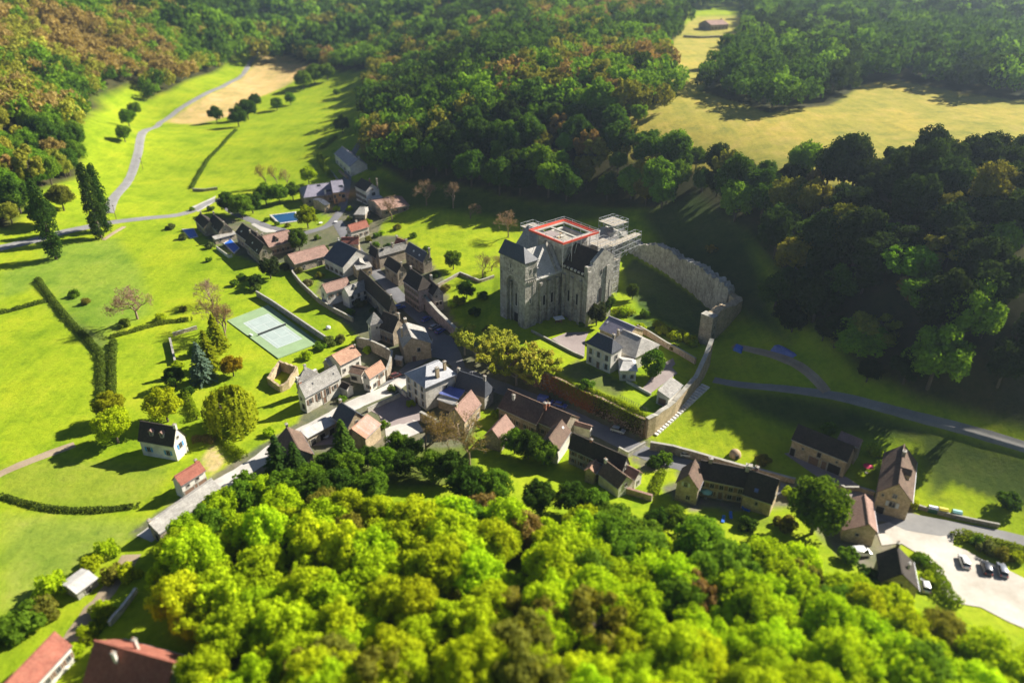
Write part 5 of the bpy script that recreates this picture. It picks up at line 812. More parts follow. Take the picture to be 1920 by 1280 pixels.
garden_table('white garden table on the lawn by the blue pool', zp('A1', 1290, 800)); garden_table('white table beside the rounded shrub in the pool garden', zp('A1', 1440, 790)); garden_table('white table in the shaded yard below the slate house', zp('A7', 700, 1180))
def bin_(label, px, mat):
    p = G(px); T = thing('recycling_bin', label, 'bin', tuple(p), 'recycling bins by the road'); a = (.94, -.34); n = (.34, .94); M = MB(); M.obox(p, a, n, -1.0, 1.0, -.65, .65, p[2] + .08, p[2] + 1.3); M.build('body', 'bin_green', T); M = MB(); Q = lambda s, w, z: (p[0] + a[0] * s + n[0] * w, p[1] + a[1] * s + n[1] * w, p[2] + z)
    M.add([Q(-1.05, -.7, 1.3), Q(1.05, -.7, 1.3), Q(1.05, .7, 1.3), Q(-1.05, .7, 1.3), Q(-.95, -.2, 1.65), Q(.95, -.2, 1.65), Q(.95, .3, 1.65), Q(-.95, .3, 1.65)], [(0, 1, 5, 4), (1, 2, 6, 5), (2, 3, 7, 6), (3, 0, 4, 7), (4, 5, 6, 7)]); M.build('lid', mat, T)
    for s in (-.8, .8):
        for w in (-.5, .5): tube('wheel', T, Q(s - .05, w, .1), Q(s + .05, w, .1), .12, 'rubber')
bin_('grey-lidded recycling bin, left of the three by the road', zp('B4', 1130, 270), 'metal'); bin_('yellow-lidded recycling bin in the middle of three', zp('B4', 1218, 285), 'bin_yellow'); bin_('pale teal-lidded recycling bin, right of three by the road', zp('B4', 1335, 305), 'bin_teal')
# telegraph pole in the valley
for lb, px in (('wooden pole beside the valley road bend', zp('T1', 805, 955)), ('wooden pole beside the road near the poplars', zp('T1', 655, 1235))):
    p = G(px); T = thing('utility_pole', lb, 'pole', tuple(p)); tube('shaft', T, (p[0], p[1], p[2] - .3), (p[0], p[1], p[2] + 7.5), .12, 'timber'); MB().box(p[0] - .7, p[0] + .7, p[1] - .06, p[1] + .06, p[2] + 6.9, p[2] + 7.05).build('crossarm', 'timber', T)
# ------------------------------------------------------------------ cars
def car_meshes(kind):
    hc, rf = (1.5, 1.45) if kind == 'car' else (2.0, 1.95); L_, W_ = (4.1, 1.72) if kind == 'car' else (4.8, 1.9)
    if kind == 'car': low = [(-2.05, .35), (-2.0, .8), (-1.85, .95), (-.9, 1.0), (1.0, .98), (1.75, .85), (2.05, .65), (2.05, .35)]; cab = [(-1.8, .95), (-1.45, 1.42), (-.2, 1.5), (.35, 1.42), (1.0, .97)]
    elif kind == 'van': low = [(-2.4, .4), (-2.4, 1.1), (1.3, 1.12), (2.1, 1.0), (2.4, .75), (2.4, .4)]; cab = [(-2.38, 1.1), (-2.3, 1.95), (.7, 2.0), (1.2, 1.8), (1.75, 1.1)]
    def loft(prof, w0, w1, inset_top):
        m = MB(); n = len(prof); zmin = min(p[1] for p in prof); zmax = max(p[1] for p in prof); vs = []
        for sg in (-1, 1):
            for x, z in prof: k = (z - zmin) / (zmax - zmin + 1e-6); vs.append((x, sg * (w0 + (w1 - w0) * k), z))
        fs = [tuple(range(n)), tuple(range(n, 2 * n))[::-1]] + [(i, n + i, n + (i + 1) % n, (i + 1) % n) for i in range(n)]; m.add(vs, fs); return m
    return loft(low, W_ / 2, W_ / 2 - .04, 0), loft(cab, W_ / 2 - .05, W_ / 2 - .28, 0), cab, L_, W_
def bevel_mesh(mb, name, mat, w=.06):
    me = local_mesh(name, mat, mb); bm = bmesh.new(); bm.from_mesh(me); bmesh.ops.recalc_face_normals(bm, faces=bm.faces); bmesh.ops.bevel(bm, geom=list(bm.edges), offset=w, segments=2, affect='EDGES', profile=.5); bm.to_mesh(me); bm.free(); me.polygons.foreach_set('use_smooth', [True] * len(me.polygons)); return me
def car(label, px, rz, paint_, kind='car', group=None):
    p = G(px); T = thing('van' if kind == 'van' else 'car', label, 'van' if kind == 'van' else 'car', (p[0], p[1], p[2] + .12), group); T.rotation_euler = (0, 0, rz)
    low, cab, prof, L_, W_ = car_meshes(kind)
    put('body', cached(('body', kind, paint_), lambda: bevel_mesh(low, 'body', paint_)), T); put('windows', cached(('cab', kind), lambda: bevel_mesh(cab, 'cabin_glass', 'car_glass', .05)), T).name = 'cabin_glass'
    zt = max(z for x, z in prof); xs = [x for x, z in prof if z > zt - .2]; put('roof_panel', cached(('roof', kind, paint_), lambda: bevel_mesh(MB().box(min(xs) - .05, max(xs) + .05, -W_ / 2 + .26, W_ / 2 - .26, zt - .1, zt + .03), 'roof_panel', paint_, .03)), T)
    if kind == 'van': put('side_panel', cached(('side', kind, paint_), lambda: bevel_mesh(MB().box(-2.35, .3, -W_ / 2 + .02, W_ / 2 - .02, 1.05, 1.9), 'side_panel', paint_, .05)), T)
    for x in (-L_ * .31, L_ * .31):
        for sg in (-1, 1):
            w = put('wheel', cached('tyre', lambda: local_mesh('tyre', 'rubber', MB().bar((0, -.11, 0), (0, .11, 0), .33, 12))), T, (x, sg * (W_ / 2 - .1), .33)); put('rim', cached('rim', lambda: local_mesh('rim', 'metal', MB().bar((0, -.12, 0), (0, .12, 0), .2, 8))), w)
    for sg in (-1, 1): put('headlight', cached('hl', lambda: local_mesh('headlight', 'white_board', MB().box(-.04, .04, -.18, .18, -.08, .08))), T, (L_ / 2 - .02, sg * (W_ / 2 - .35), .68)); put('tail_light', cached('tl', lambda: local_mesh('tail_light', 'red_board', MB().box(-.04, .04, -.12, .12, -.12, .12))), T, (-L_ / 2 + .04, sg * (W_ / 2 - .25), .78))
    return T
car('silver-white car, left of the three parked on the white gravel', zp('B4', 1400, 715), 1.3, 'car_white', group='cars on the white parking ground'); car('dark grey car in the middle of the three on white gravel', zp('B4', 1590, 770), 1.25, 'car_dark', group='cars on the white parking ground'); car('dark blue-grey car, right of the three on white gravel', zp('B4', 1725, 790), 1.2, 'car_grey', group='cars on the white parking ground')
car('white pickup-like van beside the dark brown house', zp('B4', 510, 640), .1, 'car_white', 'van'); car('lilac-white car beside the hedge below the dark brown house', zp('B4', 1065, 920), 1.25, 'car_white')
car('white car on the road at the long roadside wall', zp('B1', 1650, 830), -.15, 'car_white'); car('silver car in the shade of the ivy wall', zp('B1', 950, 585), -.5, 'car_silver'); car('blue van parked in shade at the ivy wall, upper one', zp('B1', 230, 290), -.45, 'car_blue', 'van'); car('blue car parked behind the row house ridge at the ivy wall', zp('B1', 375, 335), -.45, 'car_blue')
car('blue car nearest the tall stone house on the upper plaza', zp('A2', 1065, 1180), .9, 'car_blue', group='cars on the plaza'); car('silver car parked on the plaza between two blue cars', zp('A7', 1785, 85), .9, 'car_silver', group='cars on the plaza'); car('blue car parked at the foot of the pink retaining wall', zp('A7', 1842, 125), .9, 'car_blue', group='cars on the plaza'); car('blue car at the lit gable below the steep dark roof', zp('A2', 800, 1060), .4, 'car_blue')
car('pale car beside the manor wing on the plaza', zp('A7', 1695, 310), -.4, 'car_silver'); car('dark wine-red car below the court wall', zp('A7', 1400, 570), .6, 'car_wine')
# ------------------------------------------------------------------ trees: crowns of many small leaf faces, shared by copies
def quads(P, Nn, size, rng, asp=1.0):
    """leaf quads at points P facing Nn; returns verts (4n,3)"""
    n = len(P); r = rng.normal(size=(n, 3)); t = np.cross(Nn, r); t /= np.linalg.norm(t, axis=1)[:, None] + 1e-9; b = np.cross(Nn, t); b /= np.linalg.norm(b, axis=1)[:, None] + 1e-9
    s = (size * rng.uniform(.6, 1.35, n))[:, None]; t = t * s; b = b * s * asp
    return np.stack([P - t - b * .3, P + b, P + t + b * .2, P - b * .9], 1).reshape(-1, 3)
def quad_mesh(name, V, mat, tint=None):
    n = len(V) // 4; me = bpy.data.meshes.new(name); me.vertices.add(len(V)); me.vertices.foreach_set('co', V.astype(np.float32).ravel()); me.loops.add(4 * n); me.polygons.add(n)
    me.loops.foreach_set('vertex_index', np.arange(4 * n, dtype=np.int32)); me.polygons.foreach_set('loop_start', (np.arange(n) * 4).astype(np.int32)); me.update(calc_edges=True)
    if tint is not None: a = me.attributes.new('tint', 'FLOAT_COLOR', 'FACE'); a.data.foreach_set('color', np.concatenate([tint, np.ones((n, 1))], 1).astype(np.float32).ravel())
    me.materials.append(MATS[mat]); return me
def blob_leaves(blobs, n, size, rng, shell=(.72, 1.06), up=.25, jit=.5):
    R = np.array([b[3] for b in blobs]); w = R ** 2 / np.sum(R ** 2); k = rng.choice(len(blobs), n, p=w); C = np.array([b[:3] for b in blobs])[k]; r = R[k]
    d = rng.normal(size=(n, 3)); d[:, 2] += up; d /= np.linalg.norm(d, axis=1)[:, None]; P = C + d * (r * rng.uniform(*shell, n))[:, None]; N_ = d + rng.normal(size=(n, 3)) * jit; N_ /= np.linalg.norm(N_, axis=1)[:, None]
    return quads(P, N_, size, rng)
def broad_blobs(rng, nb=34, squash=.82, zc=1.14, low=-.62):
    out = []
    while len(out) < nb:
        d = rng.normal(size=3); d /= np.linalg.norm(d)
        if d[2] < low: continue
        q = rng.uniform(.5, .84) ** .8; r = rng.uniform(.2, .36); out.append((d[0] * q, d[1] * q, zc + d[2] * q * squash, r))
    return out
def trunk_mb(blobs, h, r, rng, nl=7, top=None):
    m = MB(); k = Vector((rng.uniform(-.06, .06), rng.uniform(-.06, .06), h)); m.bar((0, 0, -.25), k * .5, (r, r * .75), 7); m.bar(k * .5, k, (r * .75, r * .55), 7)
    for b in [blobs[i] for i in rng.choice(len(blobs), min(nl, len(blobs)), replace=False)]:
        s = k * rng.uniform(.7, 1.0); e = Vector(b[:3]); mid = (s + e) * .5 + Vector((0, 0, -.05)); m.bar(s, mid, (r * .42, r * .28), 5); m.bar(mid, e, (r * .28, r * .08), 4)
    return m
PROTO = {}
def proto(kind, crown_V, tmb, tmat='bark'):
    PROTO.setdefault(kind, []).append((quad_mesh(kind + '_crown', crown_V, 'leaf'), local_mesh(kind + '_trunk', tmat, tmb) if tmb is not None else None))
for sd in range(7):                                              # full broadleaf crowns, radius 1
    rng = np.random.default_rng(100 + sd); bl = broad_blobs(rng, 46 + sd % 3 * 8, rng.uniform(.74, .95)); bl = [(x, y, z, r * .82) for x, y, z, r in bl]; core = [(0, 0, 1.1, .62)]
    V = np.concatenate([blob_leaves(bl, 7400, .046, rng, (.55, 1.15)), blob_leaves(core, 500, .1, rng, (.6, 1.0))]); proto('broad', V, trunk_mb(bl, .8, .075, rng))
for sd in range(3):                                              # open crowns with gaps
    rng = np.random.default_rng(200 + sd); bl = broad_blobs(rng, 24, .95, 1.25); bl = [(x, y, z, r * .8) for x, y, z, r in bl]; proto('open', blob_leaves(bl, 3000, .062, rng, (.5, 1.1)), trunk_mb(bl, 1.0, .06, rng, 12))
for sd in range(2):                                              # dense clipped ball
    rng = np.random.default_rng(300 + sd); bl = [(0, 0, 1.0, .86)] + [(*(np.array((0, 0, 1.0)) + (lambda d: d / np.linalg.norm(d) * .68)(rng.normal(size=3))), .26) for _ in range(26)]; proto('ball', blob_leaves(bl, 4200, .06, rng, (.85, 1.05)), trunk_mb(bl, .5, .08, rng, 3))
for sd in range(3):                                              # bush standing on the ground
    rng = np.random.default_rng(400 + sd); bl = []
    for _ in range(14): a = rng.uniform(0, 6.28); q = rng.uniform(0, .7); bl.append((q * math.cos(a), q * math.sin(a), rng.uniform(.3, .85) * (1.15 - q * .6), rng.uniform(.25, .42)))
    proto('bush', blob_leaves(bl, 1500, .085, rng), trunk_mb(bl, .35, .05, rng, 5))
for sd in range(2):                                              # columnar poplar, height 6 radii
    rng = np.random.default_rng(500 + sd); bl = []
    for i in range(54): z = .25 + 5.5 * i / 53; R = 1.0 * (math.sin(math.pi * min(1, (i + 8) / 60)) ** .55) * .62; a = rng.uniform(0, 6.28); bl.append((R * math.cos(a) * .75, R * math.sin(a) * .75, z, .36 + .2 * R * rng.uniform(.6, 1)))
    proto('poplar', blob_leaves(bl, 5200, .075, rng, up=.6), trunk_mb(bl[:10], 3.0, .12, rng, 6))
for sd in range(3):                                              # conifer, height 3 radii
    rng = np.random.default_rng(600 + sd); P = []; N_ = []
    for i in range(24):
        z = .25 + 2.7 * i / 23; R = (1 - i / 24.5) ** .85
        for j in range(int(9 + 8 * R)):
            a = rng.uniform(0, 6.28); L_ = R * rng.uniform(.75, 1.1)
            for q in np.linspace(.25, 1, int(3 + 6 * R)): P.append((q * L_ * math.cos(a), q * L_ * math.sin(a), z - q * L_ * .3 + rng.uniform(-.04, .04))); N_.append((.35 * math.cos(a), .35 * math.sin(a), 1))
    P = np.array(P); N_ = np.array(N_) + rng.normal(size=P.shape) * .35; N_ /= np.linalg.norm(N_, axis=1)[:, None]; proto('conifer', quads(P, N_, .085, rng), MB().bar((0, 0, -.2), (0, 0, 2.9), (.07, .015), 6))
rng = np.random.default_rng(700); P = []; N_ = []                # weeping willow
for i in range(190):
    a = rng.uniform(0, 6.28); R = rng.uniform(.25, 1.0) ** .7; z0 = 1.75 - R * R * .55 + rng.uniform(-.1, .1); n = int(rng.uniform(14, 24)); ln = rng.uniform(.7, 1.35) * (.5 + .7 * R)
    for q in np.linspace(0, 1, n): x = R * (1 + .12 * math.sin(q * 2)); P.append((x * math.cos(a), x * math.sin(a), max(.1, z0 - q * ln))); N_.append((math.cos(a), math.sin(a), .5 - .4 * q))
P = np.array(P) + rng.normal(size=(len(P), 3)) * .02; N_ = np.array(N_) + rng.normal(size=P.shape) * .35; N_ /= np.linalg.norm(N_, axis=1)[:, None]; bl = [(math.cos(t) * .6, math.sin(t) * .6, 1.5, .3) for t in np.arange(0, 6.2, .7)]
proto('willow', quads(P, N_, .06, rng), trunk_mb(bl, .9, .09, rng, 8))
def bare(sd, levels=5, spread=.62, leaves=900, lsize=.03):
    rg = random.Random(sd); m = MB(); tips = []
    def grow(p, d, L_, r, lv):
        q = p + d * L_; m.bar(p, q, (r, r * .66), 5 if lv < 2 else 3)
        if lv >= levels: tips.append((p, q)); return
        if lv >= 2: tips.append((p, q))
        for _ in range(3 if lv < 3 else 2 + (rg.random() < .7)):
            v = Vector((rg.gauss(0, 1), rg.gauss(0, 1), rg.gauss(.25, .7))); nd = (d + v.normalized() * spread * rg.uniform(.8, 1.3)).normalized(); grow(p + d * L_ * rg.uniform(.7, 1.0), nd, L_ * rg.uniform(.66, .84), r * .6, lv + 1)
    grow(Vector((0, 0, -.1)), Vector((0, 0, 1)), .62, .055, 0); rng = np.random.default_rng(sd); P = []
    for p, q in tips:
        for _ in range(max(1, leaves // len(tips))): P.append(p.lerp(q, rg.random()) + Vector((rg.gauss(0, .035), rg.gauss(0, .035), rg.gauss(0, .035))))
    P = np.array([tuple(x) for x in P]); N_ = rng.normal(size=P.shape); N_ /= np.linalg.norm(N_, axis=1)[:, None]; return quads(P, N_, lsize, rng), m
for sd in (1, 2, 3): V, m = bare(sd, 6, .78, 3000, .016); proto('bare', V, m, 'twig')
for sd in (11, 12): V, m = bare(sd, 4, .8, 6500, .036); proto('pollard', V, m, 'pale_bark')
def tree(name, label, cat, x, y, R, kind, tint, z=None, group=None, rz=None, hs=1.0, var=None, crown='crown', trunk='trunk', rg=random.Random(77)):
    pr = PROTO[kind]; c, t = pr[var if var is not None else rg.randrange(len(pr))]; T = thing(name, label, cat, (x, y, gz(x, y) if z is None else z), group); T.rotation_euler = (0, 0, rg.uniform(0, 6.28) if rz is None else rz); T.scale = (R, R, R * hs)
    o = put(crown, c, T); o.color = (*tint, 1)
    if t is not None: put(trunk, t, T)
    return T
def tv(c, k=.15, rg=random.Random(5)): s = rg.uniform(1 - k, 1 + k); return tuple(max(.004, x * s * rg.uniform(.94, 1.06)) for x in c)
ORD = ['first', 'second', 'third', 'fourth', 'fifth', 'sixth', 'seventh', 'eighth', 'ninth', 'tenth', 'eleventh', 'twelfth', 'thirteenth', 'fourteenth', 'fifteenth', 'sixteenth', 'seventeenth', 'eighteenth', 'nineteenth', 'twentieth', 'twenty-first', 'twenty-second']
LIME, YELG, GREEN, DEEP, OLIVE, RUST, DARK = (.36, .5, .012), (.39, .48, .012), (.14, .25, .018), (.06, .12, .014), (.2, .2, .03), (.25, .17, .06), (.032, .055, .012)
OLIVE_SUN, RUST_SUN = (.29, .3, .04), (.3, .225, .075)  # brighter olive and rust for the left wood, sunlight put into the tint
CNAME = {OLIVE_SUN: 'yellow-olive', RUST_SUN: 'russet', LIME: 'lime-green', YELG: 'yellow-green', GREEN: 'mid-green', DEEP: 'deep green', OLIVE: 'olive', RUST: 'rust-tinged', DARK: 'dark green'}
def scatter(poly, d, seed, keep=None, jitter=.42):
    rng = np.random.default_rng(seed); xs = [p[0] for p in poly]; ys = [p[1] for p in poly]; gx, gy = np.meshgrid(np.arange(float(min(xs)), max(xs), d), np.arange(float(min(ys)), max(ys), d * .87)); gx[1::2] += d / 2
    gx = (gx + rng.uniform(-jitter, jitter, gx.shape) * d).ravel(); gy = (gy + rng.uniform(-jitter, jitter, gy.shape) * d).ravel(); k = inside(poly, gx, gy)
    if keep is not None: k &= keep(gx, gy)
    return np.stack([gx[k], gy[k]], 1)
def clear_of_houses(pts, m=1.0):
    ok = np.ones(len(pts), bool)
    for T, o, a, n, L_, w, b in HOUSES:
        s = (pts[:, 0] - o[0]) * a[0] + (pts[:, 1] - o[1]) * a[1]; q = (pts[:, 0] - o[0]) * n[0] + (pts[:, 1] - o[1]) * n[1]; ok &= ~((s > -2 - m) & (s < L_ + 2 + m) & (q < w + m) & (q > -b - m))
    return pts[ok]
def project(x, y, z):
    z = z - CAMH; d = y * CP - z * SP; up = y * SP + z * CP; return 960 + FPX * x / d, 640 - FPX * up / d
def in_frame(pts, pad=60, top=14):
    z = ground_z(pts[:, 0], pts[:, 1]); u, v = project(pts[:, 0], pts[:, 1], z + top); u0, v0 = project(pts[:, 0], pts[:, 1], z)
    return pts[(u > -pad) & (u < 1920 + pad) & (v < 1280 + pad) & (v0 > -pad * 1.5) & (pts[:, 1] > 20)]
def label_rows(pts, per):
    """rows from near to far, each counted from the left"""
    o = np.argsort(pts[:, 1]); rows = [o[i:i + per] for i in range(0, len(o), per)]; out = {}
    for r, ids in enumerate(rows):
        for k, i in enumerate(sorted(ids, key=lambda i: pts[i, 0] / pts[i, 1])): out[i] = (r, k)
    return out
def stand(x, y, sd): return math.sin(x * .031 + sd) + math.sin(y * .027 - x * .012 + sd * 2.3) + .6 * math.sin(x * .07 + y * .06 + sd)
def pick(palette, x, y, rg, sd):
    n = len(palette); k = stand(x, y, sd) + rg.gauss(0, .9); ws = [p[1] for p in palette]; tot = sum(ws); t = (0.5 + .5 * math.tanh(k * .7)) * tot
    for c, w in palette:
        t -= w
        if t <= 0: return c
    return palette[-1][0]
SUNNY = GP([(1330,738),(1400,765),(1465,810),(1460,870),(1400,880),(1300,865),(1225,845),(1220,815)])
SUNWALL = GP([(1365,560),(1400,585),(1345,650),(1325,700),(1300,700),(1320,640)])
def shade_fit(x, y, h):
    """how tall a tree may grow without shading the sunlit meadow below the steps"""
    z0 = gz(x, y); k = math.tan(SUN_EL); s = np.arange(4, 120, 4.0); X, Y = x - math.sin(SUN_AZ) * s, y - math.cos(SUN_AZ) * s; f = 1.0
    for poly, up in ((SUNNY, 0.0), (SUNWALL, 7.0)):
        m = inside(poly, X, Y)
        if m.any(): f = min(f, max(.36, float(np.min((ground_z(X[m], Y[m]) + up - z0) + s[m] * k)) / h))
    return f
def wood(name, where, pts, palette, R0, seed, per, kinds=('broad',), group=None, hs=(1.0, 1.25), dark=None, lift=1.0):
    rg = random.Random(seed); lab = label_rows(pts, per)
    for i, (x, y) in enumerate(pts):
        c = pick(palette, x, y, rg, seed); c = (DARK if dark is not None and dark(x, y) and rg.random() < .6 else c); r, k = lab[i]; fit = shade_fit(x, y, R0 * 2.4) if dark is not None else 1.0; kd = 'open' if c in (RUST, OLIVE, RUST_SUN, OLIVE_SUN) and rg.random() < .45 else rg.choice(kinds)
        tree(name, f'{CNAME[c]} tree, {ORD[k]} from the left in the {ORD[r]} row of {where}', 'tree', x, y, R0 * rg.uniform(.62, 1.2), kd, tv(tuple(x * lift for x in c), .18, rg), group=group, hs=rg.uniform(*hs) * fit, rg=rg)
near = clear_of_houses(in_frame(scatter(GP(WOOD_NEAR), 6.1, 21), 90, 16), 3)
wood('broadleaf_tree', 'the near wood', near, [(RUST, .35), (GREEN, .9), (LIME, 6), (YELG, 4), (OLIVE, .7)], 4.9, 3, 20, group='trees of the near wood', lift=1.2)
HILLW, LEFTW, TOPW, VALW = GP(WOOD_HILL), GP(WOOD_LEFT), GP(WOOD_TOP), GP(WOOD_VALLEY)
hill = in_frame(scatter(HILLW, 9.6, 22), 50); o_ = np.argsort(np.hypot(hill[:, 0], hill[:, 1])); hill_n, hill_f = hill[o_[:190]], hill[o_[190:]]
left = in_frame(scatter(LEFTW, 9.6, 23), 50); o_ = np.argsort(np.hypot(left[:, 0], left[:, 1])); left_n, left_f = left[o_[:50]], left[o_[50:]]
wood('hillside_tree', 'the hillside wood', hill_n, [(DARK, 1.6), (DEEP, 4), (GREEN, 1.8), (OLIVE, 1.2), (RUST, .5)], 7.0, 5, 18, group='trees of the hillside wood', hs=(1.05, 1.35), dark=lambda x, y: x > 75, lift=1.2)  # right-hand slope: part of its shade is put into darker leaf tints
wood('valley_tree', 'the left valley wood', left_n, [(DEEP, 1), (GREEN, 3), (OLIVE_SUN, 3), (RUST_SUN, 2.4)], 7.0, 6, 12, group='trees of the left valley wood', hs=(1.0, 1.3), lift=1.25)  # lift brightens the leaf tint further for the sunlit side
SLOPE = GP([(1430,570),(1480,640),(1560,705),(1700,765),(1990,842),(1990,815),(1720,745),(1610,690),(1515,600),(1462,515)]); sl = in_frame(scatter(SLOPE, 8.0, 29), 40); sl = sl[seg_dist(GP([(1520,735),(1570,742),(1640,760),(1720,782),(1800,802),(1880,825),(2000,860)]), sl[:, 0], sl[:, 1], False) > 5]
wood('slope_tree', 'the trackside scrub', sl, [(DARK, 4), (DEEP, 2), (OLIVE, .6)], 4.2, 9, 16, group='low trees above the forest track', hs=(.8, 1.1), dark=lambda x, y: True)  # mostly dark tints, the slope's shade put into the leaf colour
def far_wood(name, pts, palette, R0, seed, nl=330, size=.12):
    rng = np.random.default_rng(seed); bases = []
    for s in range(6): bl = broad_blobs(np.random.default_rng(900 + s), 20, .95, 1.2); bl = [(x, y, z, r * 1.15) for x, y, z, r in bl]; bases.append(blob_leaves(bl, nl, size, np.random.default_rng(950 + s)))
    cols = np.array([p[0] for p in palette]); pw = np.array([p[1] for p in palette], float); pw /= pw.sum(); n = len(pts); z = ground_z(pts[:, 0], pts[:, 1]); VV = []; TT = []; _rg = random.Random(seed); _pl = list(palette); ci = np.array([[p[0] for p in _pl].index(pick(_pl, x, y, _rg, seed)) for x, y in pts], int); R = R0 * rng.uniform(.7, 1.25, n); an = rng.uniform(0, 6.28, n); hs = rng.uniform(.95, 1.3, n)
    for i in range(n):
        b = bases[i % 6]; c, s = math.cos(an[i]), math.sin(an[i]); V = np.stack([b[:, 0] * c - b[:, 1] * s, b[:, 0] * s + b[:, 1] * c, b[:, 2] * hs[i]], 1) * R[i] + np.array([pts[i, 0], pts[i, 1], z[i]]); VV.append(V); TT.append(np.repeat((cols[ci[i]] * rng.uniform(1.05, 1.55))[None], nl, 0))
    o = link(bpy.data.objects.new(name, quad_mesh(name, np.concatenate(VV), 'leaf_far', np.concatenate(TT)))); tag(o, kind='stuff'); return o
far_wood('distant_woodland', hill_f, [(DARK, 1), (DEEP, 4), (GREEN, 2.6), (OLIVE, 1.4), (RUST, .4)], 6.6, 31)
tag(bpy.data.objects['distant_woodland'], 'dense green woodland over the far hillside above the village', 'woodland')
def fw(name, label, pts, pal, R, sd, **k): tag(far_wood(name, pts, pal, R, sd, **k), label, 'woodland')
fw('distant_woodland', 'mixed rusty and green woodland over the left valley side', left_f, [(DEEP, .8), (GREEN, 3.4), (OLIVE_SUN, 3), (RUST_SUN, 2.6)], 6.6, 32)
fw('distant_woodland', 'dark green woodland round the dry plateau field', in_frame(scatter(TOPW, 10, 24), 50), [(DEEP, 4), (GREEN, 2), (DARK, 2.5)], 6.8, 33)
fw('distant_woodland', 'green woodland at the head of the valley', in_frame(scatter(VALW, 10, 25), 50), [(GREEN, 3), (OLIVE, 2), (RUST, 1), (DEEP, 2)], 6.4, 34)
_hz = scatter([(-1100, 820), (-700, 760), (-300, 800), (0, 860), (300, 800), (700, 760), (1200, 700), (1700, 1700), (600, 2100), (-600, 2000), (-1300, 1500)], 17, 26); _hz = in_frame(_hz, 80)
fw('distant_woodland', 'hazy blue-green woods along the top edge', _hz, [(DEEP, 3), (GREEN, 3), (OLIVE, 1)], 10, 35, nl=150, size=.2)
# ------------------------------------------------------------------ single trees of the village and the meadows
def tp(name, label, px, R, kind, tint, cat='tree', **k): p = G(px); return tree(name, label, cat, p[0], p[1], R, kind, tv(tint, .08), z=p[2], **k)
PINKB, BROWNB, YB = (.36, .24, .18), (.34, .24, .12), (.36, .38, .06)
tp('poplar', 'tall dark poplar on the far left beside the road shadow', (106, 486), 4.8, 'poplar', (.05, .1, .014), hs=1.22); tp('poplar', 'tall leaning dark poplar at the road junction, front of a pair', (190, 446), 4.7, 'poplar', (.045, .09, .014), hs=1.22); tp('poplar', 'slimmer dark poplar behind the pair at the road junction', (203, 432), 4.2, 'poplar', (.045, .095, .014), hs=1.25)
tp('broadleaf_tree', 'dark round tree left of the first poplar', (85, 425), 6.5, 'broad', DEEP); tp('broadleaf_tree', 'dark tree at the left frame edge above the road', (40, 400), 7, 'broad', GREEN); tp('broadleaf_tree', 'leafy tree between the wood and the poplars', (120, 395), 6.5, 'broad', OLIVE)
for i, (u, v, R) in enumerate(sorted([(243, 238, 6), (235, 266, 5), (255, 218, 5.6)], key=lambda t: t[0])): tp('roadside_tree', f'green roadside tree, {ORD[i]} from the left beside the valley road', (u, v), R, 'broad', GREEN, group='trees beside the valley road')
for i, (u, v, R) in enumerate(sorted([(407, 230, 6), (448, 238, 7), (466, 224, 8), (480, 202, 5.4)], key=lambda t: t[0])): tp('field_tree', f'dark tree in the valley meadow, {ORD[i]} from the left', (u, v), R, 'broad', DEEP, group='trees in the valley meadow')
for i, (u, v, R) in enumerate(sorted([(520, 207, 5.4), (545, 197, 5), (570, 168, 8), (590, 158, 8.4), (615, 152, 8), (632, 182, 3.4)], key=lambda t: t[0])): tp('field_tree', f'green tree on the slope hedge of the valley, {ORD[i]} from the left', (u, v), R, 'broad', GREEN, group='trees on the valley slope hedge')
tp('field_tree', 'lone dark round tree above the upper lane', (643, 250), 5.5, 'broad', DEEP)
tp('bare_tree', 'large round reddish bare tree in the left meadow', (258, 598), 9.5, 'bare', PINKB); tp('bare_tree', 'low pinkish bare tree left of the tennis lawn', (400, 575), 6.4, 'bare', PINKB); tp('bare_tree', 'tall brownish bare tree at the tennis court corner', (425, 640), 7.4, 'bare', BROWNB); tp('bare_tree', 'brown bare tree behind the tennis court corner tree', (410, 615), 7, 'bare', BROWNB)
tp('conifer', 'tall yellow-green conifer in the overgrown plot', (395, 690), 4.6, 'conifer', (.22, .28, .01)); tp('conifer', 'second yellow-green conifer behind the plot', (410, 655), 4.4, 'conifer', (.24, .28, .01)); tp('blue_spruce', 'blue-grey spruce in the overgrown plot', (383, 714), 4.6, 'conifer', (.14, .22, .16)); tp('golden_shrub', 'golden rounded tree at the end of the hedge', (438, 705), 3.6, 'broad', (.32, .26, .01))
tp('willow', 'big yellow-green weeping willow on the lawn', (437, 800), 7.0, 'willow', (.3, .32, .012)); tp('broadleaf_tree', 'yellow-green round tree by the plot hedge', (315, 790), 5.2, 'broad', YELG); tp('broadleaf_tree', 'pale lime tree at the meadow corner, upper', (212, 790), 4.6, 'broad', (.3, .34, .012)); tp('broadleaf_tree', 'pale lime tree beside the white house, lower', (222, 830), 5.2, 'broad', YELG); tp('broadleaf_tree', 'dark small tree on the plot corner', (330, 725), 3.4, 'broad', DEEP)
for i, (u, v, R) in enumerate(sorted([(735, 415, 6.4), (800, 385, 6.4), (850, 390, 6.8), (882, 410, 4.6), (953, 445, 6.2)], key=lambda t: t[0])): tp('bare_tree', f'reddish bare tree above the orchard lawn, {ORD[i]} from the left', (u, v), R, 'bare', PINKB, group='bare trees above the orchard lawn')
tp('bare_tree', 'sparse bare tree left of the tower, nearer', (905, 520), 5.2, 'bare', (.3, .26, .1)); tp('bare_tree', 'sparse bare tree left of the tower, farther', (922, 508), 4.6, 'bare', (.3, .26, .1))
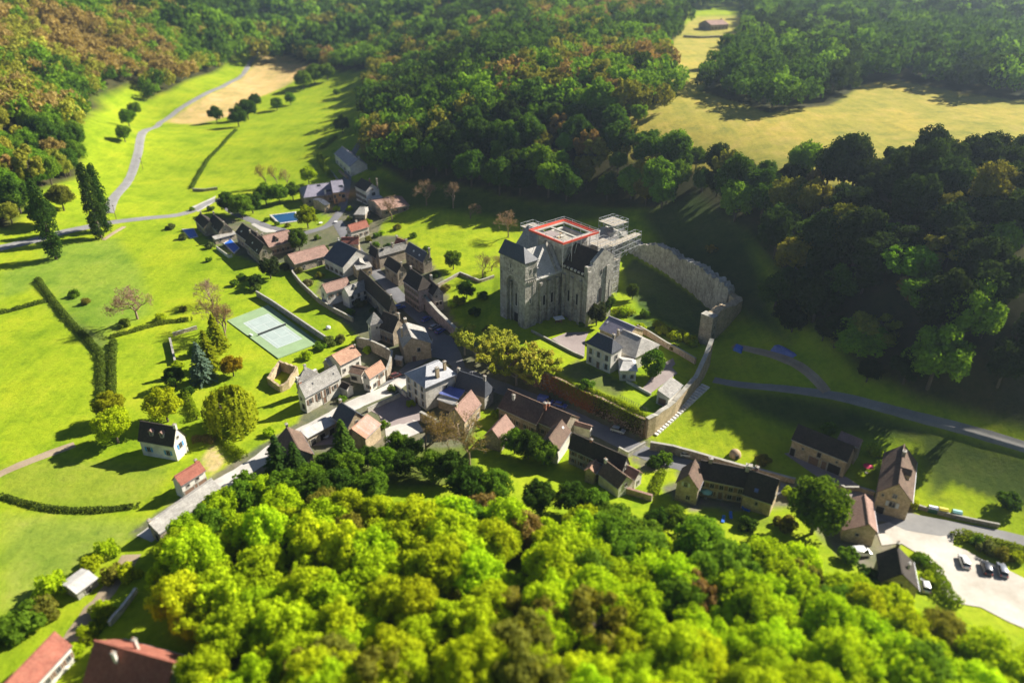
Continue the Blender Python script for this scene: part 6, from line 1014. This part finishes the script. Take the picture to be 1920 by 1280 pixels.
for i, (u, v, R, h) in enumerate(sorted([(500, 350, 4.5, 1.9), (520, 348, 4, 1.9), (540, 350, 4.2, 1.7)], key=lambda t: t[0])): tp('bare_tree', f'slender yellowish bare tree behind the village park, {ORD[i]} from the left', (u, v), R, 'bare', (.4, .34, .1), hs=h, group='slender bare trees behind the park')
for i, (u, v, R, c) in enumerate(sorted([(430, 400, 5.4, DEEP), (455, 410, 6.0, GREEN), (475, 400, 5.6, DEEP), (500, 385, 5.6, GREEN), (525, 382, 5.2, GREEN), (550, 375, 4.6, (.13, .22, .02))], key=lambda t: t[0])): tp('park_tree', f'leafy park tree beside the road bend, {ORD[i]} from the left', (u, v), R, 'broad', c, group='park trees')
tp('park_tree', 'bright yellow-green tree hanging over the garden pool', (578, 428), 5.2, 'broad', (.3, .36, .008)); tp('park_tree', 'fresh green tree behind the lilac slate roof', (580, 345), 4.8, 'broad', LIME); tp('park_tree', 'round dark leafy tree beside the brown dormer roof', (562, 470), 4.6, 'broad', (.1, .17, .02)); tp('evergreen', 'dark grey-green bushy evergreen above the shaded lawn', (508, 522), 4.6, 'broad', (.05, .075, .025))
tp('evergreen', 'small dark evergreen beside the bushy one', (480, 540), 3, 'broad', (.06, .1, .02)); tp('broadleaf_tree', 'round green tree on the orchard lawn edge', (850, 505), 3.8, 'broad', GREEN); tp('bush', 'yellow-green bush below the orchard lawn', (860, 570), 3.0, 'bush', (.28, .33, .01), 'bush'); tp('broadleaf_tree', 'dark tree at the foot of the lawn by the pollards', (875, 560), 3.4, 'broad', DEEP)
for i, (u, v, R, c) in enumerate(sorted([(872, 665, 5.4, YB), (893, 678, 5.4, YB), (918, 672, 5.2, YB), (925, 700, 5.6, YB), (955, 700, 5.6, (.37, .38, .05)), (968, 722, 5.6, (.35, .38, .04)), (995, 712, 5.4, (.38, .34, .06)), (1012, 724, 5.2, (.36, .36, .05)), (945, 682, 5.2, YB)], key=lambda t: t[0])): tp('pollarded_lime', f'yellowish pollarded tree on the terrace above the street, {ORD[i]} from the left', (u, v), R * 1.38, 'pollard', tuple(x * 1.25 for x in c), group='pollarded trees on the terrace')
tp('clipped_tree', 'dense clipped dome-shaped tree beside the presbytery', (1222, 706), 3.9, 'ball', (.1, .19, .015), hs=1.25); tp('evergreen', 'dark grey-green evergreen against the church transept', (1118, 610), 3.6, 'broad', (.06, .08, .03), hs=1.2); tp('evergreen', 'green evergreen at the church corner', (1135, 592), 3.2, 'broad', (.08, .13, .02), hs=1.3); tp('evergreen', 'lone shaggy evergreen on the shaded abbey lawn', (1185, 562), 2.4, 'broad', (.08, .13, .02), hs=1.3)
for i, (u, v, R, c) in enumerate(sorted([(1168, 590, 2.6, LIME), (1208, 592, 2.2, GREEN), (1200, 618, 2.2, YELG), (1240, 625, 2.4, YELG), (1262, 635, 2.6, YELG), (1285, 640, 2.4, YELG), (1300, 648, 2.2, YELG), (1100, 728, 2.6, (.12, .22, .02)), (1090, 612, 1.4, GREEN), (1262, 655, 1.8, OLIVE)], key=lambda t: t[0])): tp('shrub', f'leafy shrub in the abbey garden, {ORD[i]} from the left', (u, v), R, 'bush', c, 'shrub', group='abbey garden shrubs')
tp('broadleaf_tree', 'tall fresh green tree between farmhouse and ribbed pinkish roof', (1522, 1000), 6.8, 'broad', (.12, .22, .014), hs=1.15); tp('bare_tree', 'big bare brown tree before the town hall yard, left', (800, 858), 8.0, 'bare', (.3, .22, .06)); tp('bare_tree', 'big bare brown tree before the town hall yard, right', (880, 872), 8.2, 'bare', (.3, .22, .07)); tp('conifer', 'tall green conifer beside the rusty sheet roof', (648, 868), 4.6, 'conifer', (.09, .17, .02)); tp('conifer', 'dark conifer at the lower street end', (530, 912), 5.2, 'conifer', (.05, .1, .016)); tp('conifer', 'slim dark conifer next to the lower street conifer', (560, 905), 4.2, 'conifer', (.05, .11, .016))
for i, (u, v, R, c) in enumerate(sorted([(745, 850, 3.2, GREEN), (775, 860, 3.2, DEEP), (965, 850, 3.6, GREEN), (990, 860, 4, DEEP), (1020, 870, 3.6, GREEN), (640, 935, 4.2, DEEP), (700, 940, 4.2, GREEN), (880, 945, 5.2, DEEP), (930, 940, 4.4, GREEN), (1010, 960, 4.2, DEEP), (1070, 965, 4.2, DEEP), (1110, 975, 4, GREEN), (1265, 1000, 3.6, GREEN), (1230, 1000, 3.2, DEEP), (1150, 1000, 4, GREEN), (600, 955, 4.6, DEEP)], key=lambda t: t[0])): tp('garden_tree', f'green garden tree along the edge of the near wood, {ORD[i]} from the left', (u, v), R, 'broad', c, group='garden trees along the wood edge')
EXTRA = [(620,892,3.6,DEEP),(660,902,4.2,GREEN),(690,875,3.0,DEEP),(722,892,4.0,GREEN),(760,890,3.6,DEEP),(812,900,4.2,GREEN),(845,905,4.4,DEEP),(585,930,4.4,GREEN),(540,945,4.6,GREEN),(500,950,4.4,LIME),(460,960,4.4,GREEN),(420,985,4.6,LIME),(395,1005,4.4,GREEN),(360,1030,4.4,LIME),(340,1060,4.4,YELG)]
for i, (u, v, R, c) in enumerate(sorted(EXTRA, key=lambda t: t[0])): tp('verge_tree', f'leafy tree on the bank between lane and wood, {ORD[i]} from the left', (u, v), R, 'broad', c, group='trees on the lane bank')
YARD = [(596,448,1.8,'beside the leafy dormer-house tree'),(612,470,2.0,'at the top end of the pink-roofed barn'),(640,470,1.5,'in front of the great dark-blue roof'),(690,420,2.2,'behind the patched red roof'),(705,445,2.0,'below the low pink-roofed house'),(622,505,1.8,'at the barn doorway end'),(600,520,2.0,'on the shaded lawn under the long barn'),(640,545,2.0,'behind the red-roofed pale-gabled house'),(655,590,2.2,'in the white wing garden'),(700,585,1.6,'under the steep dark roof'),(672,640,1.6,'inside the walled court, left'),(690,660,1.8,'inside the walled court, right'),(800,470,2.0,'on the orchard lawn by the slate gable'),(815,520,2.2,'behind the tall narrow stone house'),(835,545,2.4,'on the slope above the pink wall'),(848,575,2.2,'at the top of the pink wall'),(905,560,2.6,'in the tower shadow, upper'),(890,590,2.6,'in the tower shadow, middle'),(915,625,2.4,'in the tower shadow, lower'),(770,760,1.6,'at the foot of the town hall'),(720,800,1.8,'beside the rusty sheet roof yard'),(610,800,1.8,'before the slate house on the lane'),(585,820,2.0,'by the long pale shed'),(930,780,2.0,'between the brown gable and the row'),(1100,850,2.0,'behind the long dark row house'),(1140,880,2.2,'by the little orange lean-to'),(1310,900,1.6,'before the farmhouse gable wing'),(1480,930,2.2,'at the farmhouse right corner'),(1560,960,2.2,'left of the ribbed pinkish roof'),(1400,990,2.6,'on the farmhouse back lawn, middle'),(1470,990,3.0,'on the farmhouse back lawn, right'),(1300,985,2.4,'on the farmhouse back lawn, left'),(705,462,2.0,'behind the long stone-slab roof, left'),(728,466,2.2,'behind the long stone-slab roof, middle'),(692,452,2.0,'in the garden above the narrow dark house'),(716,440,1.8,'near the orchard corner by the red roof'),(655,445,1.8,'beside the sunlit tan gable'),(668,470,1.6,'at the street bend below the tan gable')]
for i, (u, v, R, w_) in enumerate(YARD): c = (GREEN, DEEP, OLIVE, LIME)[i % 4]; tp('garden_shrub', f'{CNAME[c]} shrub {w_}', (u, v), R, 'bush', c, 'shrub', group='shrubs in the village yards')
tp('broadleaf_tree', 'round dark tree in the shaded meadow beyond the abbey wall', (1452, 580), 6, 'broad', DEEP); tp('bush', 'small golden bush on the shaded meadow', (1333, 472), 2.6, 'bush', (.3, .24, .02), 'bush')
BL = [(1225, 872, 2.6, DEEP, 'round dark bush beside the row house gable'), (1245, 865, 2.6, GREEN, 'green bush on the street garden corner'), (1555, 810, 2.4, GREEN, 'bush behind the tan barn'), (1640, 850, 2.4, YELG, 'yellow-green bush between barn and steep house'), (1430, 870, 2.4, OLIVE, 'clipped bush on the meadow by the farmhouse chimney'), (320, 430, 2.6, (.15, .2, .06), 'grey-green bush at the meadow pool, left'), (345, 448, 2.4, (.14, .18, .06), 'grey-green bush below the meadow pool'), (395, 465, 2.4, (.14, .18, .06), 'bush below the lean-to wall'), (392, 490, 1.8, GREEN, 'small bush under the white terrace wall'), (455, 525, 2.6, GREEN, 'green bush at the shaded lawn edge'), (480, 545, 2.6, (.14, .2, .03), 'pale bush at the end of the tennis wall'), (440, 535, 2.2, GREEN, 'small green bush left of the shaded lawn'),
      (535, 505, 2.6, (.12, .13, .05), 'dull bush on the garden wall below the barn'), (560, 510, 2.4, (.14, .15, .05), 'grey bush on the garden wall, second'), (578, 535, 2.4, (.2, .2, .1), 'pale flowering bush on the garden wall'), (600, 655, 2.6, GREEN, 'green bush between court and grey lean-to'), (620, 645, 2.6, (.16, .2, .05), 'bush beside the orange-roofed house'), (640, 640, 2.2, (.2, .2, .05), 'small brownish bush by the court wall'), (575, 672, 2.4, LIME, 'bright lime bush behind the pyramid roof'), (675, 575, 2.8, (.16, .17, .08), 'grey bush below the white wing'), (612, 745, 2.2, (.16, .2, .06), 'bush in front of the large white house'), (640, 752, 1.8, GREEN, 'small bush by the white yard'), (735, 732, 1.8, (.12, .17, .04), 'street-side bush before the town hall'), (505, 815, 2.0, LIME, 'small lime bush on the lawn beside the house shadow'),
      (632, 395, 2.2, YELG, 'rounded pale shrub before the orange wall'), (655, 395, 2.0, YELG, 'tall yellow-lit shrub in the townhouse garden'), (655, 413, 1.6, YELG, 'low yellow-lit shrub by the pavilion'), (500, 415, 1.8, GREEN, 'small shrub at the pool edge, left'), (520, 422, 1.6, GREEN, 'small shrub at the pool edge, middle'), (540, 425, 1.6, OLIVE, 'small shrub at the pool edge, right'), (745, 430, 2.2, OLIVE, 'shrub under the first reddish bare tree'), (775, 445, 2.0, GREEN, 'low shrub on the orchard lawn'), (700, 320, 2.2, GREEN, 'shrub in the shade below the violet roof'), (395, 395, 2.4, (.12, .17, .04), 'bush at the road end by the park'), (360, 395, 1.8, GREEN, 'bush beside the road by the meadow wall'),
      (460, 905, 3.0, GREEN, 'bush at the lane verge above the long grey barn'), (430, 935, 3.0, LIME, 'bright bush against the grey barn roof'), (390, 960, 3.2, LIME, 'lime bush beside the long grey barn'), (100, 1110, 4, LIME, 'lime bush behind the white-roofed shed'), (60, 1170, 4.4, GREEN, 'green bush near the lower left house'), (20, 1200, 4.4, GREEN, 'dark green bush at the left edge'), (90, 1150, 3.6, OLIVE, 'olive bush above the lower left roof'), (200, 1040, 3.2, LIME, 'lime bush at the end of the grey barn'), (170, 1065, 3.0, YELG, 'yellow-green bush on the track verge'), (215, 1085, 3.0, OLIVE, 'dry bush on the track'), (245, 1080, 3.0, YELG, 'bush on the right verge of the track'), (190, 1150, 2.4, YELG, 'small bush by the tumbled wall, upper'), (165, 1190, 2.2, YELG, 'small bush by the tumbled wall, lower'), (140, 1230, 2.2, LIME, 'small bush between the red roofs'),
      (1690, 1100, 3, GREEN, 'bush at the parking hedge'), (1740, 1090, 2.2, LIME, 'round hedge bush right of the brown house'), (1725, 1055, 2.0, GREEN, 'hedge bush below the brown house chimney'), (1660, 1120, 3.2, GREEN, 'leafy bush in front of the dark brown house'), (1620, 1090, 3.0, DEEP, 'bush beside the white van'), (1590, 1050, 2.8, GREEN, 'bush below the tan garage'), (1830, 1020, 2.0, GREEN, 'bush on the parking island, left'), (1850, 1035, 2.4, (.18, .22, .06), 'bush on the parking island, middle'), (1880, 1045, 2.2, OLIVE, 'bush on the parking island, right'), (1905, 1050, 2.0, YELG, 'bush at the island right end'), (1890, 950, 3.4, DEEP, 'dark bush on the roadside bank'), (1710, 950, 1.8, YELG, 'small bush at the steep house corner')]
BL += [(142, 556, 2.6, GREEN, 'bush beside the ditch in the left meadow, upper'), (160, 570, 2.2, OLIVE, 'bush beside the ditch in the left meadow, lower'), (235, 612, 2.6, (.2, .26, .03), 'bush in the tree shadow of the left meadow'), (300, 600, 2.4, YELG, 'bright bush right of the large bare meadow tree'), (345, 583, 1.8, OLIVE, 'small scrub by the overgrown plot hedge'), (335, 690, 2.4, YELG, 'bush inside the overgrown plot'), (365, 665, 2.6, GREEN, 'bush behind the blue-grey spruce'), (352, 740, 2.4, DEEP, 'dark bush at the plot hedge end')]
for u, v, R, c, lb in BL: tp('bush', lb, (u, v), R, 'bush', c, 'bush')
# ------------------------------------------------------------------ hedges and ditches: leaf-covered strips
def hedge(label, px, w, h, tint, name='hedge', dens=60, size=.19):
    P0 = np.array(GP(px)); c = resample(P0, .5) if len(P0) > 1 else P0; rng = np.random.default_rng(len(label)); L_ = float(np.sum(np.hypot(*np.diff(c, axis=0).T))); n = int(min(12000, L_ * dens * max(1, (w + h) / 2))); t = np.gradient(c, axis=0); t /= np.hypot(t[:, 0], t[:, 1])[:, None] + 1e-9; nr = np.stack([-t[:, 1], t[:, 0]], 1)
    k = rng.integers(0, len(c), n); a = rng.uniform(0, math.pi, n); _s = np.convolve(rng.uniform(0, 1, len(c) + 8), np.ones(5) / 5, 'same')[:len(c)]; hv = h * (.25 + 1.5 * _s[k]); ww = w / 2; P = np.stack([c[k, 0] + nr[k, 0] * ww * np.cos(a) + rng.normal(0, .15, n), c[k, 1] + nr[k, 1] * ww * np.cos(a) + rng.normal(0, .15, n), ground_z(c[:, 0], c[:, 1])[k] + hv * (np.sin(a) ** .6) * rng.uniform(.5, 1.08, n)], 1)
    N_ = np.stack([nr[k, 0] * np.cos(a), nr[k, 1] * np.cos(a), np.sin(a)], 1) + rng.normal(size=(n, 3)) * .5; N_ /= np.linalg.norm(N_, axis=1)[:, None]; mid = c[len(c) // 2]; T = thing(name, label, 'hedge', (*mid, gz(*mid))); l = np.array(T.location); o = put('foliage', quad_mesh(name, quads(P, N_, size, rng) - l, 'leaf'), T); o.color = (*tint, 1)
    M = MB()
    for i in range(0, len(c), max(1, len(c) // 24)): z = gz(*c[i]); M.bar((c[i, 0], c[i, 1], z - .1), (c[i, 0], c[i, 1], z + h * .7), .06, 4)
    tag(M.build('stems', 'bark', T), kind='stuff')
HD = [('ditch hedge along the left meadow, running to the lower field', zl('T4', (210,370),(280,470),(400,620),(520,740),(570,800),(572,1060)), 1.6, 1.3, (.1, .15, .02)), ('second ditch hedge parallel to the left meadow', zl('T4', (640,720),(632,850),(630,1050)), 1.6, 1.3, (.1, .15, .02)), ('hedge along the far side of the left meadow', zl('T4', (0,565),(120,535),(265,495)), 1.4, 1.1, (.1, .15, .02)), ('hedge from the ditch toward the overgrown plot', zl('T4', (600,705),(750,665),(900,620),(1080,600)), 1.4, 1.0, (.14, .19, .02)), ('long thin hedge line across the valley meadow', zl('T1', (1330,735),(1250,820),(1170,900),(1110,1000),(1075,1065)), 1.4, 1.2, (.1, .16, .02)), ('clipped bright hedge in front of the white house garden', zl('B5', (1000,330),(1060,350),(1130,430),(1200,490),(1270,530)), 1.6, 1.8, (.22, .3, .01)), ('hedge between the willow lawn and the plot', zl('T4', (1040,1010),(1070,1080),(1110,1160)), 1.6, 1.6, (.2, .28, .012)), ('narrow clipped hedge splitting the garden lawn', zl('B1', (1400,985),(1360,1080),(1310,1225)), 1.4, 1.6, (.22, .3, .012)), ('curved ditch growth in the lower left meadow', zl('T6', (0,228),(120,270),(250,300),(400,315),(520,315),(660,305),(780,285)), 1.2, .7, (.08, .12, .02)),
      ('tall hedge along the upper lane', zl('B7', (310,280),(360,420),(430,520),(500,600)), 2.4, 2.6, (.16, .24, .015)), ('lane hedge above the townhouse', zl('B7', (300,170),(400,130),(480,60),(560,-20)), 2.0, 1.6, (.18, .26, .014)), ('hedge along the foot of the parking ground', zl('B4', (970,650),(1060,700),(1140,770),(1180,870),(1230,1000),(1340,1090)), 2.2, 1.6, (.18, .27, .012)), ('planted island hedge beside the road', zl('B4', (1330,500),(1400,490),(1560,520),(1760,580),(1990,640)), 2.4, 1.2, (.2, .26, .02)), ('climbing greenery along the top of the ivy wall', zl('A5', (590,770),(700,815),(820,865),(900,900),(1000,960),(1140,1020)), 1.2, 1.2, (.24, .3, .012)), ('vine rows climbing the abbey garden wall', zl('A5', (1230,230),(1350,290),(1480,340),(1560,400)), 2.0, 1.8, (.28, .32, .01)), ('dry scrub along the top of the tall curtain wall', zl('A4', (1120,560),(1180,600)), 1.5, 1.4, (.16, .18, .04)), ('scrubby growth under the willow fence', zl('B5', (760,360),(850,340),(980,370)), 1.6, 1.4, (.3, .24, .08)), ('low planting behind the presbytery', zl('A5', (860,130),(950,110),(1030,150)), 2.4, 1.8, (.26, .32, .01)), ('scrub between the earth track and the lower house', zl('T6', (480,1060),(560,960),(640,880)), 2.0, 1.6, (.24, .3, .012))]
for lb, px, w, h, t in HD: hedge(lb, px, w * 1.4, h * 1.2, t)
# ivy and rusty creeper hanging on the tall retaining wall
_pl = np.array(TERRACE[0:7]); rng = np.random.default_rng(12)
def creeper(parent, pl, n, zlo, zhi, cen, tint, nm, off=-.9, seed=1):
    rng = np.random.default_rng(seed); seg = np.concatenate([[0], np.cumsum(np.hypot(*np.diff(pl, axis=0).T))]); out = []
    for c, wdt in cen:
        q = rng.normal(c * seg[-1], wdt * seg[-1], n); q = np.clip(q, 0, seg[-1]); x = np.interp(q, seg, pl[:, 0]); y = np.interp(q, seg, pl[:, 1]); k = np.clip(np.searchsorted(seg, q) - 1, 0, len(pl) - 2); d = (pl[k + 1] - pl[k]); d /= np.hypot(d[:, 0], d[:, 1])[:, None]; nr = np.stack([-d[:, 1], d[:, 0]], 1)
        P = np.stack([x + nr[:, 0] * off, y + nr[:, 1] * off, zhi - (zhi - zlo) * rng.beta(1.1, 1.6, n)], 1); N_ = np.stack([-nr[:, 0], -nr[:, 1], np.full(n, .4)], 1) + rng.normal(size=(n, 3)) * .5; out.append(quads(P, N_ / np.linalg.norm(N_, axis=1)[:, None], .2, rng))
    o = put(nm, quad_mesh(nm, np.concatenate(out) - np.array(parent_loc(parent)), 'leaf'), parent); o.color = (*tint, 1)
creeper(IVYW, _pl, 700, -.5, 6.9, [(.42, .06), (.55, .05), (.64, .03)], (.36, .15, .05), 'rusty_creeper'); creeper(IVYW, _pl, 500, 3.0, 7.2, [(.5, .05), (.62, .05), (.75, .06), (.88, .06)], (.2, .26, .02), 'ivy', seed=2); creeper(IVYW, _pl, 600, -.5, 6.5, [(.72, .05), (.92, .04)], (.07, .07, .03), 'dark_ivy', seed=3)
# ------------------------------------------------------------------ the air: thin even haze over the whole place
HB = MB().box(-2700, 3300, -800, 4300, float(ZZ.min()) - 2.0, 150.0); hz = HB.build('haze', 'dark_gap', uv=False); hz.data.materials.clear()
hm = bpy.data.materials.new('haze'); hm.use_nodes = True; hn = hm.node_tree; hn.nodes.remove(hn.nodes['Principled BSDF']); pv = hn.nodes.new('ShaderNodeVolumePrincipled'); pv.inputs['Color'].default_value = (0.66, 0.82, 1.0, 1); pv.inputs['Density'].default_value = 0.00014; pv.inputs['Anisotropy'].default_value = 0.6
hn.links.new(pv.outputs[0], hn.nodes['Material Output'].inputs['Volume']); hz.data.materials.append(hm); tag(hz, kind='stuff')
